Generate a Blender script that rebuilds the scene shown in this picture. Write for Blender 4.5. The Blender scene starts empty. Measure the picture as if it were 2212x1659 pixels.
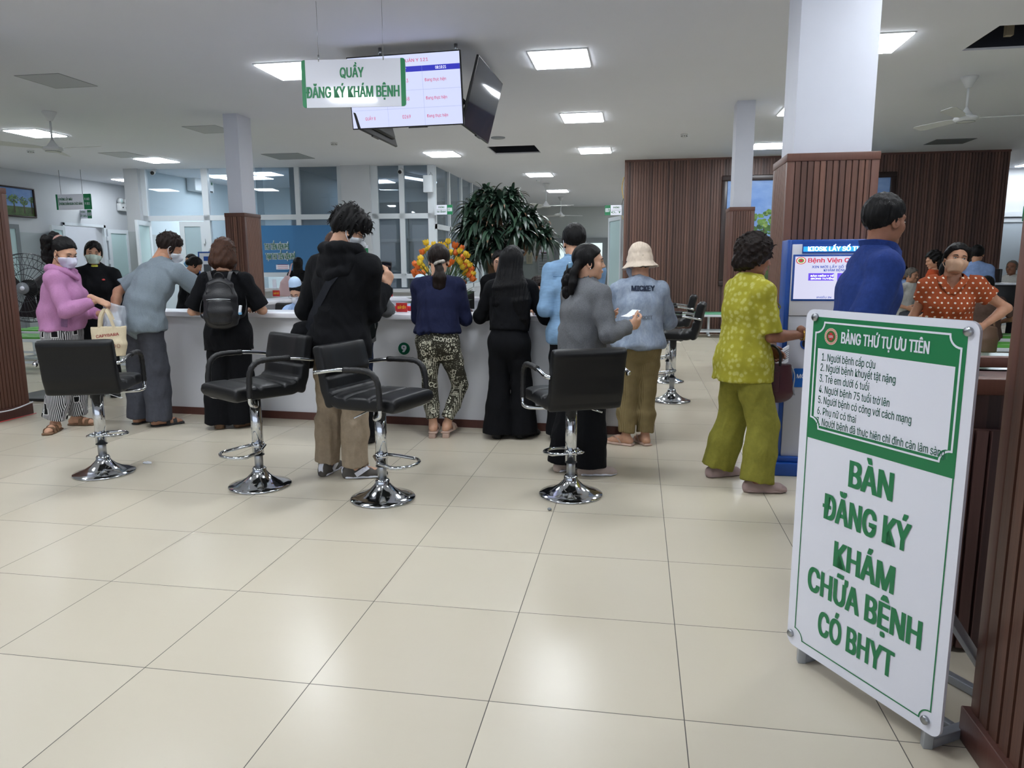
import bpy, bmesh, math, random
import numpy as np
from mathutils import Vector, Matrix, Euler
from mathutils.bvhtree import BVHTree
random.seed(7)
SC = bpy.context.scene
COL = SC.collection
PI = math.pi
R = math.radians
V = Vector

# ---------------------------------------------------------------- camera
CAM_F, CAM_YAW, CAM_PITCH, CAM_ROLL = 1574.22, math.radians(-9.7288), math.radians(-9.3420), math.radians(-0.2581)
CAM_POS = V((0.43136, -1.45703, 1.35629))
_fw = V((math.sin(CAM_YAW) * math.cos(CAM_PITCH), math.cos(CAM_YAW) * math.cos(CAM_PITCH), math.sin(CAM_PITCH)))
_r0 = V((math.cos(CAM_YAW), -math.sin(CAM_YAW), 0))
_u0 = _r0.cross(_fw)
_rt = _r0 * math.cos(CAM_ROLL) + _u0 * math.sin(CAM_ROLL)
_up = -_r0 * math.sin(CAM_ROLL) + _u0 * math.cos(CAM_ROLL)
cd = bpy.data.cameras.new('camera')
cam = bpy.data.objects.new('camera', cd)
COL.objects.link(cam)
M3 = Matrix((_rt, _up, -_fw)).transposed()
cam.matrix_world = Matrix.Translation(CAM_POS) @ M3.to_4x4()
cd.sensor_fit = 'HORIZONTAL'
cd.sensor_width = 36.0
cd.lens = CAM_F / 2212 * 36.0
cd.clip_start = 0.02
cd.clip_end = 200
SC.camera = cam


def _ray(x, y):
    return _fw + _rt * ((x - 1106) / CAM_F) - _up * ((y - 829.5) / CAM_F)


def atz(x, y, z=0.0):          # where a sight line meets a level
    d = _ray(x, y)
    return CAM_POS + d * ((z - CAM_POS.z) / d.z)


def aty(x, y, Y):              # where a sight line meets the plane at depth Y
    d = _ray(x, y)
    return CAM_POS + d * ((Y - CAM_POS.y) / d.y)


def atx(x, y, X):              # where a sight line meets the plane at a given X
    d = _ray(x, y)
    return CAM_POS + d * ((X - CAM_POS.x) / d.x)


# ---------------------------------------------------------------- materials
MATS = {}


def srgb(r, g, b):
    def f(c):
        c /= 255.0
        return c / 12.92 if c <= 0.04045 else ((c + 0.055) / 1.055) ** 2.4
    return (f(r), f(g), f(b), 1)


class NT:
    """small node-tree helper"""
    def __init__(s, name):
        s.m = bpy.data.materials.new(name)
        s.m.use_nodes = True
        s.t = s.m.node_tree
        s.t.nodes.clear()
        s.out = s.t.nodes.new('ShaderNodeOutputMaterial')
        s.b = s.t.nodes.new('ShaderNodeBsdfPrincipled')
        s.t.links.new(s.b.outputs[0], s.out.inputs[0])

    def n(s, kind, **kw):
        nd = s.t.nodes.new('ShaderNode' + kind)
        for k, v in kw.items():
            if hasattr(nd, k):
                setattr(nd, k, v)
        return nd

    def set(s, nd, **kw):
        for k, v in kw.items():
            nd.inputs[k.replace('_', ' ')].default_value = v
        return nd

    def l(s, a, b):
        s.t.links.new(a, b)

    def coord(s, scale=(1, 1, 1), rot=(0, 0, 0), kind='Object', loc=(0, 0, 0)):
        tc = s.n('TexCoord')
        mp = s.n('Mapping')
        mp.inputs['Scale'].default_value = scale
        mp.inputs['Rotation'].default_value = rot
        mp.inputs['Location'].default_value = loc
        s.l(tc.outputs[kind], mp.inputs[0])
        return mp.outputs[0]

    def noise(s, vec, scale=5, detail=3, rough=.5, dist=0):
        n = s.n('TexNoise')
        s.set(n, Scale=scale, Detail=detail, Roughness=rough, Distortion=dist)
        s.l(vec, n.inputs['Vector'])
        return n.outputs['Fac']

    def ramp(s, fac, stops, interp='LINEAR'):
        r = s.n('ValToRGB')
        r.color_ramp.interpolation = interp
        e = r.color_ramp.elements
        while len(e) < len(stops):
            e.new(.5)
        for i, (p, c) in enumerate(stops):
            e[i].position = p
            e[i].color = c if len(c) == 4 else (*c, 1)
        s.l(fac, r.inputs[0])
        return r.outputs[0]

    def math(s, op, a, b=None, clamp=False):
        m = s.n('Math', operation=op, use_clamp=clamp)
        for i, v in enumerate((a, b)):
            if v is None:
                continue
            if isinstance(v, (int, float)):
                m.inputs[i].default_value = v
            else:
                s.l(v, m.inputs[i])
        return m.outputs[0]

    def mix(s, fac, a, b):
        m = s.n('Mix', data_type='RGBA')
        for i, v in ((0, fac), (6, a), (7, b)):
            if isinstance(v, (int, float)):
                m.inputs[i].default_value = v
            elif isinstance(v, tuple):
                m.inputs[i].default_value = v
            else:
                s.l(v, m.inputs[i])
        return m.outputs[2]

    def xyz(s, vec):
        x = s.n('SeparateXYZ')
        s.l(vec, x.inputs[0])
        return x.outputs

    def bump(s, h, strength=.3, dist=.01):
        b = s.n('Bump')
        s.set(b, Strength=strength, Distance=dist)
        s.l(h, b.inputs['Height'])
        s.l(b.outputs[0], s.b.inputs['Normal'])

    def base(s, c):
        if isinstance(c, tuple):
            s.b.inputs['Base Color'].default_value = c
        else:
            s.l(c, s.b.inputs['Base Color'])

    def p(s, **kw):
        for k, v in kw.items():
            s.b.inputs[k.replace('_', ' ')].default_value = v
        return s


def mat(name, col, rough=.5, metal=0.0, var=0.0, vscale=8, bump=0.0, bscale=60, emit=None, estr=0.0, spec=None, coat=0.0, sheen=0.0):
    """plain procedural material: colour with slight noise variation"""
    if name in MATS:
        return MATS[name]
    t = NT(name)
    t.p(Roughness=rough, Metallic=metal)
    c = srgb(*col)
    if var:
        f = t.noise(t.coord(), vscale, 4, .6)
        lo = tuple(max(0, x * (1 - var)) for x in c[:3]) + (1,)
        hi = tuple(min(1, x * (1 + var)) for x in c[:3]) + (1,)
        t.base(t.ramp(f, [(.3, lo), (.7, hi)]))
    else:
        t.base(c)
    if bump:
        t.bump(t.noise(t.coord(), bscale, 3), bump, .01)
    if emit:
        t.b.inputs['Emission Color'].default_value = srgb(*emit)
        t.b.inputs['Emission Strength'].default_value = estr
    if spec is not None:
        t.b.inputs['Specular IOR Level'].default_value = spec
    if coat:
        t.p(Coat_Weight=coat, Coat_Roughness=.1)
    if sheen:
        t.p(Sheen_Weight=sheen)
    MATS[name] = t.m
    return t.m


def fabric(name, col, var=.12, rough=.9, weave=500, fold=.35, streak=None):
    """cloth: colour mottling, fine weave and soft crease bumps"""
    if name in MATS:
        return MATS[name]
    t = NT(name)
    t.p(Roughness=rough)
    t.b.inputs['Specular IOR Level'].default_value = .2
    c = srgb(*col)
    v = t.coord()
    f = t.noise(v, 26, 5, .7)
    if streak:
        f = t.noise(t.coord(scale=streak), 30, 5, .7)
    lo = tuple(max(0, x * (1 - var)) for x in c[:3]) + (1,)
    hi = tuple(min(1, x * (1 + var)) for x in c[:3]) + (1,)
    t.base(t.ramp(f, [(.3, lo), (.7, hi)]))
    cre = t.noise(t.coord(scale=(1, 1, .45)), 13, 3, .5, .8)
    wv = t.noise(v, weave, 2)
    h = t.math('ADD', cre, t.math('MULTIPLY', wv, .06))
    t.bump(h, fold, .03)
    MATS[name] = t.m
    return t.m


def glass(name, tint=(215, 228, 228), alpha=.18, rough=.02, dif=(175, 190, 195)):
    """thin window pane: mostly transparent with a mirror reflection"""
    if name in MATS:
        return MATS[name]
    t = NT(name)
    t.t.nodes.remove(t.b)
    tr = t.n('BsdfTransparent')
    tr.inputs[0].default_value = srgb(*tint)
    gl = t.n('BsdfGlossy')
    gl.inputs['Roughness'].default_value = rough
    gl.inputs[0].default_value = (.9, .95, 1, 1)
    df = t.n('BsdfDiffuse')
    df.inputs[0].default_value = srgb(*dif)
    lw = t.n('LayerWeight')
    fr_ = t.math('ADD', t.math('MULTIPLY', t.math('POWER', lw.outputs['Facing'], 4.0), .8), .07)
    m1 = t.n('MixShader')
    m2 = t.n('MixShader')
    m2.inputs[0].default_value = alpha
    t.l(fr_, m1.inputs[0])
    t.l(tr.outputs[0], m1.inputs[1])
    t.l(gl.outputs[0], m1.inputs[2])
    t.l(m1.outputs[0], m2.inputs[1])
    t.l(df.outputs[0], m2.inputs[2])
    t.l(m2.outputs[0], t.out.inputs[0])
    MATS[name] = t.m
    return t.m


# ---------------------------------------------------------------- mesh builder
def rotm(rx=0, ry=0, rz=0):
    return Euler((rx, ry, rz)).to_matrix()


class MB:
    """collects shapes; build() links them as ONE mesh object"""
    def __init__(s):
        s.v, s.f, s.mi, s.sm, s.mats = [], [], [], [], []

    def _m(s, m):
        if m not in s.mats:
            s.mats.append(m)
        return s.mats.index(m)

    def add(s, verts, faces, m, smooth=False):
        o = len(s.v)
        s.v += [tuple(p) for p in verts]
        i = s._m(m)
        for f in faces:
            s.f.append([o + k for k in f])
            s.mi.append(i)
            s.sm.append(smooth)
        return s

    def box(s, c, size, m, R=None, bev=0.0, seg=2):
        hx, hy, hz = (d / 2 for d in size)
        c = V(c)
        if bev > 0:
            bm = bmesh.new()
            bmesh.ops.create_cube(bm, size=1)
            for v in bm.verts:
                v.co = V((v.co.x * size[0], v.co.y * size[1], v.co.z * size[2]))
            bmesh.ops.bevel(bm, geom=bm.edges[:], offset=min(bev, min(size) * .49), segments=seg, affect='EDGES', profile=.5)
            bm.verts.index_update()
            vs = [v.co.copy() for v in bm.verts]
            fs = [[v.index for v in f.verts] for f in bm.faces]
            bm.free()
        else:
            vs = [V((x * hx, y * hy, z * hz)) for x in (-1, 1) for y in (-1, 1) for z in (-1, 1)]
            fs = [(0, 1, 3, 2), (4, 6, 7, 5), (0, 4, 5, 1), (2, 3, 7, 6), (0, 2, 6, 4), (1, 5, 7, 3)]
        if R is not None:
            vs = [R @ v for v in vs]
        return s.add([c + v for v in vs], fs, m, bev > 0)

    def span(s, lo, hi, m, bev=0.0, seg=2):
        lo, hi = V(lo), V(hi)
        return s.box((lo + hi) / 2, hi - lo, m, None, bev, seg)

    def quad(s, a, b, c, d, m):
        return s.add([a, b, c, d], [(0, 1, 2, 3)], m)

    def tube(s, pts, r, m, n=10, closed=False, cap=True, flat=None):
        """swept round tube; r number or list; flat = (width, thickness) makes an elliptical strap"""
        pts = [V(p) for p in pts]
        k = len(pts)
        rr = [r] * k if isinstance(r, (int, float)) else list(r)
        ring = []
        prev = None
        for i in range(k):
            if closed:
                t = pts[(i + 1) % k] - pts[i - 1]
            else:
                t = pts[min(i + 1, k - 1)] - pts[max(i - 1, 0)]
            t = t.normalized() if t.length > 1e-9 else V((0, 0, 1))
            if prev is None:
                a = V((0, 0, 1)) if abs(t.z) < .9 else V((1, 0, 0))
                x = t.cross(a).normalized()
            else:
                x = (prev - t * prev.dot(t))
                x = x.normalized() if x.length > 1e-6 else t.orthogonal().normalized()
            prev = x
            y = t.cross(x)
            for j in range(n):
                an = 2 * PI * j / n
                ring.append(pts[i] + (x * math.cos(an) + y * math.sin(an)) * rr[i])
        fs = []
        for i in range(k if closed else k - 1):
            i2 = (i + 1) % k
            for j in range(n):
                j2 = (j + 1) % n
                fs.append((i * n + j, i * n + j2, i2 * n + j2, i2 * n + j))
        if cap and not closed:
            fs.append(tuple(range(n))[::-1])
            fs.append(tuple((k - 1) * n + j for j in range(n)))
        return s.add(ring, fs, m, True)

    def ribbon(s, pts, wdir, w, th, m):
        """flat strap following pts; wdir = across direction(s)"""
        pts = [V(p) for p in pts]
        k = len(pts)
        vs = []
        for i, p in enumerate(pts):
            t = (pts[min(i + 1, k - 1)] - pts[max(i - 1, 0)]).normalized()
            wd = V(wdir[i] if isinstance(wdir, list) else wdir)
            wd = (wd - t * wd.dot(t)).normalized()
            nn = t.cross(wd)
            for a, b in ((-1, -1), (1, -1), (1, 1), (-1, 1)):
                vs.append(p + wd * (a * w / 2) + nn * (b * th / 2))
        fs = []
        for i in range(k - 1):
            for j in range(4):
                j2 = (j + 1) % 4
                fs.append((i * 4 + j, i * 4 + j2, i * 4 + 4 + j2, i * 4 + 4 + j))
        fs += [(3, 2, 1, 0), tuple((k - 1) * 4 + j for j in range(4))]
        return s.add(vs, fs, m, False)

    def lathe(s, prof, m, c=(0, 0, 0), n=32, R=None, smooth=True):
        """prof = [(r, z)...] turned about z"""
        vs, fs = [], []
        for r, z in prof:
            for j in range(n):
                a = 2 * PI * j / n
                vs.append(V((r * math.cos(a), r * math.sin(a), z)))
        for i in range(len(prof) - 1):
            for j in range(n):
                j2 = (j + 1) % n
                fs.append((i * n + j, i * n + j2, (i + 1) * n + j2, (i + 1) * n + j))
        if prof[0][0] > 1e-6:
            fs.append(tuple(range(n))[::-1])
        if prof[-1][0] > 1e-6:
            fs.append(tuple((len(prof) - 1) * n + j for j in range(n)))
        if R is not None:
            vs = [R @ v for v in vs]
        return s.add([V(c) + v for v in vs], fs, m, smooth)

    def cyl(s, a, b, r, m, n=20, r2=None):
        return s.tube([a, b], [r, r if r2 is None else r2], m, n)

    def prism(s, poly, th, m, F, bev=0):
        """2-D polygon (x, y) pushed out by th; F maps (x, y, d) to a point"""
        k = len(poly)
        vs = [F(x, y, 0) for x, y in poly] + [F(x, y, th) for x, y in poly]
        fs = [tuple(range(k)), tuple(range(2 * k - 1, k - 1, -1))]
        for i in range(k):
            j = (i + 1) % k
            fs.append((i, k + i, k + j, j))
        return s.add(vs, fs, m)

    def ell(s, c, r, m, R=None, n=16, k=10):
        vs, fs = [], []
        for i in range(k + 1):
            th = PI * i / k
            for j in range(n):
                a = 2 * PI * j / n
                v = V((r[0] * math.sin(th) * math.cos(a), r[1] * math.sin(th) * math.sin(a), r[2] * math.cos(th)))
                vs.append(V(c) + (R @ v if R is not None else v))
        for i in range(k):
            for j in range(n):
                j2 = (j + 1) % n
                fs.append((i * n + j, (i + 1) * n + j, (i + 1) * n + j2, i * n + j2))
        return s.add(vs, fs, m, True)

    def text(s, txt, F, m, h=.1, maxw=None, xs=1.0, bold=0.0, align='CENTER', th=0.0, fill=True):
        """lettering: cap height h, F maps (x, y, d) to a point; maxw squeezes a line to that width"""
        vs, fs, w = text_mesh(txt, bold, align)
        if not vs:
            return s
        sc = h / CAP
        sx = sc * xs
        if maxw and w * sx > 1e-6:
            sx = maxw / w
        o = F(0, 0)
        nn = (F(.01, 0) - o).cross(F(0, .01) - o).normalized()
        s.add([F(x * sx, y * sc) + nn * z for x, y, z in vs], fs, m)
        return s

    def build(s, name, parent=None, kind=None, auto=None):
        me = bpy.data.meshes.new(name)
        me.from_pydata(s.v, [], s.f)
        for m in s.mats:
            me.materials.append(m)
        if s.f:
            me.polygons.foreach_set('material_index', s.mi)
            me.polygons.foreach_set('use_smooth', s.sm)
        me.update()
        if auto:
            try:
                me.set_sharp_from_angle(angle=math.radians(auto))
            except Exception:
                pass
        o = bpy.data.objects.new(name, me)
        COL.objects.link(o)
        if parent is not None:
            o.parent = parent
        if kind:
            o['kind'] = kind
        return o


_TXT = {}
try:                             # Blender's own bundled interface font; its built-in one otherwise
    FONT = bpy.data.fonts.load(bpy.utils.system_resource('DATAFILES', path='fonts') + '/Inter.woff2')
except Exception:
    FONT = None
CAP = .509 if FONT else .682


def glyphs(body):
    cu = bpy.data.curves.new('t', 'FONT')
    if FONT:
        cu.font = FONT
    cu.body = body
    cu.size = 1
    cu.resolution_u = 3
    cu.fill_mode = 'FRONT'
    ob = bpy.data.objects.new('t', cu)
    COL.objects.link(ob)
    dg = bpy.context.evaluated_depsgraph_get()
    me = bpy.data.meshes.new_from_object(ob.evaluated_get(dg))
    r = [tuple(v.co) for v in me.vertices], [tuple(p.vertices) for p in me.polygons]
    bpy.data.objects.remove(ob)
    bpy.data.curves.remove(cu)
    bpy.data.meshes.remove(me)
    return r


def text_mesh(txt, bold=0.0, align='CENTER'):
    """flat lettering; bold thickens the strokes by overstriking"""
    key = (txt, bold, align)
    if key in _TXT:
        return _TXT[key]
    # horned o is drawn as plain o plus its horn (the font's overlapping outline would fill in)
    body = ''.join(dict(zip('ơờớởỡợƠỜỚỞỠỢ', 'oòóỏõọOÒÓỎÕỌ')).get(c, c) for c in txt)
    v0, f0 = glyphs(body)
    for i, c in enumerate(txt):
        if c in 'ơờớởỡợƠỜỚỞỠỢ':
            xr = max(v[0] for v in glyphs(body[:i] + 'oO'[c.isupper()])[0])
            dy = .13 if c.isupper() else 0
            o = len(v0)
            v0 = v0 + [(xr + a, b + dy, 0) for a, b in ((-.07, .33), (-.02, .27), (.045, .33), (.075, .39), (.075, .455), (.03, .455), (.03, .40), (-.005, .36))]
            f0 = f0 + [tuple(range(o, o + 8))]
    if align == 'CENTER' and v0:
        mx = (max(v[0] for v in v0) + min(v[0] for v in v0)) / 2
        v0 = [(x - mx, y, z) for x, y, z in v0]
    vs, fs = [], []
    k = bold * 1.1
    for i, (dx, dy) in enumerate(((0, 0),) if not bold else [(a * k, b * k * .3) for a in (-1, -.33, .33, 1) for b in (-1, 1)]):
        o = len(vs)
        vs += [(x + dx, y + dy, i * 2e-5) for x, y, z in v0]
        fs += [tuple(o + i for i in f) for f in f0]
    w = (max(v[0] for v in vs) - min(v[0] for v in vs)) if vs else 0
    _TXT[key] = (vs, fs, w)
    return _TXT[key]


def frame_F(o, x, y, n=None):
    """plane frame: origin, x axis, y axis, outward normal"""
    o, x, y = V(o), V(x).normalized(), V(y).normalized()
    n = V(n).normalized() if n is not None else x.cross(y)
    return lambda a, b, d=0: o + x * a + y * b + n * d


def rounded(w, h, r, n=6, x0=0, y0=0):
    pts = []
    for cx, cy, a0 in ((w / 2 - r, h / 2 - r, 0), (-w / 2 + r, h / 2 - r, 90), (-w / 2 + r, -h / 2 + r, 180), (w / 2 - r, -h / 2 + r, 270)):
        for i in range(n + 1):
            a = math.radians(a0 + 90 * i / n)
            pts.append((x0 + cx + r * math.cos(a), y0 + cy + r * math.sin(a)))
    return pts


def tag(o, label, cat, group=None, kind=None):
    o['label'] = label
    o['category'] = cat
    if group:
        o['group'] = group
    if kind:
        o['kind'] = kind
    return o


def thing(name, label, cat, loc=(0, 0, 0), rz=0, group=None):
    o = bpy.data.objects.new(name, None)
    o.empty_display_size = .1
    COL.objects.link(o)
    o.location = loc
    o.rotation_euler = (0, 0, rz)
    return tag(o, label, cat, group)


KIDS = {}


def dup(root, loc, rz=None, label=None, group=None, sc=None):
    """a copy of a thing with copies of its parts and sub-parts"""
    r = root.copy()
    COL.objects.link(r)
    r.location = loc
    if rz is not None:
        r.rotation_euler = (0, 0, rz)
    if sc:
        r.scale = sc
    if label:
        r['label'] = label
    if group:
        r['group'] = group

    def rec(a, b):
        for ch in [c for c in bpy.data.objects if c.parent == a]:
            c = ch.copy()
            COL.objects.link(c)
            c.parent = b
            rec(ch, c)
    rec(root, r)
    return r


def struct(o):
    o['kind'] = 'structure'
    return o


def smooth(p, n=6):
    """Catmull-Rom through points"""
    p = [V(q) for q in p]
    out = []
    for i in range(len(p) - 1):
        a, b, c, d = p[max(i - 1, 0)], p[i], p[i + 1], p[min(i + 2, len(p) - 1)]
        for k in range(n):
            t = k / n
            out.append(.5 * ((2 * b) + (c - a) * t + (2 * a - 5 * b + 4 * c - d) * t * t + (3 * b - a - 3 * c + d) * t ** 3))
    out.append(p[-1])
    return out




# ================================================================ setting
H = 3.3
m_white = mat('white_paint', (192, 196, 201), .6, var=.02, vscale=3)
m_col = mat('column_paint', (200, 203, 214), .55, var=.02, vscale=3)
m_ceil = mat('ceiling_paint', (222, 225, 234), .75, var=.015, vscale=.6)
m_grayt = mat('grey_wall_tile', (168, 176, 180), .3)
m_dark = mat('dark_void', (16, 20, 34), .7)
m_alu = mat('white_aluminium', (205, 212, 218), .35)
m_alug = mat('grey_aluminium', (120, 126, 130), .4)
m_black = mat('black_plastic', (14, 15, 18), .4)
m_blackm = mat('matte_black', (14, 15, 18), .7)
m_chrome = mat('chrome', (205, 208, 212), .09, metal=1)
m_steel = mat('brushed_steel', (165, 168, 172), .3, metal=1)
m_green = mat('sign_green', (22, 118, 72), .35)
m_greend = mat('sign_green_dark', (14, 98, 62), .35)
m_signw = mat('sign_white', (226, 228, 240), .12, spec=.6)
m_red = mat('sign_red', (190, 40, 42), .35)
m_redtxt = mat('red_ink', (176, 40, 60), .5)
m_yellow = mat('gold_lettering', (235, 190, 50), .4)
m_paper = mat('white_paper', (225, 228, 235), .6)
m_ink = mat('grey_ink', (70, 74, 84), .6)
m_gl = glass('clear_glass', (204, 211, 216), .08)
m_gld = glass('room_glass', (150, 162, 172), .16)
m_frost = mat('frosted_glass', (176, 200, 202), .35)


def wood_mat(name, base, dark, pitch, axis='X', rough=.45):
    """slatted timber: each slat its own tone, grain along z"""
    t = NT(name)
    t.p(Roughness=rough)
    co = t.coord()
    x = t.xyz(co)
    a = x[0] if axis == 'X' else x[1] if axis == 'Y' else t.math('ADD', x[0], x[1])
    cell = t.math('FLOOR', t.math('DIVIDE', a, pitch))
    wn = t.n('TexWhiteNoise', noise_dimensions='1D')
    t.l(cell, wn.inputs['W'])
    g = t.noise(t.coord(scale=(1, 1, .035)), 70, 5, .65, .6)
    f = t.math('ADD', t.math('MULTIPLY', wn.outputs[0], .55), t.math('MULTIPLY', g, .6))
    t.base(t.ramp(f, [(.15, srgb(*dark)), (.85, srgb(*base))]))
    t.bump(g, .15, .004)
    MATS[name] = t.m
    return t.m


m_wood = wood_mat('column_wood', (120, 82, 66), (64, 39, 31), .036)
m_woodb = wood_mat('wall_wood', (110, 78, 66), (56, 38, 33), .052)
m_woodtrim = wood_mat('wood_trim', (100, 64, 52), (68, 41, 33), .5)
m_wooddk = wood_mat('desk_wood', (92, 66, 62), (54, 38, 38), .04)
m_kick = wood_mat('kick_wood', (94, 56, 46), (66, 36, 32), 9)


def floor_mat():
    t = NT('cream_floor_tiles')
    co = t.coord()
    x = t.xyz(co)
    P = .6

    def edge(a):
        fr = t.math('FRACT', t.math('DIVIDE', t.math('ADD', a, 60.0), P))
        d = t.math('ABSOLUTE', t.math('SUBTRACT', fr, .5))
        return t.math('GREATER_THAN', d, .5 - .0016 / P)
    g = t.math('MAXIMUM', edge(x[0]), edge(x[1]))
    cx = t.math('FLOOR', t.math('DIVIDE', x[0], P))
    cy = t.math('FLOOR', t.math('DIVIDE', x[1], P))
    wn = t.n('TexWhiteNoise', noise_dimensions='2D')
    cb = t.n('CombineXYZ')
    t.l(cx, cb.inputs[0])
    t.l(cy, cb.inputs[1])
    t.l(cb.outputs[0], wn.inputs['Vector'])
    veins = t.noise(t.coord(scale=(.35, 2.2, 1)), 2.4, 5, .62, .5)
    fine = t.noise(co, 60, 4, .7)
    f = t.math('ADD', t.math('ADD', t.math('MULTIPLY', wn.outputs[0], .3), t.math('MULTIPLY', veins, .4)), t.math('MULTIPLY', fine, .1))
    tile = t.ramp(f, [(.1, srgb(203, 194, 175)), (.9, srgb(208, 200, 183))])
    t.base(t.mix(g, tile, srgb(84, 80, 74)))
    sm = t.noise(co, 2.2, 4, .6)
    r = t.math('ADD', t.math('MULTIPLY', wn.outputs[0], .03), .25)
    t.l(t.math('ADD', r, t.math('MULTIPLY', g, .4)), t.b.inputs['Roughness'])
    t.b.inputs['Specular IOR Level'].default_value = .42
    inv = t.math('SUBTRACT', 1.0, g)
    t.bump(inv, .25, .002)
    return t.m


fl = MB().span((-14, -9, -.1), (13, 27, 0), floor_mat()).build('floor')
struct(fl)
# ceiling with two openings (missing panels) left as real holes
HOLES = [(-2.12, 11.0, -1.31, 11.84), (3.36, 5.62, 4.3, 6.36), (-7.55, 5.75, -6.72, 6.06)]
xs = sorted({-14, 13} | {h[0] for h in HOLES} | {h[2] for h in HOLES})
ys = sorted({-9, 27} | {h[1] for h in HOLES} | {h[3] for h in HOLES})
cb = MB()
for i in range(len(xs) - 1):
    for j in range(len(ys) - 1):
        mx, my = (xs[i] + xs[i + 1]) / 2, (ys[j] + ys[j + 1]) / 2
        if any(h[0] < mx < h[2] and h[1] < my < h[3] for h in HOLES):
            continue
        cb.span((xs[i], ys[j], H), (xs[i + 1], ys[j + 1], H + .02), m_ceil)
struct(cb.build('ceiling'))
for k, h in enumerate(HOLES):
    b = MB()
    x0, y0, x1, y1 = h
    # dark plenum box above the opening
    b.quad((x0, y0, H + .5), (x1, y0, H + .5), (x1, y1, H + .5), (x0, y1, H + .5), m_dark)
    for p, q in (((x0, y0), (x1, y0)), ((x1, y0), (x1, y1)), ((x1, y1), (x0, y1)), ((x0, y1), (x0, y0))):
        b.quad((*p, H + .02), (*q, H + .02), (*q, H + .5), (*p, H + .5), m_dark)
    if k == 1:
        b.span((3.62, 6.1, H + .05), (3.68, 6.16, H + .3), mat('raw_timber', (150, 140, 120), .8))
    o = b.build('ceiling_opening')
    tag(o, ['dark opening in the ceiling behind the dark right-hand screen', 'large dark opening in the ceiling above the right ceiling fan',
            'sliver of dark ceiling opening at the left edge of the photo'][k], 'ceiling opening', 'open ceiling panels')

# outer shell
struct(MB().span((-12.3, 9.0, 0), (-12.1, 13.07, H), m_white).span((-12.3, 13.07, 2.25), (-12.1, 14.32, H), m_white)
       .span((-12.3, 14.32, 0), (-12.1, 27, H), m_white)
       .span((-12.1, 9.0, 0), (-12.09, 13.03, 2.05), m_grayt).span((-12.1, 14.37, 0), (-12.09, 24, 2.05), m_grayt).build('wall_left'))
struct(MB().span((-14, 8.8, 0), (-12.1, 9.0, H), m_white).span((-14, -9, 0), (-13.8, 9, H), m_white).build('wall_left_front'))
struct(MB().span((-15, 12.4, 0), (-14.8, 15.2, H), m_white).span((-14.8, 12.2, 0), (-12.3, 12.4, H), m_white).span((-14.8, 15.2, 0), (-12.3, 15.4, H), m_white).build('wall_room'))
m_bwall = mat('corridor_wall', (196, 202, 202), .6)
struct(MB().span((-12.2, 24.4, 0), (3, 24.6, H), m_bwall).span((-3.6, 24.35, 0), (.3, 24.4, 1.45), mat('corridor_tile', (150, 160, 160), .35)).build('wall_back'))
# right outer walls
struct(MB().span((6.83, 16, 0), (13, 16.2, H), m_white).build('wall_right_back'))
struct(MB().span((12.8, -9, 0), (13, 16, H), m_white).build('wall_right'))


def slats(b, p0, p1, z0, z1, pitch, depth, m, gap=.22, ztop=None):
    """vertical boards from p0 to p1 (plan), proud by depth to the right-hand side of p0->p1"""
    a, c = V((*p0, 0)), V((*p1, 0))
    L = (c - a).length
    n = max(1, round(L / pitch))
    d = (c - a) / n
    nn = V((d.y, -d.x, 0)).normalized() * depth
    vs, fs = [], []
    prof = []
    for i in range(n):
        q = a + d * i
        prof += [q, q + d * gap * .5, q + d * (gap * .5) + nn, q + d * (1 - gap * .5) + nn, q + d * (1 - gap * .5)]
    prof.append(c)
    k = len(prof)
    vs = [p + V((0, 0, z0)) for p in prof] + [p + V((0, 0, z1)) for p in prof]
    fs = [(i, i + 1, k + i + 1, k + i) for i in range(k - 1)]
    b.add(vs, fs, m)


# timber feature wall
wx0, wx1, wy = .14, 6.83, 13.1
struct(MB().span((wx0 + .02, wy + .02, 0), (wx1 - .02, wy + .3, H), mat('wall_core', (70, 44, 40), .8)).build('wall_feature'))
b = MB()
slats(b, (wx0, wy), (wx1, wy), 0, H - .03, .052, .018, m_woodb)
slats(b, (wx0 + .015, wy + .3), (wx0 + .015, wy), 0, H - .03, .06, .012, m_woodb)
b.span((wx0, wy - .03, H - .035), (wx1, wy + .02, H), m_woodtrim)
struct(b.build('trim_feature_wall'))


# columns
def column(x0, y0, x1, y1, name, zc=2.04, pitch=.036, big=True):
    sx = .03
    o = MB().span((x0 + sx, y0 + sx, 0), (x1 - sx, y1 - sx, H), m_col).build(name)
    struct(o)
    b = MB()
    for p, q in (((x0, y0), (x1, y0)), ((x1, y0), (x1, y1)), ((x1, y1), (x0, y1)), ((x0, y1), (x0, y0))):
        # corner boards plus slats
        a, c = V((*p, 0)), V((*q, 0))
        u = (c - a).normalized()
        s0, s1 = a + u * .035, c - u * .035
        slats(b, s0[:2], s1[:2], .1, zc - .05, pitch, .012, m_wood)
    for cx, cy in ((x0, y0), (x1, y0), (x1, y1), (x0, y1)):
        dx = .035 if cx == x0 else -.035
        dy = .035 if cy == y0 else -.035
        lo = V((min(cx, cx + dx), min(cy, cy + dy), .1))
        hi = V((max(cx, cx + dx), max(cy, cy + dy), zc))
        e = .012
        lo.x -= e if dx > 0 else 0
        hi.x += e if dx < 0 else 0
        lo.y -= e if dy > 0 else 0
        hi.y += e if dy < 0 else 0
        b.span(lo, hi, m_woodtrim, .003)
    e = .016
    b.span((x0 - e, y0 - e, zc - .05), (x1 + e, y1 + e, zc), m_woodtrim, .004)
    w = b.build('wood_cladding', o)
    MB().span((x0 - .03, y0 - .03, 0), (x1 + .03, y1 + .03, .1), m_kick, .004).build('kick_board', o)
    return o


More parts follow.
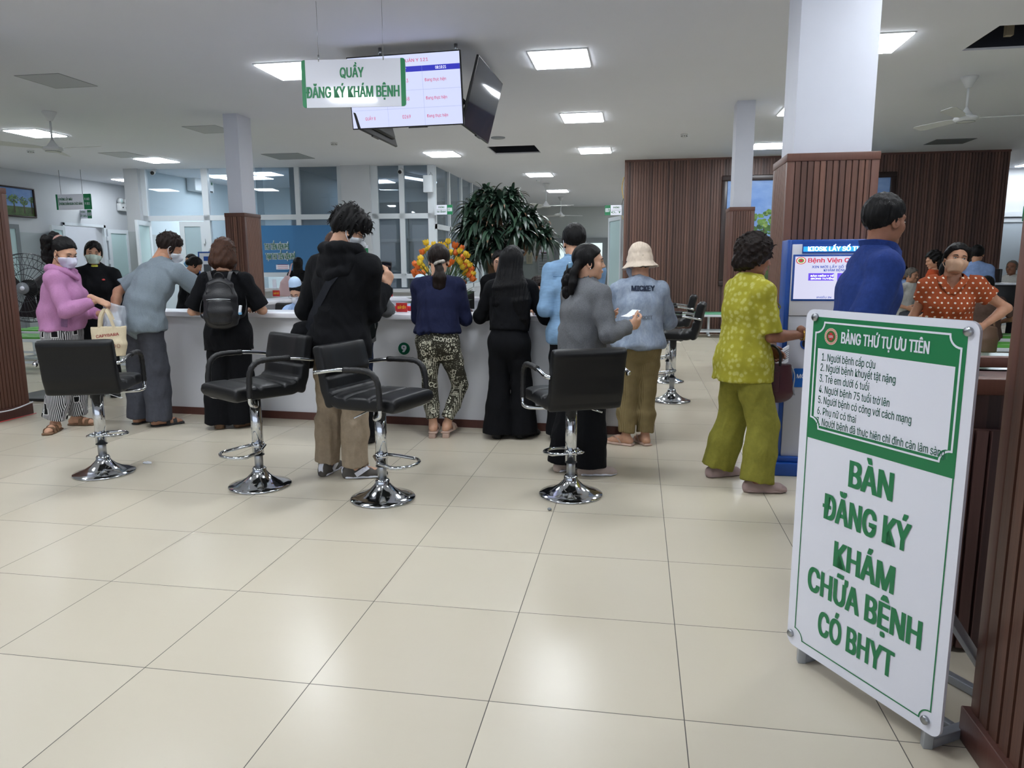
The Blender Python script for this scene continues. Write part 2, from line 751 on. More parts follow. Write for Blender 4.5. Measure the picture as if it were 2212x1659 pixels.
column(1.364, 3.58, 1.89, 4.05, 'wall_column_near', pitch=.037)
column(-4.97, 7.66, -4.71, 8.06, 'wall_column_left', pitch=.03)
column(1.545, 8.12, 1.82, 8.5, 'wall_column_right', pitch=.03)
column(-5.62, 3.75, -5.12, 4.33, 'wall_column_edge', pitch=.037)
# foreground timber pier at the right edge
column(1.405, -.35, 1.95, .62, 'wall_pier_near', zc=2.1, pitch=.055)

# ---------------------------------------------------------------- glazed office behind the counter
FA, FB = V((-9.8, 12.45, 0)), V((-3.68, 13.02, 0))
fu = (FB - FA).normalized()
fn = V((fu.y, -fu.x, 0))         # towards the hall


def fpx(px, y=500):              # distance along the facade of a photo column
    d = _ray(px, y)
    # intersect ray with facade plane
    k = (FA - CAM_POS).dot(fn) / V((d.x, d.y, 0)).dot(fn)
    return (CAM_POS + d * k - FA).dot(fu), (CAM_POS + d * k).z


def fbox(b, s0, s1, z0, z1, th, m, off=0):
    c = FA + fu * ((s0 + s1) / 2) + fn * off
    R = Matrix((fu, fn, V((0, 0, 1)))).transposed()
    b.box((c.x, c.y, (z0 + z1) / 2), (s1 - s0, th, z1 - z0), m, R)


def fquad(b, s0, s1, z0, z1, m, off=0):
    P = lambda s, z: FA + fu * s + fn * off + V((0, 0, z))
    b.quad(P(s0, z0), P(s1, z0), P(s1, z1), P(s0, z1), m)


S = lambda px, y=520: fpx(px, y)[0]
zt0 = fpx(600, 475)[1]; zt1 = fpx(600, 464)[1]      # upper transom
zl0 = fpx(600, 598)[1]; zl1 = fpx(600, 588)[1]      # lower transom
zs = fpx(600, 622)[1]                                # counter sill
s_a, s_b = S(288), S(317)
pil = MB()
fbox(pil, s_a, s_b, 0, H, .3, m_white)
fbox(pil, S(747), S(807), 0, H, .34, m_white)
fbox(pil, s_a, s_b + .02, 0, 2.05, .32, m_grayt)
struct(pil.build('wall_office_pier'))
# window_1: left bay with door, window_2 middle, window_3 right, window_4 side return
win = MB()
fbox(win, s_b, s_b + .1, 0, H, .1, m_alu)
fbox(win, S(446), S(459), 0, H, .1, m_alu)
fbox(win, s_b, S(575), zt0, zt1, .1, m_alu)
fbox(win, S(459), S(575), .75, .85, .1, m_alu)
w1 = struct(win.build('window_1'))
g = MB(); fquad(g, s_b + .1, S(446), zt1, H, m_gl); fquad(g, S(459), S(575), zt1, H, m_gl); fquad(g, S(459), S(575), .85, zt0, m_gl)
g.build('pane', w1)
win = MB()
for a, c in ((S(644), S(654)), (S(735), S(747))):
    fbox(win, a, c, zs, H, .1, m_alu)
fbox(win, S(560), S(747), zt0, zt1, .1, m_alu)
fbox(win, S(560), S(747), zl0, zl1, .1, m_alu)
fbox(win, S(560), S(747), zs - .06, zs, .45, m_white, .15)
w2 = struct(win.build('window_2'))
fb = MB(); fbox(fb, S(560), S(747), 0, zs - .06, .1, m_white); struct(fb.build('wall_office_apron'))
g = MB(); fquad(g, S(560), S(747), zt1, H, m_gld); fquad(g, S(560), S(747), zl1, zt0, m_gld)
g.build('pane', w2)
win = MB()
for a, c in ((S(807), S(821)), (S(866), S(877)), (S(927), S(941))):
    fbox(win, a, c, .9, H, .1, m_alu)
fbox(win, S(807), S(941), zt0, zt1, .1, m_alu)
fbox(win, S(807), S(941), zl0 - .04, zl1 - .04, .1, m_alu)
fbox(win, S(807), S(941), zs - .08, zs - .02, .45, m_white, .15)
w3 = struct(win.build('window_3'))
fb = MB(); fbox(fb, S(807), S(941), 0, zs - .08, .1, m_white); struct(fb.build('wall_office_apron'))
g = MB(); fquad(g, S(815), S(935), zt1, H, m_gld); fquad(g, S(815), S(935), zl1, zt0, m_gld); fquad(g, S(815), S(935), zs, zl0, m_gl)
g.build('pane', w3)
# side return going back along the corridor
xr = -3.62
win = MB()
for yy in (13.0, 14.1, 15.2, 16.3, 17.4, 18.5, 20):
    win.span((xr - .05, yy, 0), (xr + .05, yy + .07, H), m_alu)
win.span((xr - .05, 13, 2.06), (xr + .05, 22, 2.16), m_alu).span((xr - .05, 13, .8), (xr + .05, 22, .9), m_alu).span((xr - .04, 13, 0), (xr + .04, 22, .8), m_white)
w4 = struct(win.build('window_4'))
MB().quad((xr, 13, .9), (xr, 22, .9), (xr, 22, H), (xr, 13, H), m_gld).build('pane', w4)
# inside the office: dark rear partition with thin posts, blue film on the glass
m_inner = mat('office_rear_partition', (84, 98, 110), .6)
ib = MB().span((-9.7, 17.2, 0), (-3.7, 17.3, 2.95), m_inner).span((-9.7, 17.15, 2.95), (-3.7, 17.3, H), m_white)
for k in range(7):
    ib.span((-9.2 + k * .92, 17.12, 0), (-9.15 + k * .92, 17.2, 2.95), m_alug)
ib.span((-9.7, 17.12, 1.95), (-3.7, 17.2, 2.02), m_alug)
struct(ib.build('wall_office_rear'))
struct(MB().span((-6.62, 12.9, 0), (-6.5, 17.2, H), mat('office_divider', (150, 170, 184), .5)).build('wall_office_divider'))

# doors ---------------------------------------------------------------------
def leaf(b, o, u, w, h, glass_m, frame_m, th=.045, fw=.09, rail=.75):
    """framed door leaf: o hinge foot, u along the leaf"""
    u = V(u).normalized()
    n = V((u.y, -u.x, 0))
    R = Matrix((u, n, V((0, 0, 1)))).transposed()

    def bx(a0, a1, z0, z1, m, t):
        c = V(o) + u * ((a0 + a1) / 2) + V((0, 0, (z0 + z1) / 2))
        b.box(c, (a1 - a0, t, z1 - z0), m, R)
    bx(0, fw, 0, h, frame_m, th)
    bx(w - fw, w, 0, h, frame_m, th)
    for z in (0, h - fw, rail):
        bx(fw, w - fw, z, z + fw, frame_m, th)
    bx(fw, w - fw, fw, rail, frame_m, th * .4)
    bx(fw, w - fw, rail + fw, h - fw, glass_m, .008)


xd = -12.1
b = MB().span((xd - .02, 13.03, 0), (xd + .04, 13.09, 2.31), m_alu).span((xd - .02, 14.3, 0), (xd + .04, 14.36, 2.31), m_alu).span((xd - .02, 13.03, 2.25), (xd + .04, 14.36, 2.31), m_alu)
leaf(b, (xd + .05, 13.02, 0), (.35, -1, 0), .62, 2.22, m_frost, m_alu)
leaf(b, (xd + .05, 14.38, 0), (.1, 1, 0), .66, 2.22, m_frost, m_alu)
for z in (.4, 1.4, 1.95):
    b.span((xd + .03, 14.33, z), (xd + .08, 14.41, z + .1), m_alu)
d1 = struct(b.build('door_1'))
b = MB()
leaf(b, (xd + .02, 10.9, 0), (0, 1, 0), .95, 2.2, m_frost, m_alug)
struct(b.build('door_4'))
# office door: open leaf and fixed leaf
b = MB()
R_ = lambda s: FA + fu * s
oo = R_(s_b + .1)
leaf(b, (oo.x, oo.y, 0), fu * .22 + fn * 1.0, .8, zt0 - .02, m_frost, m_alu)
oo = R_(S(391))
leaf(b, (oo.x, oo.y, 0), fu, S(446) - S(391), zt0 - .02, mat('door_glass', (165, 186, 194), .3), m_alu, fw=.1)
for z in (.4, 1.4, 1.85):
    c = R_(S(446) - .02) + fn * .05
    b.box((c.x, c.y, z), (.06, .05, .1), m_alu)
struct(b.build('door_2'))
# far corridor double door with bright panes
m_lit = mat('daylit_pane', (215, 226, 226), .4, emit=(205, 222, 222), estr=.9)
b = MB()
pd0, pd1 = aty(1198, 560, 24.3), aty(1312, 560, 24.3)
x0, x1 = pd0.x, pd1.x
ztop = aty(1250, 514, 24.3).z
b.span((x0, 24.28, 0), (x1, 24.4, ztop), m_alug)
cx = (x0 + x1) / 2
for a, c in ((x0 + .18, cx - .12), (cx + .12, x1 - .18)):
    b.span((a, 24.25, .5), (c, 24.29, ztop - .18), m_lit)
struct(b.build('door_3'))
# right-hand far door
b = MB()
b.span((7.6, 15.9, 0), (7.72, 16.02, 2.4), m_alu).span((9.3, 15.9, 0), (9.42, 16.02, 2.4), m_alu).span((7.6, 15.9, 2.3), (9.42, 16.02, 2.4), m_alu)
leaf(b, (7.6, 15.9, 0), (-1, -.15, 0), .62, 2.25, m_frost, m_alu)
leaf(b, (7.75, 15.95, 0), (1, 0, 0), 1.5, 2.28, mat('pale_door', (180, 192, 202), .4), m_alu)
struct(b.build('door_5'))
# glazed corridor door next to the feature wall
b = MB()
leaf(b, (-.22, 15.2, 0), (.35, -1, 0), .9, 2.35, m_frost, m_alu, fw=.08)
struct(b.build('door_6'))

# ---------------------------------------------------------------- ceiling lights
m_lampf = mat('lamp_frame', (225, 228, 232), .4)
t = NT('lamp_diffuser')
t.base(srgb(240, 242, 246))
t.b.inputs['Emission Color'].default_value = (.90, .95, 1.0, 1)
t.b.inputs['Emission Strength'].default_value = 30.0
m_lamp = t.m
LAMPS = [  # x, y, label
    (-.35, 5.92, 'lit square ceiling panel right of the hanging screens, largest in the photo'),
    (-.35, 8.80, 'lit ceiling panel second in the row leading back from the screens'),
    (-.35, 11.73, 'lit ceiling panel third in the row, near the timber wall'),
    (-3.05, 5.85, 'lit ceiling panel partly behind the hanging registration sign'),
    (-3.05, 11.62, 'lit ceiling panel in front of the glazed office, left of the small ceiling opening'),
    (-8.38, 8.42, 'lit ceiling panel just behind the left ceiling fan'),
    (-8.45, 11.30, 'lit ceiling panel between left fan and left column'),
    (-1.75, 15.0, 'lit ceiling panel over the corridor, nearer of the two above the tree'),
    (-1.75, 18.7, 'small lit ceiling panel over the corridor, farthest back'),
    (2.45, 5.95, 'lit ceiling panel cut off by the right side of the near column'),
    (2.48, 8.85, 'corner of a lit ceiling panel showing left of the near column'),
    (2.55, 11.80, 'lit ceiling panel between the far right column and the near column'),
    (-11.1, 14.1, 'lit ceiling panel at the far left beside the office pier'),
    (-8.6, 14.2, 'lit ceiling panel inside the office beside the left column'),
    (8.3, 15.3, 'sliver of a lit ceiling panel at the right edge'),
    (-3.05, 2.95, None), (-.35, 2.95, None), (2.45, 2.95, None), (-5.75, 2.95, None), (5.2, 2.95, None), (-.35, 0.1, None), (-2.3, 1.0, None), (2.45, .1, None), (-5.75, .1, None),
    (-11.0, 8.4, None), (-5.6, 15.5, None), (-13.3, 13.8, None), (-8.05, 14.2, None), (-7.5, 13.6, None), (1.9, 16.5, None), (1.9, 19.6, None), (1.2, 22.5, None)]  # mostly panels added to brighten the office, left side room and corridor
proto = thing('ceiling_light', LAMPS[0][2], 'ceiling light', (LAMPS[0][0], LAMPS[0][1], H), 0, 'square ceiling panel lights')
MB().box((0, 0, -.004), (.56, .62, .010), m_lampf, None, .003).build('frame', proto)
MB().box((0, 0, -.011), (.53, .59, .012), m_lamp).build('diffuser', proto)
for x, y, lb in LAMPS[1:]:
    dup(proto, (x, y, H), label=lb or 'square ceiling panel light among unseen hall rows and panels added for brightness')

# daylight from the entrance behind the camera
wd = bpy.data.worlds.new('daylight')
SC.world = wd
wd.use_nodes = True
bg = wd.node_tree.nodes['Background']
bg.inputs[0].default_value = (.78, .86, 1, 1)
bg.inputs[1].default_value = 1.15
SC.view_settings.view_transform = 'Standard'
SC.view_settings.look = 'None'
SC.view_settings.gamma = 1
SC.view_settings.use_curve_mapping = False
SC.view_settings.exposure = .2
cy = SC.cycles
cy.max_bounces = 7
cy.diffuse_bounces = 4
cy.glossy_bounces = 3
cy.transparent_max_bounces = 8
cy.transmission_bounces = 3
cy.caustics_reflective = False
cy.caustics_refractive = False
cy.sample_clamp_indirect = 6
# ================================================================ things
PUSH = []


def W(o):                        # world-space mesh under a thing: move it into the thing's space
    p = o.parent
    M = p.matrix_basis.inverted()
    o.data.transform(M)
    return o


# ---------------------------------------------------------------- bar stools
m_leather = mat('black_leatherette', (10, 11, 14), .45, bump=.06, bscale=220, spec=.35)
m_leather2 = mat('arm_wrap_leather', (11, 11, 14), .5, bump=.3, bscale=70)


def loft_pad(path, w, th, m, quilt=None, n=22):
    """cushion along a side-view path [(y, z)], rounded section, stitched grooves on the inner face"""
    pts = []
    # resample
    P = [V((0, y, z)) for y, z in path]
    acc = [0]
    for a, c in zip(P, P[1:]):
        acc.append(acc[-1] + (c - a).length)
    N = 56
    res = []
    for i in range(N + 1):
        s = acc[-1] * i / N
        k = max(j for j in range(len(acc)) if acc[j] <= s + 1e-9)
        k = min(k, len(P) - 2)
        f = (s - acc[k]) / max(1e-9, acc[k + 1] - acc[k])
        res.append((P[k].lerp(P[k + 1], f), s / acc[-1]))
    vs, fs = [], []
    K = 72
    for i, (p, s) in enumerate(res):
        a = res[max(i - 1, 0)][0]
        c = res[min(i + 1, N)][0]
        t = (c - a).normalized()
        nn = V((0, -t.z, t.y)) * -1
        if nn.z < 0 and abs(t.z) < .7:
            nn = -nn
        nn = V((0, -t.z, t.y))
        e = min(s, 1 - s) * acc[-1]
        rnd = 1 if e > .03 else .35 + .65 * math.sqrt(max(0, 1 - (1 - e / .03) ** 2))
        for j in range(K):
            an = 2 * PI * j / K
            cx, sy = math.cos(an), math.sin(an)
            x = (abs(cx) ** .32) * (1 if cx > 0 else -1) * (w / 2 - .012 * (1 - rnd))
            y = (abs(sy) ** .45) * (1 if sy > 0 else -1) * th / 2 * rnd
            if quilt and y > th * .2:
                q, r = quilt
                gx = abs((x / w + .5) * q - round((x / w + .5) * q)) * w / q if .5 < (x / w + .5) * q < q - .5 else .1
                gs = abs(s * r - round(s * r)) * acc[-1] / r if .5 < s * r < r - .5 else .1
                y -= .013 * math.exp(-(gx / .010) ** 2) + .013 * math.exp(-(gs / .010) ** 2)
                y += .007
            vs.append(p + V((x, 0, 0)) + nn * y)
    for i in range(N):
        for j in range(K):
            j2 = (j + 1) % K
            fs.append((i * K + j, i * K + j2, (i + 1) * K + j2, (i + 1) * K + j))
    fs.append(tuple(range(K))[::-1])
    fs.append(tuple(N * K + j for j in range(K)))
    return MB().add(vs, fs, m, True)


def make_stool(label, loc, rz, hs=0.0, gas=.2):
    t = thing('bar_stool', label, 'bar stool', loc, rz, 'black leatherette bar stools')
    MB().lathe([(.186, 0), (.19, .006), (.186, .012), (.15, .022), (.11, .038), (.075, .06), (.05, .085), (.042, .1), (.042, .112), (.036, .12)], m_chrome, n=48).build('base', t)
    MB().cyl((0, 0, .1), (0, 0, gas + .05), .026, m_steel, 20).build('lower_pole', t)
    MB().cyl((0, 0, gas), (0, 0, .54 + hs), .034, m_chrome, 24).tube([(0.034 * math.cos(a), .034 * math.sin(a), gas) for a in [2 * PI * i / 20 for i in range(20)]], .003, m_black, 6, True).build('gas_lift_sleeve', t)
    # D-shaped foot ring
    pts = [(-.03, -.03, gas + .06), (-.10, .05, gas + .04)]
    for i in range(13):
        a = PI - PI * i / 12
        pts.append((.115 * math.cos(a), .14 + .09 * math.sin(a), gas + .03))
    pts += [(.10, .05, gas + .04), (.03, -.03, gas + .06)]
    MB().tube(pts, .010, m_chrome, 10).cyl((0, 0, gas + .045), (0, 0, gas + .075), .038, m_chrome).build('foot_ring', t)
    z = .535 + hs
    loft_pad([(.235, z + .028), (.15, z + .033), (-.02, z + .03), (-.14, z + .03), (-.185, z + .045), (-.215, z + .085)][::-1], .43, .082, m_leather, (3, 3)).build('seat', t)
    back = [(-.205, z + .05), (-.225, z + .10), (-.24, z + .2), (-.262, z + .30), (-.275, z + .345)]
    back = [(-.195, z + .0)] + back
    b = loft_pad(back[::-1], .43, .075, m_leather, (4, 2))
    b.build('backrest', t)
    MB().span((-.1, -.1, z - .022), (.1, .1, z - .006), m_black).build('mount_plate', t)
    MB().tube([(.02, 0, z - .02), (.09, -.03, z - .03), (.17, -.06, z - .055)], .005, m_chrome, 8).build('lift_lever', t)
    for s in (-1, 1):
        x = s * .245
        pth = [(x - s * .02, -.27, z + .20), (x, -.24, z + .205), (x, -.1, z + .225), (x, .06, z + .23), (x, .12, z + .215), (x, .155, z + .17), (x, .165, z + .08), (x, .165, z + .0), (x, .15, z - .025), (x - s * .03, .11, z - .035), (x - s * .14, .05, z - .03)]
        a = MB().tube(smooth(pth, 5), .0115, m_chrome, 10).build('armrest', t)
        wr = smooth([(x, -.06 if s > 0 else -.1, z + .228), (x, .06, z + .23), (x, .12, z + .215), (x, .155, z + .17), (x, .165, z + .08), (x, .165, z + .02)], 6)
        MB().tube(wr, [.0165 + .0012 * math.sin(i * 2.1) for i in range(len(wr))], m_leather2, 10).build('arm_wrap', a)
    return t


make_stool('leftmost black bar stool, back turned to the camera in front of the woman in pink', (-3.03, 2.70, 0), R(20), .03, .2)
make_stool('black bar stool with quilted seat facing left, beside the woman with black backpack', (-1.86, 2.60, 0), R(148), .05, .2)
make_stool('black bar stool facing right, below the patterned trousers, in front of the counter disc', (-1.015, 2.475, 0), R(-104), .03, .2)
make_stool('black bar stool with plain back to camera in front of the woman in grey cardigan', (.067, 2.72, 0), R(26), .02, .2)
make_stool('black bar stool right of the counter end, nearer of the two beyond the denim jacket', (.79, 5.87, 0), R(82), .10, .24)
make_stool('black bar stool right of the counter end, farther one partly behind the other', (.80, 7.1, 0), R(84), .12, .24)

# ---------------------------------------------------------------- main service counter
CA, CB = V((-4.14, 4.58, 0)), V((.33, 4.30, 0))
cu = (CB - CA).normalized()
cn = V((cu.y, -cu.x, 0))
CL = (CB - CA).length
CZ = .945
m_ctop = mat('counter_white_top', (228, 229, 236), .25)
m_cfr = mat('counter_white_front', (214, 215, 220), .4)
ct = thing('service_counter', 'long white service counter with brown base strip where people queue', 'counter', CA, math.atan2(cu.y, cu.x))
MB().span((-.02, -.03, CZ - .042), (CL + .03, .42, CZ), m_ctop, .004).build('counter_top', ct)
b = MB().span((0, .02, .065), (CL, .05, CZ - .042), m_cfr).span((0, .02, .065), (.03, .9, CZ - .042), m_cfr).span((CL - .03, .02, .065), (CL, .9, CZ - .042), m_cfr)
for k in (.9, 1.86, 2.82, 3.72):
    b.span((k, .0185, .065), (k + .002, .021, CZ - .042), m_alug)
b.build('front_panel', ct)
MB().span((-.005, .01, 0), (CL + .005, .06, .066), m_kick).span((CL - .05, .01, 0), (CL + .005, .9, .066), m_kick).span((-.005, .01, 0), (.05, .9, .066), m_kick).build('kick_board', ct)
MB().span((.03, .35, .70), (CL - .03, .95, .73), m_ctop).build('desk_top', ct)
m_disc = mat('disc_green', (10, 92, 66), .35)


def cpx(x, y):                   # photo point on the counter front -> (along, up)
    d = _ray(x, y)
    k = (CA + cn * -.02 - CAM_POS).dot(cn) / V((d.x, d.y, 0)).dot(cn)
    p = CAM_POS + d * k
    return (p - CA).dot(cu), p.z


for i, (px, py) in enumerate(((873, 753), (1123, 757))):
    s, z = cpx(px, py)
    F = lambda a, b_, d=0, s=s, z=z: V((s + a, .02 - d, z + b_))
    b = MB().prism([(.052 * math.cos(2 * PI * k / 32), .052 * math.sin(2 * PI * k / 32)) for k in range(32)], .004, m_disc, F)
    if i == 0:
        b.text('9', lambda a, b_, d=0, F=F: F(a, b_ - .028, .0055 + d), m_signw, .056, bold=.045)
    o = b.build('number_disc', ct)
    o['label'] = 'green number disc'
MB().text('MO', lambda a, b_, d=0: V((cpx(1015, 687)[0] + a, -.031 - d, CZ - .028 + b_)), m_ink, .013, bold=.05).build('edge_sticker', ct)

# rear counter of the island
rc = thing('rear_counter', 'white rear counter of the service island behind the staff', 'counter', (-4.2, 7.55, 0))
MB().span((0, 0, .90), (3.4, .45, .94), m_ctop, .004).span((0, -1.9, .90), (.4, 0, .94), m_ctop, .004).build('counter_top', rc)
MB().span((.02, .05, 0), (3.4, .09, .9), m_cfr).span((.03, -1.9, 0), (.07, 0, .9), m_cfr).span((3.3, .05, 0), (3.36, .4, .9), m_cfr).build('front_panel', rc)
MB().span((.1, -.4, .68), (3.3, .05, .71), m_ctop).build('desk_top', rc)


def counter_sign(x, y, z, txt, label, rz=0):
    t = thing('counter_sign', label, 'counter sign', (x, y, z), rz, 'red counter number signs')
    MB().span((-.055, -.02, 0), (.055, .03, .006), m_paper, .001).build('stand_foot', t)
    b = MB().span((-.05, 0, .006), (.05, .006, .085), m_red, .001)
    b.text(txt, lambda a, c, d=0: V((a, -.001 - d, .035 + c)), m_yellow, .022, maxw=.074, bold=.03)
    b.build('sign_plate', t)
    return t


p = aty(868, 681, 4.62)
counter_sign(p.x, p.y, CZ, 'QUẦY SỐ 9', 'red QUẦY SỐ 9 sign on the counter beside the woman in navy')
p = aty(597, 641, 7.65)
counter_sign(p.x, 7.65, .94, 'QUẦY SỐ', 'red counter sign on the rear counter beside the left timber column')
p = aty(840, 634, 7.7)
counter_sign(p.x, 7.7, .94, 'QUẦY SỐ 4', 'red QUẦY SỐ 4 sign on the rear counter behind the red basket')

# red basket, papers, monitors, chairs behind the counter
m_bask = mat('red_basket_plastic', (196, 36, 48), .4)
bk = thing('plastic_basket', 'red slatted plastic basket on the staff desk behind the red counter sign', 'basket', (aty(866, 655, 5.15).x, 5.15, .742))
b = MB()
for k in range(9):
    z = .01 + k * .0235
    w, d = .125 + k * .003, .09 + k * .003
    b.tube([(-w, -d, z), (w, -d, z), (w, d, z), (-w, d, z)], .0075, m_bask, 6, True)
for s in range(-4, 5):
    for q in (-1, 1):
        b.tube([(s * .03, q * .09, 0), (s * .0345, q * .117, .2)], .005, m_bask, 6)
for s in range(-3, 4):
    for q in (-1, 1):
        b.tube([(q * .125, s * .028, 0), (q * .152, s * .033, .2)], .005, m_bask, 6)
b.build('basket_body', bk)
MB().tube([(-.155, -.12, .212), (.155, -.12, .212), (.155, .12, .212), (-.155, .12, .212)], .012, m_bask, 8, True).build('rim', bk)
for k, (px, py, Y, n) in enumerate(((838, 655, 5.0, 8), (1040, 668, 5.0, 3), (1190, 684, 4.55, 2))):
    p = aty(px, py, Y)
    zb = .73 if Y > 4.7 else CZ
    b = MB()
    for i in range(n):
        b.box((p.x + random.uniform(-.01, .01), Y, zb + .004 + i * .009), (.21, .29, .007), m_paper if i % 3 else mat('blue_folder', (60, 90, 150), .5), rotm(0, 0, random.uniform(-.3, .3)))
    tag(b.build('paper_stack'), ['stack of papers and folders left of the red basket', 'papers on the staff desk between navy top and long black hair', 'white papers on the counter beside the man in blue shirt'][k], 'papers', 'papers on the counter')


def monitor(x, y, z, rz, label):
    t = thing('computer_monitor', label, 'monitor', (x, y, z), rz, 'black monitors on the staff desks')
    MB().box((0, 0, .30), (.5, .03, .3), m_black, None, .006).build('screen_housing', t)
    MB().box((0, .025, .12), (.05, .02, .2), m_black).build('stand_neck', t)
    MB().box((0, .03, .008), (.2, .16, .016), m_black, None, .004).build('stand_base', t)
    return t


p = aty(998, 640, 7.25)
monitor(p.x, 7.25, .71, R(10), 'black monitor on the rear desk under the flowers').scale = (.6, .6, .72)
p = aty(1290, 640, 7.2)
pr_ = thing('desk_printer', 'dark brown printer box on the staff desk below the yellow tulip', 'printer', (aty(1010, 665, 5.3).x, 5.2, .735))
MB().span((-.2, -.12, 0), (.2, .12, .11), mat('dark_brown_box', (58, 40, 38), .5), .008).build('body', pr_)
MB().span((-.21, -.13, .11), (.21, .13, .125), mat('brown_lid', (96, 66, 52), .45), .004).build('lid', pr_)
hb = thing('shoulder_bag', 'dark bag with white cord handle lying on the staff desk beside the tulips', 'bag', (aty(1000, 650, 5.25).x - .02, 5.24, .862))
MB().ell((0, 0, .05), (.12, .07, .06), mat('dark_bag', (52, 24, 28), .5)).build('bag_body', hb)
MB().tube(smooth([(-.09, -.04, .09), (-.05, -.075, .05), (.03, -.08, .04), (.09, -.05, .08)], 5), .006, m_paper, 8).build('cord_handle', hb)


def office_chair(x, y, rz, label):
    t = thing('office_chair', label, 'chair', (x, y, 0), rz, 'black office chairs behind the counter')
    b = MB()
    for k in range(5):
        a = 2 * PI * k / 5
        b.tube([(0, 0, .1), (.28 * math.cos(a), .28 * math.sin(a), .06)], .02, m_black, 8)
        b.ell((.28 * math.cos(a), .28 * math.sin(a), .03), (.03, .03, .03), m_black, None, 10, 6)
    b.build('star_base', t)
    MB().cyl((0, 0, .1), (0, 0, .44), .03, m_black).build('pole', t)
    MB().box((0, 0, .47), (.48, .46, .08), m_blackm, None, .03, 3).build('seat', t)
    MB().box((0, -.24, .72), (.44, .06, .44), m_blackm, rotm(R(8)), .028, 3).build('backrest', t)
    return t


office_chair(aty(562, 668, 5.7).x, 5.95, R(160), 'black office chair left of the nurse behind the counter')
office_chair(aty(648, 668, 5.55).x, 5.55, R(185), 'black office chair the nurse sits on')

# ---------------------------------------------------------------- A-frame priority sign
sw = V((.523, -.852, 0)).normalized()
sn = V((-.852, -.523, 0)).normalized()        # faces the camera
so = V((.988, .995, .06)) + sw * -.033
SW, SH = .583, 1.15


def sg(x, y):                    # photo point -> panel coordinates
    d = _ray(x, y)
    k = (so - CAM_POS).dot(sn) / d.dot(sn)
    q = CAM_POS + d * k - so
    return q.dot(sw), q.z


st = thing('standing_sign', 'tall white and green priority order floor sign on a metal frame, in the right foreground', 'sign', (1.13, .78, 0))
F0 = lambda a, c, d=0: so + sw * a + V((0, 0, c)) + sn * d
b = MB()
b.prism(rounded(SW, SH, .03, 6, SW / 2, SH / 2), .010, m_signw, lambda a, c, d=0: F0(a, c, -.010 + d))
L1, T1 = .030, 1.128             # green field
u0, u1 = .032, .553
vb = sg(1750, 945)[1]
vt = sg(1766, 684)[1]
FF = lambda lift: (lambda a, c, d=0: F0(a, c, lift + d))


def rect(b, a0, c0, a1, c1, m, lift):
    f = FF(lift)
    b.quad(f(a0, c0), f(a1, c0), f(a1, c1), f(a0, c1), m)


def notched(a0, c0, a1, c1, r, top=True, bot=True, n=7):
    """closed outline with scooped corners"""
    pts = []

    def arc(cx, cy, s, e):
        for i in range(n + 1):
            a = R(s + (e - s) * i / n)
            pts.append((cx + r * math.cos(a), cy + r * math.sin(a)))
    if bot:
        arc(a0, c0, 90, 0)
        arc(a1, c0, 180, 90)
    else:
        pts.extend([(a0, c0), (a1, c0)])
    if top:
        arc(a1, c1, 270, 180)
        arc(a0, c1, 0, -90)
    else:
        pts.extend([(a1, c1), (a0, c1)])
    return pts


def outline(b, pts, w, m, lift, closed=True):
    f = FF(lift)
    k = len(pts)
    vs = []
    for i in range(k):
        p0, p1, p2 = V((*pts[i - 1], 0)), V((*pts[i], 0)), V((*pts[(i + 1) % k], 0))
        if not closed and i == 0:
            p0 = p1 - (p2 - p1)
        if not closed and i == k - 1:
            p2 = p1 + (p1 - p0)
        d1, d2 = (p1 - p0), (p2 - p1)
        d1 = d1.normalized() if d1.length > 1e-9 else d2.normalized()
        d2 = d2.normalized() if d2.length > 1e-9 else d1
        t = (d1 + d2)
        t = t.normalized() if t.length > 1e-6 else d1
        nn = V((-t.y, t.x, 0))
        cs = max(.45, nn.dot(V((-d1.y, d1.x, 0))))
        o = nn * (w / 2 / cs)
        vs += [f(p1.x + o.x, p1.y + o.y), f(p1.x - o.x, p1.y - o.y)]
    fs = []
    for i in range(k if closed else k - 1):
        j = (i + 1) % k
        fs.append((2 * i, 2 * i + 1, 2 * j + 1, 2 * j))
    b.add(vs, fs, m)


rect(b, u0, vb, u1, vt, m_green, .0006)
wi0 = sg(1768, 757); wi1 = sg(2069, 790)
vw1 = sg(1769, 752)[1]
vw0 = sg(2045, 1000)[1]
vw0 = vb + .047
rect(b, u0 + .026, vw0, u1 - .026, vw1, m_signw, .0010)
outline(b, notched(u0 + .014, vb + .036, u1 - .014, vt - .016, .034), .0055, m_signw, .0014)
# green scoops over the white field's lower corners
for cx, sx in ((u0 + .026, 1), (u1 - .026, -1)):
    pts = [(cx, vw0)] + [(cx + sx * .026 * math.cos(R(90 - 15 * i)), vw0 + .026 * math.sin(R(90 - 15 * i))) for i in range(7)]
    f = FF(.0012)
    vs = [f(*q) for q in pts]
    b.add(vs, [tuple(range(len(vs))) if sx < 0 else tuple(range(len(vs)))[::-1]], m_green)
# lower thin outline
outline(b, [(u1 - .003, vb), (u1 - .003, .033 + .04)] + [(u1 - .003 + .034 * math.cos(R(90 + 13 * i)) * 1.0, .034 + .034 * math.sin(R(90 + 13 * i))) for i in range(8)]
        + [(u0 + .003 + .034 * math.cos(R(0 + 13 * i)), .034 + .034 * math.sin(R(0 + 13 * i))) for i in range(8)] + [(u0 + .003, .073), (u0 + .003, vb)], .004, m_green, .0012, False)


def sline(txt, l, r, cap, m, bold=.012, lift=.0016):
    a, c = sg(*l)
    a1, c1 = sg(*r)
    y = (c + c1) / 2
    b.text(txt, lambda p, q, d=0: F0(a + p, y + q, lift), m, cap, maxw=a1 - a, bold=bold, align='LEFT')


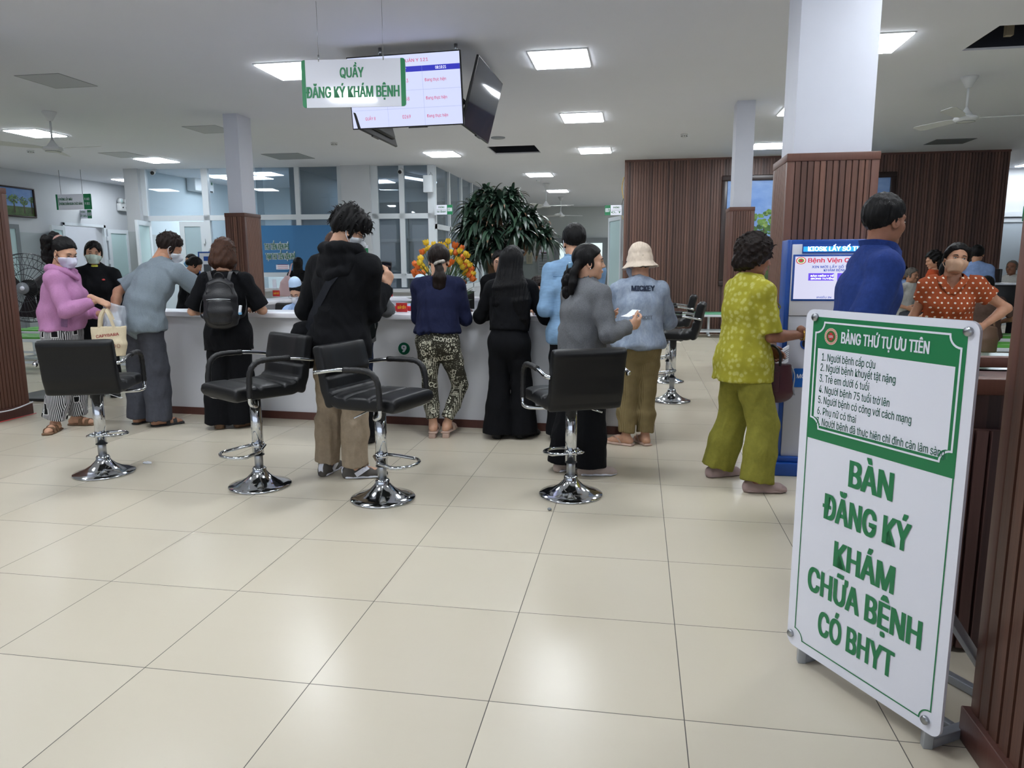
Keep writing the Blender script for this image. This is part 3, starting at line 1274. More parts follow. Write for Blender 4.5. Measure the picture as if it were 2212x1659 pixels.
sline('BẢNG THỨ TỰ ƯU TIÊN', (1816.7, 740.5), (2007, 764.8), .033, m_signw, .03, .0018)
m_lst = mat('sign_list_ink', (24, 84, 70), .4)
for txt, l, r in (('1. Người bệnh cấp cứu', (1774.8, 779.3), (1889.8, 795.5)), ('2. Người bệnh khuyết tật nặng', (1772, 801.7), (1934, 827)), ('3. Trẻ em dưới 6 tuổi', (1770, 825), (1877, 843)),
                  ('4. Người bệnh 75 tuổi trở lên', (1769, 847), (1921, 879)), ('5. Người bệnh có công với cách mạng', (1767, 871), (1968, 914)), ('6. Phụ nữ có thai', (1765, 894), (1848.5, 913)), ('7. Người bệnh đã thực hiện chỉ định cận lâm sàng', (1763, 916), (2040, 988))):
    sline(txt, l, r, .0235, m_lst, .010)
for txt, l, r in (('BÀN', (1831, 1050.5), (1927, 1080.5)), ('ĐĂNG KÝ', (1777.7, 1119), (1968, 1193)), ('KHÁM', (1798, 1228), (1930, 1274)), ('CHỮA BỆNH', (1744, 1271), (1989, 1403)), ('CÓ BHYT', (1766, 1367), (1929, 1467))):
    sline(txt, l, r, .080, m_green, .035)
# round emblem: cream ring, green field, red cross, 121
ea, ec = sg(1796, 727)
EM = [m_signw, mat('emblem_cream', (225, 205, 190), .4), mat('emblem_green', (96, 130, 60), .4), mat('emblem_red', (200, 44, 44), .4)]
for r_, m_, li in ((.026, EM[1], .0018), (.0185, EM[2], .0021), (.0165, mat('emblem_leaf', (60, 100, 52), .4), .0023)):
    f = FF(li)
    b.add([f(ea + r_ * math.cos(2 * PI * i / 32), ec + r_ * math.sin(2 * PI * i / 32)) for i in range(32)], [tuple(range(32))], m_)
for dx, dy in ((.0055, .0115), (.0115, .0055)):
    rect(b, ea - dx, ec - dy, ea + dx, ec + dy, EM[3], .0026)
b.text('121', lambda p, q, d=0: F0(ea + p, ec - .003 + q, .0029), m_signw, .0065, bold=.04)
for k in range(24):
    a = 2 * PI * k / 24
    f = FF(.0026)
    x, y = ea + .0222 * math.cos(a), ec + .0222 * math.sin(a)
    b.add([f(x - .0013, y - .002), f(x + .0013, y - .002), f(x + .0013, y + .002), f(x - .0013, y + .002)], [(0, 1, 2, 3)], EM[3])
W(b.build('sign_panel', st))
Rs = Matrix((sw, V((0, 0, 1)), sn)).transposed()
for x, y in ((1763, 685), (2094, 716), (1709, 1367), (2000, 1555)):
    a, c = sg(x, y)
    W(MB().lathe([(.0115, -.006), (.0125, .006), (.0115, .0085), (0, .0085)], m_steel, F0(a, c, 0), 20, Rs).build('standoff_screw', st))
# tubular frame behind the panel
m_tube = mat('galvanised_tube', (170, 176, 186), .35, metal=.6)
sb = -sn


def bar(a, c, s, m, name, parent):
    a, c = V(a), V(c)
    d = (c - a)
    z = d.normalized()
    x = z.cross(V((0, 0, 1)))
    x = x.normalized() if x.length > .1 else V((1, 0, 0))
    R3 = Matrix((x, z.cross(x), z)).transposed()
    return W(MB().box((a + c) / 2, (s, s, d.length), m, R3, .002).build(name, parent))


for a in (.045, SW - .055):
    f0 = so + sw * a + sb * .026
    bar((f0.x, f0.y, 0), (f0.x, f0.y, 1.17), .026, m_tube, 'frame_upright', st)
    q = f0 + sb * .36
    bar((f0.x, f0.y, .016), (q.x, q.y, .016), .03, m_tube, 'frame_foot', st)
    g0 = f0 + sb * .015
    bar((g0.x, g0.y, .42), (q.x - sb.x * .02, q.y - sb.y * .02, .03), .024, m_tube, 'frame_brace', st)
q0 = so + sw * .045 + sb * .386
q1 = so + sw * (SW - .055) + sb * .386
bar((q0.x, q0.y, .016), (q1.x, q1.y, .016), .028, m_tube, 'rear_rail', st)
q0 = so + sw * .045 + sb * .15
q1 = so + sw * (SW - .055) + sb * .15
bar((q0.x, q0.y, .016), (q1.x, q1.y, .016), .024, m_tube, 'rear_rail', st)

# ---------------------------------------------------------------- reception desk behind the sign
rd = thing('reception_desk', 'dark slatted timber reception desk behind the priority sign', 'desk', (1.45, 1.2, 0))
b = MB()
ya = 1.16
b.span((1.42, ya, .02), (2.6, ya + .03, .80), m_wooddk)
slats(b, (1.42, ya), (2.6, ya), .02, .80, .045, .014, m_wooddk)
slats(b, (1.42, ya + .55), (1.42, ya), .02, .80, .045, .014, m_wooddk)
W(b.build('slatted_front', rd))
zt = aty(2145, 815, ya).z
W(MB().span((1.44, ya + .04, .02), (2.6, ya + .34, zt - .02), m_wooddk).build('inner_case', rd))
W(MB().span((1.40, ya - .04, zt - .055), (2.6, ya + .02, zt), m_woodtrim, .004).build('front_ledge', rd))
W(MB().span((1.40, ya + .32, zt - .01), (2.6, ya + .36, zt + .03), m_woodtrim, .004).span((1.40, ya + .3, zt - .05), (2.6, ya + .9, zt - .02), mat('desk_glass', (120, 140, 130), .1)).build('desk_top', rd))

# ---------------------------------------------------------------- hanging registration sign
HA, HB = V((-2.12, 4.03, 0)), V((-1.325, 4.11, 0))
hu = (HB - HA).normalized()
hn = V((hu.y, -hu.x, 0))
hs = thing('hanging_sign', 'large hanging white sign with green ends reading QUẦY ĐĂNG KÝ KHÁM BỆNH', 'sign', (HA + HB) / 2)
HW, HZ0, HZ1 = (HB - HA).length, 2.54, 2.885
Fh = lambda a, c, d=0: HA + hu * a + V((0, 0, HZ0 + c)) + hn * d
hh = HZ1 - HZ0
m_gloss = mat('glossy_sign_face', (216, 218, 228), .04, spec=.7, coat=.6)
b = MB().prism(rounded(HW, hh, .022, 5, HW / 2, hh / 2), .008, m_gloss, lambda a, c, d=0: Fh(a, c, d - .008))
for x0, x1 in ((.0, .031), (HW - .036, HW)):
    pts = [q for q in rounded(HW, hh, .022, 5, HW / 2, hh / 2)]
    pts = [(min(max(q[0], x0), x1), q[1]) for q in pts]
    b.add([Fh(q[0], q[1], .001) for q in pts], [tuple(range(len(pts)))], m_green)
b.text('QUẦY', lambda a, c, d=0: Fh(HW * .487 + a, .215 + c, .0016), m_green, .070, maxw=.185, bold=.03)
b.text('ĐĂNG KÝ KHÁM BỆNH', lambda a, c, d=0: Fh(HW * .487 + a, .072 + c, .0016), m_green, .078, maxw=HW - .075, bold=.035)
W(b.build('sign_panel', hs))
for px in (690, 826):
    a = (aty(px, 125, 4.07) - HA).dot(hu)
    q = Fh(a, hh, -.004)
    W(MB().tube([q, (q.x, q.y, H)], .0016, m_steel, 6).build('suspension_wire', hs))
    W(MB().cyl((q.x, q.y, q.z - .012), (q.x, q.y, q.z + .035), .006, m_steel, 12).build('wire_clip', hs))

# ---------------------------------------------------------------- trio of hanging screens
m_bez = mat('screen_bezel', (10, 10, 13), .5)
m_off = mat('dark_screen_glass', (28, 33, 44), .05, spec=.8)
t = NT('lit_screen')
t.base(srgb(30, 30, 40))
t.b.inputs['Emission Color'].default_value = srgb(205, 212, 246)
t.b.inputs['Emission Strength'].default_value = .95
m_lit_scr = t.m
m_scr_blue = mat('screen_blue', (30, 30, 130), .4, emit=(32, 36, 160), estr=.9)
m_scr_red = mat('screen_red', (120, 20, 60), .4, emit=(190, 70, 110), estr=.9)
m_scr_line = mat('screen_line', (90, 100, 140), .4, emit=(140, 150, 190), estr=.9)
m_scr_wht = mat('screen_white', (230, 230, 240), .4, emit=(235, 235, 245), estr=.9)


def tv(label, c, ux, uy, w, h, on):
    """screen with centre c, right axis ux, up axis uy"""
    ux, uy = V(ux).normalized(), V(uy).normalized()
    n = ux.cross(uy)
    t = thing('hanging_tv', label, 'television', c, 0, 'televisions on the ceiling mount')
    F = lambda a, e, d=0: V(c) + ux * a + uy * e + n * d
    R3 = Matrix((ux, uy, n)).transposed()
    b = MB().box(F(0, 0, -.012), (w + .02, h + .02, .024), m_bez, R3, .004)
    b.box(F(0, -h * .12, -.04), (w * .8, h * .62, .05), m_bez, R3, .02)
    W(b.build('housing', t))
    b = MB()
    b.quad(F(-w / 2, -h / 2, .001), F(w / 2, -h / 2, .001), F(w / 2, h / 2, .001), F(-w / 2, h / 2, .001), m_lit_scr if on else m_off)
    if on:
        def rc_(a0, e0, a1, e1, m, l=.002):
            b.quad(F(a0, e0, l), F(a1, e0, l), F(a1, e1, l), F(a0, e1, l), m)
        hw, h2 = w / 2, h / 2
        top = h2 - h * .165
        rc_(-hw, top - .046, hw, top, m_scr_blue)
        for k in (1, 2):
            y = top - .046 - k * (top - .046 + h2) / 3
            rc_(-hw, y - .001, hw, y + .001, m_scr_line)
        for xk in (-hw + w / 3, hw - w / 3):
            rc_(xk - .001, -h2, xk + .001, top, m_scr_line)
        T = lambda txt, x, y, hh_, mw, m, al='CENTER': b.text(txt, lambda a, e, d=0: F(x + a, y + e, .003), m, hh_, maxw=mw, align=al, bold=.01)
        T('BỆNH VIỆN QUÂN Y 121', .0, top + .035, .026, .48, m_scr_red)
        T('STT', 0, top - .034, .022, .06, m_scr_wht)
        T('08:10:21', hw - w / 6, top - .034, .024, .1, m_scr_wht)
        T('QUẦY', -hw + w / 6, top - .034, .022, .07, m_scr_wht)
        rh = (top - .046 + h2) / 3
        for k, (q, nn) in enumerate((('QUẦY 6', '0283'), ('QUẦY 7', '0268'), ('QUẦY 8', '0269'))):
            y = top - .046 - (k + .5) * rh - .01
            T(q, -hw + w / 6, y, .026, .1, m_scr_red)
            T(nn, 0, y, .03, .08, m_scr_red)
            T('Đang thực hiện', hw - w / 3 + .02, y, .026, .2, m_scr_red, 'LEFT')
    W(b.build('screen', t))
    W(MB().box(F(.1, -h / 2 - .012, -.01), (.18, .014, .02), m_bez, R3).build('sensor_bar', t))
    return t


def tvax(yaw, tilt):
    n = V((math.sin(yaw), -math.cos(yaw), 0))
    return (math.cos(yaw), math.sin(yaw), 0), V((0, 0, math.cos(tilt))) + n * math.sin(tilt)


tv('lit queue number screen hanging behind the registration sign', (-1.683, 5.21, 2.905), *tvax(-.055, .144), 1.06, .60, True)
tv('dark switched-off television facing right beside the lit queue screen', (-1.068, 5.77, 2.891), *tvax(1.556, .265), 1.06, .59, False)
tv('television facing left behind the lit queue screen, its black underside showing below', (-2.24, 5.80, 2.891), *tvax(-PI / 2, .265), 1.06, .59, False)
tm = thing('screen_mount', 'black ceiling mount carrying the three hanging screens', 'bracket', (-1.65, 5.78, H))
MB().cyl((0, 0, 0), (0, 0, -.6), .03, m_black).cyl((0, 0, -.01), (0, 0, 0), .1, m_black).build('pole', tm)
MB().tube([(0, 0, -.3), (0, -.47, -.33)], .02, m_black).tube([(0, 0, -.38), (.5, 0, -.40)], .02, m_black).tube([(0, 0, -.4), (-.5, 0, -.40)], .02, m_black).build('arm', tm)
for x in (-.28, .43):
    MB().cyl((x, -.50, 0), (x, -.50, -.07), .016, m_steel, 12).build('hanger', tm)
MB().tube(smooth([(.36, -.34, -.2), (.44, -.36, -.28), (.40, -.34, -.36), (.46, -.22, -.45)], 5), .007, m_black, 6).build('cable', tm)


# ---------------------------------------------------------------- ceiling fans
m_fan = mat('fan_white', (205, 208, 210), .45)


def ceiling_fan(x, y, label, drop=.42, a0=10, r=.68):
    t = thing('ceiling_fan', label, 'ceiling fan', (x, y, H), R(a0), 'white ceiling fans')
    MB().lathe([(.085, 0), (.085, -.012), (.03, -.11), (.0, -.115)][::-1], m_fan, n=24).build('canopy', t)
    MB().cyl((0, 0, -.1), (0, 0, -drop), .0125, m_fan, 12).build('downrod', t)
    z = -drop
    MB().lathe([(.014, z + .0), (.03, z - .03), (.07, z - .085), (.115, z - .10), (.12, z - .125), (.085, z - .15), (0, z - .152)][::-1], m_fan, n=28).tube([(.088 * math.cos(2 * PI * i / 24), .088 * math.sin(2 * PI * i / 24), z - .149) for i in range(24)], .003, m_alug, 6, True).build('motor_housing', t)
    for k in range(3):
        a = 2 * PI * k / 3
        u = V((math.cos(a), math.sin(a), 0))
        w = V((-u.y, u.x, .22)).normalized()
        b = MB()
        pts = [(.1, .03), (.16, .035), (.22, .055), (r - .05, .075), (r, .05)]
        vs = []
        for d, hw in pts:
            for s in (-1, 1):
                vs.append(u * d + w * (s * hw) + V((0, 0, z - .112)))
        vs2 = [v + V((0, 0, .004)) for v in vs]
        fs = []
        k2 = len(vs)
        for i in range(len(pts) - 1):
            fs += [(2 * i, 2 * i + 1, 2 * i + 3, 2 * i + 2), (k2 + 2 * i, k2 + 2 * i + 2, k2 + 2 * i + 3, k2 + 2 * i + 1), (2 * i, 2 * i + 2, k2 + 2 * i + 2, k2 + 2 * i), (2 * i + 1, k2 + 2 * i + 1, k2 + 2 * i + 3, 2 * i + 3)]
        fs.append((k2 - 2, k2 - 1, 2 * k2 - 1, 2 * k2 - 2))
        b.add(vs + vs2, fs, m_fan)
        b.build('blade', t)
    return t


ceiling_fan(-7.02, 7.15, 'white ceiling fan at the upper left beside the lit panel', .34, -2)
ceiling_fan(3.86, 7.42, 'white ceiling fan at the upper right below the dark opening', .31, -6)
ceiling_fan(-1.83, 16.8, 'white ceiling fan over the corridor, nearer of the two above the tree', .42, 0)
ceiling_fan(-1.85, 20.5, 'white ceiling fan over the corridor, farther one above the blue-shirted man', .42, 25)
ceiling_fan(-5.62, 15.2, 'white ceiling fan behind the office glass left of the white pier', .12, 15)


def detector(x, y, label):
    t = thing('smoke_detector', label, 'smoke detector', (x, y, H), 0, 'smoke detectors')
    MB().lathe([(.055, 0), (.055, -.014), (.045, -.02), (.042, -.042), (.03, -.05), (0, -.05)][::-1], m_fan, n=20).build('body', t)
    b = MB()
    for k in range(8):
        a = 2 * PI * k / 8
        b.box((.043 * math.cos(a), .043 * math.sin(a), -.032), (.012, .012, .01), m_black, rotm(0, 0, a))
    b.build('vent_slot', t)


detector(-4.44, 10.1, 'small smoke detector on the ceiling right of the left column')
detector(1.08, 10.41, 'small smoke detector on the ceiling before the timber wall')
detector(-9.8, 9.86, 'small smoke detector below the left ceiling fan')
detector(-1.9, 15.9, 'small smoke detector over the corridor above the tree')
dl = thing('ceiling_speaker', 'small round ceiling speaker behind the dark television', 'ceiling speaker', (-1.76, 10.14, H))
MB().lathe([(.11, 0), (.11, -.012), (.09, -.018), (0, -.018)][::-1], mat('speaker_grey', (140, 146, 154), .6)).build('grille_body', dl)
m_hatch = mat('hatch_panel', (184, 188, 194), .7)
for k, (x, y, w, d, dk) in enumerate(((-5.70, 5.78, .52, .56, 0), (-5.72, 8.65, .52, .56, 0), (-5.85, 11.35, .7, .7, 1), (-8.6, 10.6, .55, .6, 0), (5.4, 11.95, .6, .55, 2), (6.3, 7.9, .55, .6, 0))):
    o = MB().span((x - w / 2, y - d / 2, H - .004), (x + w / 2, y + d / 2, H + .001), [m_hatch, mat('vent_grey', (150, 156, 162), .7), mat('vent_dark', (104, 108, 112), .7)][dk]).build('ceiling_hatch')
    b = MB()
    for p_, q_ in (((-w / 2, -d / 2), (w / 2, -d / 2 + .006)), ((-w / 2, d / 2 - .006), (w / 2, d / 2)), ((-w / 2, -d / 2), (-w / 2 + .006, d / 2)), ((w / 2 - .006, -d / 2), (w / 2, d / 2))):
        b.span((x + p_[0], y + p_[1], H - .0055), (x + q_[0], y + q_[1], H - .003), m_alug)
    b.build('shadow_gap_trim', o)
    tag(o, ['square ceiling access panel at the upper left', 'square ceiling access panel left of the left column', 'greyish ceiling grille between left column and registration sign', 'square ceiling access panel above the small hanging sign', 'dark grey ceiling panel above the timber wall at right', 'square ceiling access panel at the right edge beside the fan'][k], 'ceiling panel', 'ceiling access panels')

# ---------------------------------------------------------------- small signs, fittings
hs2 = thing('hanging_sign', 'small hanging green and white direction sign at the far left', 'sign', (-11.05, 12.22, 2.66))
b = MB().span((-.4, -.01, -.155), (.4, .01, .155), m_signw, .004).span((-.402, -.012, -.155), (-.36, .012, .155), m_green).span((.24, -.012, -.155), (.402, .012, .155), m_green)
b.text('PHÒNG LẤY MÁU', lambda a, c, d=0: V((-.32 + a, -.013, .03 + c)), m_greend, .048, maxw=.30, align='LEFT', bold=.03)
b.text('PHÒNG CHẨN ĐOÁN CHỨC NĂNG', lambda a, c, d=0: V((-.32 + a, -.013, -.06 + c)), m_greend, .048, maxw=.53, align='LEFT', bold=.03)
b.text('P. A02', lambda a, c, d=0: V((.265 + a, -.014, .03 + c)), m_signw, .045, maxw=.11, align='LEFT', bold=.02)
b.text('P. B11', lambda a, c, d=0: V((.265 + a, -.014, -.06 + c)), m_signw, .045, maxw=.11, align='LEFT', bold=.02)
b.span((-.345, -.013, -.07), (-.335, -.011, .08), m_greend)
b.build('sign_panel', hs2)
for x in (-.28, .22):
    MB().tube([(x, 0, .155), (x, 0, H - 2.66)], .005, m_steel, 6).build('suspension_wire', hs2)


def door_sign(loc, u, w, h, left_green, num, l1, l2, label, wg=.34):
    u = V(u).normalized()
    n = V((u.y, -u.x, 0))
    t = thing('room_sign', label, 'sign', loc, 0, 'green and white room number signs')
    F = lambda a, c, d=0: u * a + V((0, 0, c)) + n * d
    R3 = Matrix((u, -n, V((0, 0, 1)))).transposed()
    b = MB().box((0, 0, 0), (w, .012, h), m_signw, R3)
    g0, g1 = (-w / 2, -w / 2 + w * wg) if left_green else (w / 2 - w * wg, w / 2)
    for sgn in (1,):
        b.quad(F(g0, -h / 2, .007), F(g1, -h / 2, .007), F(g1, h / 2, .007), F(g0, h / 2, .007), m_green)
        b.text(num, lambda a, c, d=0: F((g0 + g1) / 2 + a, -h * .17 + c, .009), m_signw, h * .36, maxw=w * wg * .8, bold=.03)
        cx = (g1 + w / 2) / 2 if left_green else (-w / 2 + g0) / 2
        b.text(l1, lambda a, c, d=0: F(cx + a, h * .18 + c, .009), m_greend, h * .16, maxw=w * .36, bold=.03)
        b.text(l2, lambda a, c, d=0: F(cx + a, -h * .3 + c, .009), m_greend, h * .18, maxw=w * .58, bold=.03)
        b.quad(F(cx - w * .3, -.003, .008), F(cx + w * .3, -.003, .008), F(cx + w * .3, .003, .008), F(cx - w * .3, .003, .008), m_alug)
    b.build('sign_panel', t)
    return t


q = aty(960, 453, 12.85)
ds = door_sign((q.x, 12.85, q.z), (1, 0, 0), .335, .185, False, '008', 'PHÒNG', 'THU TIỀN BHYT', 'projecting green and white room sign 008 beside the tree')
MB().span((-.2, -.01, -.1), (-.16, .02, .1), m_alu).build('wall_bracket', ds)
q = aty(1325, 454, 13.2)
ds = door_sign((q.x, 13.2, q.z), (1, 0, 0), .33, .19, True, '007', 'PHÒNG', 'C. T', 'projecting green and white room sign 007 at the end of the timber wall')
MB().span((.16, -.01, -.1), (.2, .02, .1), m_alug).build('wall_bracket', ds)
q = aty(144, 465, 13.0)
door_sign((-11.98, 13.65, 2.52), (1, 0.1, 0), .30, .19, False, '010', 'PHÒNG', 'LẤY MÁU', 'small room sign over the left doorway beneath the hanging sign')
es = thing('exit_sign', 'small lit green EXIT sign above the corridor door', 'sign', (aty(1241, 501, 24.2).x, 24.2, aty(1241, 501, 24.2).z))
m_exit = mat('exit_lit_green', (20, 110, 60), .4, emit=(20, 130, 70), estr=.5)
m_exitb = mat('exit_lit_blue', (150, 180, 240), .4, emit=(190, 205, 255), estr=1.2)
b = MB().span((-.26, -.02, -.09), (.26, .02, .09), m_exit).span((-.24, -.024, -.06), (.1, -.019, .06), mat('exit_blue_field', (40, 70, 190), .4, emit=(50, 80, 210), estr=.6))
b.text('EXIT', lambda a, c, d=0: V((-.07 + a, -.026, -.02 + c)), m_exitb, .06, maxw=.28, bold=.03)
b.build('sign_panel', es)
q = aty(2209, 462, 15.5)
door_sign((q.x + .25, 15.5, q.z), (1, 0, 0), .5, .3, True, '0', 'PHÒNG', '', 'edge of a green room sign at the right border of the photo')
# poster notices on the far corridor wall and on the office pier
for k, (px0, py0, px1, py1, Y, head, body, lb) in enumerate(((1162, 540, 1184, 590, 24.3, m_signw, mat('poster_grey', (150, 158, 162), .6), 'grey notice poster on the corridor wall left of the door'),
                                                   (1137, 545, 1150, 570, 24.3, mat('poster_cream', (190, 186, 160), .6), mat('poster_cream2', (176, 172, 150), .6), 'small cream picture on the corridor wall behind the tree'),
                                                   (1166, 545, 1184, 549, 24.25, mat('pink_strip', (180, 110, 130), .6), m_signw, 'pink strip notice above the grey corridor poster'))):
    a, c = aty(px0, py0, Y), aty(px1, py1, Y)
    b = MB().span((a.x, Y, c.z), (c.x, Y + .02, a.z), body).span((a.x, Y - .004, a.z - (a.z - c.z) * .2), (c.x, Y, a.z), head)
    for i in range(5):
        z = c.z + (a.z - c.z) * (.15 + i * .12)
        b.span((a.x + .05, Y - .004, z), (c.x - .05, Y, z + .012), m_ink)
    tag(b.build('wall_poster'), lb, 'poster')
s0, z1 = fpx(788, 530)
s1, z0 = fpx(802, 582)
b = MB()
fbox(b, s0 - .05, s1, z0 + .24, z1, .01, m_signw, .18)
fbox(b, s0 - .05, s1, z1 - .42, z1 - .06, .012, m_green, .18)
for i in range(6):
    fbox(b, s0 - .02, s1 - .03, z1 - .38 + i * .05, z1 - .37 + i * .05, .014, m_signw, .18)
fbox(b, s0 - .05, s1, z0 - .05, z0 + .24, .012, m_red, .18)
tag(b.build('wall_poster'), 'green and red notices on the white pier behind the tall young man', 'poster')

# blue film with lettering on the office glass
m_film = glass('blue_film', (110, 170, 210), .8, .1, (70, 124, 172))
bl = MB()
fquad(bl, S(562), S(733), fpx(640, 588)[1], fpx(640, 487)[1], m_film, .056)
for txt, l, r in (('THU TIỀN VIỆN PHÍ', (574, 539), (627, 540)), ('TẠM THU TIỀN VIỆN PHÍ', (577, 560), (641, 560))):
    a, z = fpx(*l)
    e, _ = fpx(*r)
    for lift, mm, bo in ((.060, m_signw, .10), (.064, m_greend, .03)):
        bl.text(txt, lambda p, q, d=0: FA + fu * (a + p) + fn * lift + V((0, 0, z + q)), mm, .115, maxw=e - a, bold=bo, align='LEFT')
o = bl.build('window_film'); tag(o, 'blue window film with green payment lettering on the office glass', 'window film')
s0, z1 = fpx(599, 572); s1, z0 = fpx(628, 582)
b = MB(); fbox(b, s0, s1, z0, z1, .004, m_signw, .064)
for i in range(3):
    fbox(b, s0 + .03, s1 - .03, z0 + .02 + i * .035, z0 + .028 + i * .035, .006, m_redtxt, .064)
tag(b.build('window_notice'), 'small white notice with red lines on the blue window film', 'notice')
q = FA + fu * S(596) + fn * .2
qr = thing('payment_stand', 'small white acrylic stand on the office window sill', 'stand', (q.x, q.y, zs))
MB().box((0, 0, .09), (.085, .006, .18), m_signw).box((0, 0, .004), (.09, .06, .008), m_signw).build('acrylic_plate', qr)

# air conditioner seen through the glass, cameras, emergency light, tube lamp
a0, a1 = atx(404, 381, -9.6), atx(445, 390, -9.6)
ac = thing('air_conditioner', 'white split air conditioner behind the office glass', 'air conditioner', (-9.52, (a0.y + a1.y) / 2, a0.z), PI / 2)
wac = a1.y - a0.y
MB().box((0, 0, -.16), (wac, .22, .30), mat('ac_white', (222, 226, 230), .4), None, .02, 3).build('casing', ac)
MB().box((.08, -.105, -.285), (wac * .6, .03, .03), m_black).build('outlet_vent', ac)
MB().box((wac * .38, -.112, -.1), (.06, .004, .06), m_greend).build('label_sticker', ac)
struct(MB().span((-9.75, 12.62, 0), (-9.65, 16.5, H), mat('office_pale_wall', (188, 202, 210), .6)).span((-9.65, 16.4, 0), (-6.62, 16.5, H), MATS['office_pale_wall']).span((-9.65, 12.62, 0), (-9.63, 16.4, 2.0), m_grayt).build('wall_office_left'))


def cctv(loc, label, dirv, br):
    t = thing('security_camera', label, 'security camera', loc)
    d = V(dirv).normalized()
    MB().tube([(0, 0, 0), V(br)], .02, m_fan, 10).build('bracket', t)
    MB().tube([-d * .09 + V((0, 0, -.03)), d * .08 + V((0, 0, -.03))], .045, m_fan, 16).build('body', t)
    MB().tube([d * .08 + V((0, 0, -.03)), d * .092 + V((0, 0, -.03))], .036, m_black, 16).build('lens', t)


q = aty(865, 366, 12.75)
cctv((q.x, 12.75, q.z), 'white security camera above the office window', (.15, -1, -.35), (0, .1, .02))
q = aty(330, 369, 12.35)
cctv((q.x, 12.35, q.z), 'small security camera at the top of the left office pier', (.5, -1, -.3), (0, .1, .02))
q = aty(922, 387, 12.7)
jb = thing('junction_box', 'white junction box on the corner post of the office', 'junction box', (q.x, 12.8, q.z - .08))
MB().span((-.09, -.06, -.16), (.09, .06, .16), m_alu, .006).build('box_body', jb)
MB().tube([(0.03, 0, .16), (.06, -.02, .22), (.08, 0, .16)], .008, m_alug, 8).build('cable_loop', jb)
el = thing('emergency_wall_lamp', 'twin-head emergency light on the left wall', 'emergency light', (-12.02, 14.97, 2.78))
MB().span((-.06, -.14, -.1), (.05, .14, .08), m_fan, .01).build('body', el)
for s in (-1, 1):
    MB().cyl((-.02, s * .09, .14), (.08, s * .09 - .02, .13), .062, m_fan).cyl((.08, s * .09 - .02, .13), (.083, s * .09 - .02, .13), .05, m_frost).build('lamp_head', el)
    MB().cyl((.05, s * .06, -.02), (.058, s * .06, -.02), .02, m_black, 10).build('indicator', el)
tl = thing('ceiling_tube_lamp', 'lit tube lamp behind the office glass near the security camera', 'tube light', (-4.35, 14.6, 3.2))
m_tubel = mat('tube_glow', (240, 244, 250), .4, emit=(235, 242, 255), estr=6)
MB().tube([(-.2, -.55, 0), (.2, .55, 0)], .025, m_tubel).build('tube', tl)
MB().box((0, 0, .05), (.06, 1.2, .04), m_fan, rotm(0, 0, -.35)).build('batten', tl)

# ---------------------------------------------------------------- pictures
def picture(name, o, u, w, h, label, seed, treeline):
    u = V(u).normalized()
    n = V((u.y, -u.x, 0))
    t = thing(name, label, 'picture', o)
    F = lambda a, c, d=0: V(o) + u * a + V((0, 0, c)) + n * d
    rr = random.Random(seed)
    b = MB()
    sky = NT('picture_sky' + str(seed))
    sky.p(Roughness=.25)
    cz = sky.noise(sky.coord(scale=(1, 1, 2)), 1.6, 5, .6)
    sky.base(sky.ramp(cz, [(.35, srgb(104, 140, 200)), (.7, srgb(140, 170, 216))]))
    b.quad(F(0, 0, .02), F(w, 0, .02), F(w, h, .02), F(0, h, .02), sky.m)
    m1 = mat('painted_grass', (74, 96, 52), .4, var=.4, vscale=9)
    b.quad(F(0, 0, .022), F(w, 0, .022), F(w, h * treeline * .55, .022), F(0, h * treeline * .55, .022), m1)
    ml = [mat('painted_leaf%d' % i, c, .4, var=.3, vscale=14) for i, c in enumerate(((70, 104, 48), (104, 138, 66), (48, 78, 40), (134, 160, 86)))]
    mtr = mat('painted_trunk', (70, 58, 44), .5)
    for cx, cy, cr in ((.25, treeline, .16), (.5, treeline * .95, .2), (.75, treeline * .9, .17), (.95, treeline, .12), (.05, treeline * .85, .14)):
        b.quad(F(cx * w - .02 * w, 0.1 * h, .024), F(cx * w + .02 * w, .1 * h, .024), F(cx * w + .012 * w, cy * h, .024), F(cx * w - .012 * w, cy * h, .024), mtr)
        for i in range(70):
            a, rad = rr.uniform(0, 2 * PI), cr * math.sqrt(rr.random())
            x, y = cx * w + rad * math.cos(a) * h * 1.1, cy * h + rad * math.sin(a) * h * .9
            r0 = cr * h * rr.uniform(.1, .24)
            pts = []
            for k in range(9):
                an = 2 * PI * k / 9
                rad2 = r0 * rr.uniform(.7, 1.15)
                pts.append((min(max(x + rad2 * math.cos(an), 0), w), min(max(y + rad2 * math.sin(an) * .7, 0), h)))
            d = .0245 + i * .00004
            b.add([F(q[0], q[1], d) for q in pts], [tuple(range(9))], ml[0 if y < cy * h else 1] if rr.random() < .6 else ml[rr.choice((0, 2, 3))])
    W(b.build('painted_scene', t))
    fr = MB()
    m_fr = mat('dark_carved_frame', (44, 30, 28), .35)
    fw = .07 * (w + h) / 2 * .6
    R3 = Matrix((u, -n, V((0, 0, 1)))).transposed()
    for c, s in (((w / 2, -fw / 2), (w + 2 * fw, fw)), ((w / 2, h + fw / 2), (w + 2 * fw, fw)), ((-fw / 2, h / 2), (fw, h)), ((w + fw / 2, h / 2), (fw, h))):
        fr.box(F(c[0], c[1], .03), (s[0], .06, s[1]), m_fr, R3, .012)
    W(fr.build('frame', t))
    return t


picture('wall_painting', (-12.08, 11.3, 2.38), (0, 1, 0), .98, .54, 'framed landscape painting with trees on the left wall', 3, .62)
a, c = aty(1572, 391, 13.05), aty(1924, 391, 13.05)
e = aty(1562, 606, 13.05)
picture('wall_painting', (a.x, 13.08, e.z), (1, 0, 0), c.x - a.x, a.z - e.z, 'large framed landscape painting on the timber wall behind the near column', 5, .56)

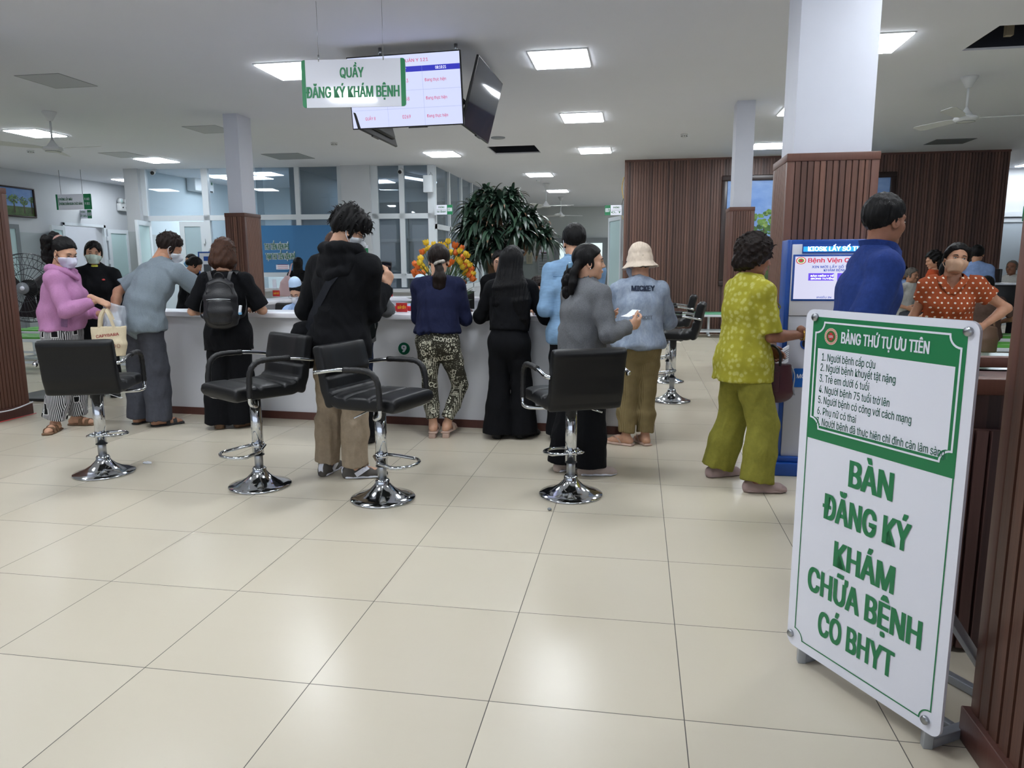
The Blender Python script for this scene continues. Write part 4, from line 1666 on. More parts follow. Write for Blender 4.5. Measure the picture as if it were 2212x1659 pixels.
# ---------------------------------------------------------------- green benches
m_gpad = mat('bench_green_pad', (74, 148, 52), .4)
m_gpad2 = mat('bench_teal_pad', (92, 158, 122), .4)


def bench(x, y, L, rz, label, pad=None, group='green padded waiting benches'):
    t = thing('waiting_bench', label, 'bench', (x, y, 0), rz, group)
    pad = pad or m_gpad
    for k in range(2):
        yy = -.11 + k * .22
        MB().box((0, yy, .425), (L, .19, .06), pad, None, .028, 3).build('seat_pad', t)
    MB().span((-L / 2, -.235, .385), (L / 2, -.215, .425), m_alu, .003).span((-L / 2, .215, .385), (L / 2, .235, .425), m_alu, .003).span((-L / 2, -.01, .37), (L / 2, .01, .40), m_alu).build('seat_rail', t)
    n = max(2, int(L / 1.2) + 1)
    for i in range(n):
        xx = -L / 2 + .15 + (L - .3) * i / (n - 1)
        MB().span((xx - .02, -.2, .03), (xx + .02, .2, .06), m_alu).span((xx - .02, -.02, .06), (xx + .02, .02, .385), m_alu).build('leg', t)
    MB().span((-L / 2 + .1, -.2, .1), (L / 2 - .1, -.17, .13), m_alu).span((-L / 2 + .1, .17, .1), (L / 2 - .1, .2, .13), m_alu).build('stretcher', t)
    return t


bench(-6.8, 7.0, 2.9, 0, 'green bench at the left behind the woman in pink, nearest row')
bench(-7.1, 8.0, 2.9, 0, 'green bench at the left behind the woman in pink, middle row')
bench(-7.4, 9.1, 2.9, 0, 'green bench at the left behind the woman in pink, rear row')
bench(2.3, 12.55, 3.6, 0, 'teal bench along the timber wall behind the yellow-green blouse', m_gpad2)
bench(5.0, 6.3, 3.0, 0, 'green bench at the right border behind the polka-dot woman, nearest row')
bench(5.3, 7.5, 3.0, 0, 'green bench at the right border, second row in front of the brown-shirted woman')
bench(5.4, 8.6, 3.0, 0, 'green bench at the right where the brown-shirted woman sits')
bench(4.4, 11.45, 2.6, 0, 'bench in the rear right where the elderly man in white sits')

# ---------------------------------------------------------------- big floor fan at the left
q = aty(62, 622, 5.15)
fbz = atz(80, 868, .02)
pf = thing('pedestal_fan', 'large dark floor fan with wire cage beside the left timber column', 'fan', (q.x, 5.15, 0))
MB().box((.12, 0, .015), (.62, .5, .03), m_black, None, .01).build('base', pf)
MB().cyl((0, .12, .03), (0, .12, q.z), .025, m_black).build('pole', pf)
b = MB()
fr_ = .35
m_cage = mat('cage_wire', (60, 62, 66), .35, metal=.7)
fd = V((.35, -1, 0)).normalized()
fx = V((-fd.y, fd.x, 0))
P = lambda r, a, d: V((0, 0, q.z)) + fx * (r * math.cos(a)) + V((0, 0, 1)) * (r * math.sin(a)) + fd * d
for k in range(40):
    a = 2 * PI * k / 40
    b.tube([P(.06, a, .13), P(.24, a, .12), P(fr_, a, .04), P(fr_, a, -.02), P(.2, a, -.09)], .0022, m_cage, 5)
for r_, d in ((fr_, .04), (fr_, -.02), (.24, .12), (.14, .127), (.2, -.09), (.31, .078)):
    b.tube([P(r_, 2 * PI * i / 40, d) for i in range(40)], .0035, m_cage, 6, True)
b.build('wire_cage', pf)
MB().tube([P(0, 0, .115), P(0, 0, .135)], .06, mat('fan_badge', (120, 124, 130), .3), 20).tube([P(0, 0, .135), P(0, 0, .138)], .022, m_signw, 16).build('badge', pf)
MB().tube([P(0, 0, -.2), P(0, 0, .02)], .085, m_black, 20).build('motor', pf)
for k in range(3):
    a0 = 2 * PI * k / 3 + .4
    b = MB()
    pts = [P(.05, a0, .03), P(.31, a0 - .25, .05), P(.32, a0 + .35, -.01), P(.05, a0 + .8, -.02)]
    b.add(pts + [p_ + fd * -.006 for p_ in pts], [(0, 1, 2, 3), (7, 6, 5, 4), (0, 4, 5, 1), (1, 5, 6, 2), (2, 6, 7, 3), (3, 7, 4, 0)], mat('fan_blade_dark', (34, 30, 34), .3))
    b.build('blade', pf)

# ---------------------------------------------------------------- number kiosk
KX, KY = 1.345, 3.36
KW = .62
m_kb = mat('kiosk_blue', (22, 74, 160), .35)
m_kw = mat('kiosk_white', (214, 214, 226), .35)
kk = thing('ticket_kiosk', 'tall blue and white queue ticket kiosk with lit screen before the near column', 'kiosk', (KX, KY, 0))


def kp(x, y):                    # photo point on the kiosk face
    p = aty(x, y, KY)
    return p.x - KX, p.z


KH = kp(1692, 518)[1]
b = MB().span((0, .01, .09), (.03, .2, KH), m_kb, .006).span((KW - .03, .01, .09), (KW, .2, KH), m_kb, .006).span((.02, .01, KH - .03), (KW - .02, .2, KH), m_kb, .004).span((.02, .06, .09), (KW - .02, .2, KH - .02), m_kb)
b.build('blue_frame', kk)
zsp = kp(1720, 682)[1]
b = MB().span((.028, .0, zsp), (KW - .028, .06, KH - .028), m_kw, .003).build('upper_panel', kk)
b = MB().span((.028, .004, .12), (KW - .028, .06, zsp - .004), mat('kiosk_grey', (186, 188, 200), .4), .003).build('lower_panel', kk)
MB().span((-.03, -.05, .0), (KW + .03, .26, .085), m_kb, .006).span((-.01, -.02, .085), (KW + .01, .22, .12), m_kb, .006).build('plinth', kk)
# LED header
l0 = kp(1722, 548); l1 = kp(1866, 526)
hw0, hw1 = .085, KW - .085
m_led = mat('led_blue', (30, 110, 200), .3, emit=(50, 160, 235), estr=1.0)
m_ledt = mat('led_text', (240, 250, 255), .3, emit=(225, 245, 255), estr=1.6)
b = MB().span((hw0, -.004, l0[1]), (hw1, .0, l1[1]), m_kb).span((hw0 + .006, -.006, l0[1] + .012), (hw1 - .006, -.003, l1[1] - .016), m_led)
b.text('KIOSK LẤY SỐ THỨ TỰ', lambda a, c, d=0: V((hw0 + .03 + a, -.008, l0[1] + .016 + c)), m_ledt, .026, maxw=hw1 - hw0 - .055, align='LEFT', bold=.03)
b.build('led_header', kk)
s0_, s1_ = kp(1708, 650), kp(1708, 550)
sx0, sx1 = s0_[0], KW - s0_[0]
MB().span((sx0, -.005, s0_[1]), (sx1, .0, s1_[1]), m_kb, .002).build('screen_frame', kk)
m_ks = mat('kiosk_screen', (60, 60, 70), .2, emit=(212, 212, 236), estr=.9)
b = MB().span((sx0 + .012, -.007, s0_[1] + .012), (sx1 - .012, -.004, s1_[1] - .012), m_ks)
m_kr = mat('screen_red_text', (170, 30, 60), .4, emit=(190, 40, 70), estr=.7)
m_kbl = mat('screen_blue_text', (50, 70, 150), .4, emit=(60, 84, 170), estr=.7)
m_kpu = mat('screen_purple', (90, 60, 190), .4, emit=(96, 70, 200), estr=.8)
cxk = KW / 2
e_ = kp(1730, 563)
for r_, m_, d_ in ((.03, mat('screen_emblem', (180, 60, 60), .4, emit=(190, 90, 80), estr=.6), .0075), (.024, mat('screen_emblem_in', (230, 220, 200), .4, emit=(220, 215, 200), estr=.7), .008), (.018, mat('screen_emblem_g', (90, 140, 70), .4, emit=(90, 140, 70), estr=.6), .0085), (.01, m_kr, .009)):
    b.add([V((e_[0] + r_ * math.cos(2 * PI * i / 24), -d_, e_[1] + r_ * .75 * math.sin(2 * PI * i / 24))) for i in range(24)], [tuple(range(24))], m_)
TT = lambda txt, l, h_, mw, m_, al='LEFT': b.text(txt, lambda a, c, d=0: V((kp(*l)[0] + a, -.0088, kp(*l)[1] + c)), m_, h_, maxw=mw, align=al, bold=.02)
TT('Bệnh Viện Quân Y 121', (1744, 567), .026, sx1 - kp(1744, 567)[0] - .02, m_kr)
TT('XIN MỜI LẤY SỐ THỨ TỰ', (1753, 579), .014, .28, m_kbl)
TT('KHÁM BỆNH', (1778, 586), .014, .13, m_kbl)
a, c = kp(1745, 606), kp(1801, 590)
b.span((a[0], -.0085, a[1]), (c[0], -.006, c[1]), m_kpu)
b.span((c[0] + .02, -.0085, a[1]), (c[0] + .02 + c[0] - a[0], -.006, c[1]), m_kpu)
TT('BẢO HIỂM Y TẾ', (1750, 597.5), .009, .135, m_ledt)
TT('(ĐÚNG TUYẾN)', (1750, 603.5), .009, .135, m_ledt)
TT('PHIẾU IN', (1763, 644), .010, .085, m_kbl)
b.build('touch_screen', kk)
a = kp(1743, 742)
F = lambda x, z, d=0: V((a[0] + x, .003 - d, a[1] + z))
MB().prism([(.04 * math.cos(2 * PI * i / 32), .04 * math.sin(2 * PI * i / 32)) for i in range(32)], .006, m_kb, F).prism([(.03 * math.cos(2 * PI * i / 32), .03 * math.sin(2 * PI * i / 32)) for i in range(32)], .008, m_black, F).build('ticket_button', kk)
a, c = kp(1711, 836), kp(1840, 798)
b = MB().prism(rounded(KW - 2 * a[0] + .0, c[1] - a[1], .016, 5, KW / 2, (a[1] + c[1]) / 2), .004, mat('kiosk_label_blue', (20, 92, 178), .35), lambda x, z, d=0: V((x, .003 - d, z)))
b.text('MỜI LẤY SỐ', lambda x, z, d=0: V((a[0] + .022 + x, -.003, a[1] + .058 + z)), m_signw, .026, align='LEFT', xs=.9, bold=.02)
b.build('instruction_label', kk)
a = kp(1738, 900)
ring = [(.07 * math.cos(2 * PI * i / 32) + a[0] + .09, .003, a[1] + .15 * math.sin(2 * PI * i / 32)) for i in range(32)]
b = MB().tube(ring, .004, mat('printed_maroon', (130, 40, 60), .5), 6, True)
for i in range(15):
    b.span((a[0] + .04, .001, a[1] - .07 + i * .01), (a[0] + .07, .004, a[1] - .066 + i * .01), m_ink)
b.box((a[0] + .03, .002, a[1] - .17), (.02, .006, .06), m_red)
b.build('printed_graphic', kk)
MB().span((KW * .35, -.012, zsp - .21), (KW * .65, .0, zsp - .16), m_black, .003).build('ticket_slot', kk)
# loose white cables behind the kiosk
cbl = MB()
q = atz(1662, 1000, 0)
for k in range(3):
    pts = [(1.30 + .02 * k, 3.52 + .03 * k, .01), (1.27 + .03 * k, 3.54, .08 + .05 * k), (1.30, 3.56, .2 + .03 * k), (1.35, 3.57, .1), (1.33 - .03 * k, 3.5, .012), (1.42, 3.5, .012)]
    cbl.tube(smooth(pts, 6), .005, m_paper if k != 1 else m_black, 6)
tag(cbl.build('power_cable'), 'loops of white and black cable on the floor left of the kiosk', 'cable')
# cable along the left column base
cc = [(-5.66, 3.69, .06), (-5.4, 3.69, .055), (-5.1, 3.68, .06), (-5.06, 3.8, .1), (-5.06, 4.1, .09), (-5.06, 4.33, .12)]
tag(MB().tube(smooth(cc, 6), .006, m_paper, 8).tube([(p_[0] + .02, p_[1], .012) for p_ in cc], .004, m_red, 8).build('power_cable'), 'white and red cables running round the left column base', 'cable')
# litter
tag(MB().box(atz(318, 1000, .004), (.05, .03, .004), m_paper, rotm(.1, .2, .3)).box(atz(322, 999, .012), (.03, .02, .003), m_paper, rotm(.5, .3, .8)).build('paper_scrap'), 'crumpled white paper scrap on the floor right of the leftmost stool', 'litter')
tag(MB().ell(atz(1187, 1099.5, .008), (.012, .012, .008), m_alug).build('pebble'), 'small grey pebble on the floor below the plain-backed stool', 'litter')
tag(MB().box(atz(387, 908, .006), (.04, .03, .012), m_paper, rotm(.3, .1, .3)).build('paper_scrap'), 'small white paper scrap beside the counter base strip', 'litter')
# wires down the end of the timber wall
wb = MB()
for k in range(3):
    wb.tube(smooth([(.125, 13.2 + .03 * k, 3.0), (.09, 13.2 + .02 * k, 2.8), (.12, 13.2, 2.6), (.08, 13.2, 2.4), (.125, 13.2, 2.2)], 5), .006, [m_yellow, m_paper, m_black][k], 6)
tag(wb.build('hanging_wires'), 'loose wires hanging at the left end of the timber wall', 'cable')
# reception computer at the right edge
q = aty(2162, 612, 10.2)
pr2 = thing('office_printer', 'black printer with white paper tray at the right behind the brown-shirted woman', 'printer', (q.x, 10.2, 0))
MB().span((-.17, -.2, .72), (.17, .2, q.z - .02), m_black, .015).build('body', pr2)
MB().span((-.2, -.22, q.z - .02), (.17, .2, q.z + .01), m_signw, .004).build('paper_tray', pr2)
MB().span((-.4, -.3, .69), (.5, .3, .72), mat('desk_brown', (70, 50, 44), .4)).span((-.36, -.26, 0), (-.32, .26, .69), m_black).span((.44, -.26, 0), (.48, .26, .69), m_black).build('support_table', pr2)
mo = monitor(aty(2162, 565, 10.9).x, 10.95, .8, R(75), 'dark monitor edge-on at the right before the white door')
MB().span((-.3, -.3, -.03), (.3, .3, 0), m_black).span((-.04, -.04, -.8), (.04, .04, -.03), m_black).span((-.25, -.25, -.8), (.25, .25, -.77), m_black).build('pedestal', mo)

# ---------------------------------------------------------------- flowers
rr = random.Random(11)
fp = aty(955, 640, 6.15)
ftb = thing('support_table', 'small white table, added unseen to support the tulip arrangement behind the counter', 'table', (fp.x, 6.15, 0))  # unseen table, added only so the tulip arrangement does not float
MB().span((-.22, -.2, .70), (.22, .2, .728), m_ctop, .004).build('table_top', ftb)
for sx_ in (-.18, .18):
    for sy_ in (-.16, .16):
        MB().span((sx_ - .02, sy_ - .02, 0), (sx_ + .02, sy_ + .02, .70), m_alu).build('leg', ftb)
fa = thing('flower_arrangement', 'large arrangement of yellow and orange tulips behind the woman in navy', 'flowers', (fp.x, 6.15, .73))
MB().lathe([(.10, 0), (.12, .02), (.15, .16), (.16, .2), (.14, .2)], mat('wicker_pot', (120, 84, 54), .7, var=.3, vscale=60), n=24).build('basket_pot', fa)
m_ty = mat('tulip_yellow', (232, 196, 48), .5, var=.1)
m_to = mat('tulip_orange', (224, 112, 40), .5, var=.15)
m_st = mat('flower_stem', (62, 94, 52), .6, var=.2)
m_lf = mat('flower_leaf', (40, 66, 40), .5, var=.3)


def tulip(m, s, open_):
    b = MB()
    for k in range(6):
        a = 2 * PI * k / 6
        r = s * (.9 if k % 2 else .75)
        u = V((math.cos(a), math.sin(a), 0))
        w = V((-u.y, u.x, 0))
        prof = [(.12, 0, .3), (.85, .5, .95), (1.0, 1.0, .95), (.85 + open_ * .5, 1.6, .6), (.7 + open_ * .9, 1.95, .1)]
        vs, fs = [], []
        for (d, z, hw) in prof:
            for j in (-1, 0, 1):
                vs.append(u * (d * r * (1 if j == 0 else .88)) + w * (j * hw * s * .62) + V((0, 0, z * s)))
        for i in range(4):
            for j in range(2):
                fs.append((i * 3 + j, i * 3 + j + 1, i * 3 + j + 4, i * 3 + j + 3))
        b.add(vs, fs, m, True)
    b.ell((0, 0, s * .5), (s * .5, s * .5, s * .55), m, None, 8, 6)
    return b


FL = [(920, 524, 0), (937, 527, 0), (968, 521, 0), (957, 531, 0), (951, 528, 0), (928, 535, 0), (963, 535, 0), (983, 530, 1), (998, 535, 1), (985, 545, 1), (993, 542, 0), (925, 537, 0), (912, 544, 1), (916, 542, 0), (1006, 548, 0), (1010, 552, 0), (999, 556, 1), (989, 560, 0), (976, 566, 1), (970, 571, 1), (994, 566, 0), (1008, 566, 0), (1015, 572, 0), (909, 558, 0), (907, 567, 0), (896, 570, 1), (902, 577, 1), (895, 587, 1), (897, 595, 1), (904, 592, 1), (913, 590, 1), (920, 583, 0), (912, 575, 0), (1004, 575, 1), (1018, 580, 1), (1004, 590, 0), (1013, 594, 1), (1021, 602, 1), (1001, 611, 1), (1016, 588, 1), (1020, 592, 0), (945, 540, 0), (975, 545, 0), (1005, 583, 0), (1022, 590, 0), (1000, 576, 0)]
st_b, lf_b = MB(), MB()
root = V((0, 0, .18))
for i, (px, py, c) in enumerate(FL):
    Y = 6.15 + rr.uniform(-.17, .17)
    p = aty(px, py, Y) - V((fp.x, 6.15, .73))
    s = rr.uniform(.029, .037)
    d = (p - root).normalized()
    o = tulip(m_to if c else m_ty, s, rr.uniform(0, .6)).build('tulip_bloom', fa)
    o.location = p - d * s
    o.rotation_euler = d.to_track_quat('Z', 'Y').to_euler()
    mid = root.lerp(p, .5) + V((0, 0, .06))
    st_b.tube(smooth([root + V((rr.uniform(-.08, .08), rr.uniform(-.08, .08), 0)), mid, p], 4), .0035, m_st, 5)
for i in range(330):
    a = rr.uniform(0, 2 * PI)
    L = rr.uniform(.2, .52)
    e = rr.uniform(.25, 1.35)
    d = V((math.cos(a) * math.cos(e) * .75, math.sin(a) * math.cos(e) * .6, math.sin(e)))
    base = root + V((rr.uniform(-.1, .1), rr.uniform(-.1, .1), 0))
    w = d.cross(V((rr.uniform(-1, 1), rr.uniform(-1, 1), rr.uniform(-1, 1)))).normalized()
    hw = rr.uniform(.007, .020)
    vs = []
    for k in range(5):
        f = k / 4
        q = base + d * (L * f) + V((0, 0, -.15 * f * f * L))
        vs += [q - w * (hw * math.sin(PI * (.15 + .85 * f))), q + w * (hw * math.sin(PI * (.15 + .85 * f)))]
    lf_b.add(vs, [(2 * k, 2 * k + 1, 2 * k + 3, 2 * k + 2) for k in range(4)], m_lf, True)
st_b.build('stems', fa)
lf_b.build('leaves', fa)
for px, py in ((1010, 652), (1030, 643)):
    p = aty(px, py, 5.13)
    o = tulip(m_ty, .026, .6).build('tulip_bloom')
    o.location = (p.x, 5.13, .862)
    o.rotation_euler = (R(60), 0, R(px))
    tag(o, 'fallen yellow tulip on the staff desk ' + ('beside the navy sleeve' if px < 1020 else 'next to the long black hair'), 'flower', 'fallen tulips')

# ---------------------------------------------------------------- potted tree
TYY = 7.0
m_bark = mat('tree_bark', (120, 92, 68), .8, var=.25, vscale=18, bump=.5, bscale=40)
m_leaf = mat('dracaena_leaf', (34, 54, 42), .4, var=.35, vscale=7)
m_leaf2 = mat('dracaena_leaf_light', (56, 80, 62), .36, var=.3, vscale=7)
m_leafd = mat('dracaena_dry_tip', (124, 92, 70), .6, var=.2)
tp = aty(1085, 640, TYY)
tr = thing('potted_tree', 'tall dracaena tree with thick branching trunk behind the long-haired woman', 'tree', (tp.x, TYY, 0))
tl_ = lambda x, y, dy=0: aty(x, y, TYY + dy) - V((tp.x, TYY, 0))
MB().lathe([(.18, 0), (.2, .02), (.27, .4), (.29, .42), (.26, .42), (.25, .36), (0, .36)], mat('glazed_pot', (60, 60, 66), .25), n=28).build('pot', tr)
b = MB()
base = V((0, 0, .3))
fork = tl_(1075, 625)
b.tube(smooth([base, V((.0, 0, .7)), fork], 6), [.085 - .02 * i / 12 for i in range(13)], m_bark, 12)
heads = [((1068, 600), (1040, 548), (1025, 505), 0), ((1078, 560), (1072, 525), (1068, 480), .15), ((1100, 570), (1130, 545), (1145, 508), -.1), ((1085, 540), (1078, 470), (1090, 432), .1), ((1062, 575), (1047, 520), (1052, 450), -.15)]
tips = []
for h0, h1, h2, dy in heads:
    pts = smooth([fork, tl_(*h0, dy * .3), tl_(*h1, dy * .7), tl_(*h2, dy)], 5)
    b.tube(pts, [.05 - .016 * i / (len(pts) - 1) for i in range(len(pts))], m_bark, 10)
    tips.append(tl_(*h2, dy))
b.build('trunk', tr)
b = MB()
tips += [tl_(1010, 525, .1), tl_(1040, 460, .2), tl_(1110, 445, -.15), tl_(1165, 500, .05), tl_(1060, 500, -.3), tl_(1030, 480, -.25), tl_(1095, 500, .25), tl_(1128, 470, -.2), tl_(1080, 440, -.3), tl_(1010, 490, 0), tl_(1040, 545, -.2), tl_(1075, 530, -.2), tl_(1062, 425, 0), tl_(1000, 552, .1), tl_(1176, 512, 0), tl_(1050, 418, .1), tl_(1106, 425, -.1), tl_(1020, 448, 0), tl_(1150, 470, .1), tl_(1118, 500, -.3)]
for c in tips:
    for i in range(64):
        a = rr.uniform(0, 2 * PI)
        e = rr.uniform(-.6, 1.3)
        L = rr.uniform(.2, .37)
        d = V((math.cos(a) * math.cos(e), math.sin(a) * math.cos(e), math.sin(e)))
        side = d.cross(V((0, 0, 1)))
        side = side.normalized() if side.length > .05 else V((1, 0, 0))
        up = side.cross(d)
        hw = rr.uniform(.012, .021)
        droop = rr.uniform(.3, 1.3)
        vs = []
        N = 6
        for k in range(N + 1):
            f = k / N
            q = c + d * (L * f * (1 - .25 * f)) + V((0, 0, -droop * .36 * f * f * L * 1.6))
            w = hw * (.35 + 1.3 * math.sin(PI * min(1, .12 + f * .88)) * (1 - f * .3)) * (1 if k < N else .05)
            vs += [q - side * w + up * (w * .35), q, q + side * w + up * (w * .35)]
        fs, fd_ = [], []
        for k in range(N):
            for j in range(2):
                (fs if not (k == N - 1 and i % 9 == 0) else fd_).append((k * 3 + j, k * 3 + j + 1, k * 3 + j + 4, k * 3 + j + 3))
        mm = m_leaf if rr.random() < .7 else m_leaf2
        if fd_:
            b.add(vs, fd_, m_leafd, True)
        b.add(vs, fs, mm, True)
b.build('foliage', tr)
# ================================================================ people: smooth implicit bodies
def npv(p):
    return np.array(p, dtype=np.float32)


class Field:
    """signed-distance grid with smooth unions, meshed by surface nets"""
    def __init__(s, lo, hi, vox):
        s.lo = npv(lo)
        s.vox = vox
        s.n = np.maximum(4, np.ceil((npv(hi) - s.lo) / vox).astype(int) + 1)
        s.d = np.full(s.n, .3, np.float32)
        s.ax = [s.lo[i] + np.arange(s.n[i], dtype=np.float32) * vox for i in range(3)]

    def win(s, lo, hi, pad=.05):
        a = np.clip(np.floor((npv(lo) - pad - s.lo) / s.vox).astype(int), 0, s.n)
        b = np.clip(np.ceil((npv(hi) + pad - s.lo) / s.vox).astype(int) + 1, 0, s.n)
        if np.any(b <= a):
            return None, None
        sl = tuple(slice(a[i], b[i]) for i in range(3))
        return sl, (s.ax[0][sl[0]][:, None, None], s.ax[1][sl[1]][None, :, None], s.ax[2][sl[2]][None, None, :])

    @staticmethod
    def smin(a, b, k):
        if k <= 0:
            return np.minimum(a, b)
        h = np.maximum(k - np.abs(a - b), 0) / k
        return np.minimum(a, b) - h * h * k * .25

    def put(s, sl, d, k):
        s.d[sl] = s.smin(s.d[sl], d, k)

    def cone(s, a, b, ra, rb, k=.03):
        a, b = npv(a), npv(b)
        r = max(ra, rb)
        sl, P = s.win(np.minimum(a, b) - r, np.maximum(a, b) + r)
        if sl is None:
            return
        ab = b - a
        L2 = float(ab @ ab) + 1e-9
        q = [P[i] - a[i] for i in range(3)]
        t = np.clip((q[0] * ab[0] + q[1] * ab[1] + q[2] * ab[2]) / L2, 0, 1)
        dd = sum((q[i] - t * ab[i]) ** 2 for i in range(3))
        s.put(sl, np.sqrt(dd) - (ra + (rb - ra) * t), k)

    def chain(s, pts, rs, k=.03):
        for i in range(len(pts) - 1):
            s.cone(pts[i], pts[i + 1], rs[i], rs[i + 1], k if i == 0 else max(.012, k * .6))

    def ell(s, c, r, R=None, k=.03, sub=False, clip=None):
        c, r = npv(c), npv(r)
        m = float(r.max())
        sl, P = s.win(c - m, c + m)
        if sl is None:
            return
        q = [P[i] - c[i] for i in range(3)]
        if R is not None:
            R = np.array(R, dtype=np.float32)
            q = [q[0] * R[0, j] + q[1] * R[1, j] + q[2] * R[2, j] for j in range(3)]
        k0 = np.sqrt(sum((q[i] / r[i]) ** 2 for i in range(3)))
        k1 = np.sqrt(sum((q[i] / r[i] ** 2) ** 2 for i in range(3))) + 1e-6
        d = k0 * (k0 - 1) / k1
        if clip is not None:
            d = np.maximum(d, clip - P[2])
        if sub:
            s.d[sl] = -s.smin(-s.d[sl], d, k)
        else:
            s.put(sl, d, k)

    def sweep(s, st, k=.03, x=(1, 0, 0), flat=(False, False), kj=.012):
        """elliptical tube: st = [(centre, r across x, r other)...]"""
        for i in range(len(st) - 1):
            a, b = npv(st[i][0]), npv(st[i + 1][0])
            m = max(st[i][1], st[i][2], st[i + 1][1], st[i + 1][2])
            sl, P = s.win(np.minimum(a, b) - m, np.maximum(a, b) + m)
            if sl is None:
                continue
            ab = b - a
            L = float(np.linalg.norm(ab)) + 1e-9
            z = ab / L
            xx = npv(x)
            xx = xx - z * float(xx @ z)
            xx /= np.linalg.norm(xx) + 1e-9
            yy = np.cross(z, xx)
            q = [P[j] - a[j] for j in range(3)]
            u = q[0] * xx[0] + q[1] * xx[1] + q[2] * xx[2]
            v = q[0] * yy[0] + q[1] * yy[1] + q[2] * yy[2]
            w = q[0] * z[0] + q[1] * z[1] + q[2] * z[2]
            t = np.clip(w / L, 0, 1)
            tt = t * t * (3 - 2 * t) * .5 + t * .5
            rx = st[i][1] + (st[i + 1][1] - st[i][1]) * tt
            ry = st[i][2] + (st[i + 1][2] - st[i][2]) * tt
            e = w - t * L
            rm = np.minimum(rx, ry)
            k0 = np.sqrt((u / rx) ** 2 + (v / ry) ** 2 + (e / rm) ** 2)
            k1 = np.sqrt((u / rx ** 2) ** 2 + (v / ry ** 2) ** 2 + (e / rm ** 2) ** 2) + 1e-6
            d = k0 * (k0 - 1) / k1
            if i == 0 and flat[0]:
                d = np.maximum(d, -w)
            if i == len(st) - 2 and flat[1]:
                d = np.maximum(d, w - L)
            s.put(sl, d, k if i == 0 else kj)

    def cut(s, c, n, k=0):
        """remove the side n points to"""
        c, n = npv(c), npv(n)
        n = n / np.linalg.norm(n)
        P = (s.ax[0][:, None, None], s.ax[1][None, :, None], s.ax[2][None, None, :])
        e = sum((P[i] - c[i]) * n[i] for i in range(3))
        s.d = -s.smin(-s.d, -e, k)

    def wrinkle(s, amp, seed, f=45, st=(1, 1, .6), n=7):
        rg = np.random.RandomState(seed)
        m = np.abs(s.d) < .05
        I = np.nonzero(m)
        p = [s.ax[i][I[i]] * st[i] for i in range(3)]
        v = np.zeros(len(I[0]), np.float32)
        wx = .02 * np.sin(p[2] * 21 + rg.rand() * 6) + .015 * np.sin(p[0] * 25 + rg.rand() * 6)
        for i in range(n):
            k = rg.randn(3)
            k = k / np.linalg.norm(k) * f * rg.uniform(.5, 1.5)
            a = np.sin((p[0] + wx) * k[0] + p[1] * k[1] + (p[2] + wx) * k[2] + rg.rand() * 6.28)
            v += a if i % 2 else 1.6 * np.abs(a) - 1.0
        v /= math.sqrt(n)
        s.d[I] += amp * v

    def mesh(s):
        """surface nets -> verts, quads"""
        D = s.d.copy()
        for ax in range(3):
            for e in (0, -1):
                ix = [slice(None)] * 3
                ix[ax] = e
                D[tuple(ix)] = np.maximum(D[tuple(ix)], 1e-3)
        ins = D < 0
        n = np.array(D.shape) - 1
        cnt = np.zeros(n, np.int16)
        acc = np.zeros((3,) + tuple(n), np.float32)
        offs = [(i, j, k) for i in (0, 1) for j in (0, 1) for k in (0, 1)]
        S = lambda A, o: A[o[0]:o[0] + n[0], o[1]:o[1] + n[1], o[2]:o[2] + n[2]]
        csum = sum(S(ins, o).astype(np.int8) for o in offs)
        act = np.nonzero((csum > 0) & (csum < 8))
        na = len(act[0])
        if na == 0:
            return np.zeros((0, 3)), np.zeros((0, 4), int)
        pos = np.zeros((na, 3), np.float32)
        c = np.zeros(na, np.float32)
        for ax in range(3):
            o1 = [0, 0, 0]
            others = [i for i in range(3) if i != ax]
            for p in (0, 1):
                for q in (0, 1):
                    a = [0, 0, 0]
                    a[others[0]], a[others[1]] = p, q
                    b = list(a)
                    b[ax] = 1
                    da = D[act[0] + a[0], act[1] + a[1], act[2] + a[2]]
                    db = D[act[0] + b[0], act[1] + b[1], act[2] + b[2]]
                    x = (da < 0) != (db < 0)
                    t = np.where(x, da / np.where(x, da - db, 1), 0)
                    w = x.astype(np.float32)
                    for i in range(3):
                        pos[:, i] += w * (a[i] + (t if i == ax else 0))
                    c += w
        pos /= c[:, None]
        verts = (np.stack(act, 1) + pos) * s.vox + s.lo
        idx = np.full(n, -1, np.int64)
        idx[act] = np.arange(na)
        quads = []
        for ax in range(3):
            o = [i for i in range(3) if i != ax]
            sa = [slice(None)] * 3
            sb = [slice(None)] * 3
            sa[ax] = slice(0, -1)
            sb[ax] = slice(1, None)
            for q in o:
                sa[q] = slice(1, -1)
                sb[q] = slice(1, -1)
            A, B = ins[tuple(sa)], ins[tuple(sb)]
            for flip in (False, True):
                e = np.nonzero((A & ~B) if not flip else (~A & B))
                if len(e[0]) == 0:
                    continue
                g = [e[0].copy(), e[1].copy(), e[2].copy()]
                for q in o:
                    g[q] = g[q] + 1

                def cell(d0, d1):
                    h = [g[0].copy(), g[1].copy(), g[2].copy()]
                    h[o[0]] += d0
                    h[o[1]] += d1
                    return idx[h[0], h[1], h[2]]
                q4 = np.stack([cell(-1, -1), cell(0, -1), cell(0, 0), cell(-1, 0)], 1)
                pos_ = (ax != 1)
                if flip == pos_:
                    q4 = q4[:, ::-1]
                quads.append(q4)
        F = np.concatenate(quads) if quads else np.zeros((0, 4), int)
        F = F[(F >= 0).all(1)]
        return verts, F


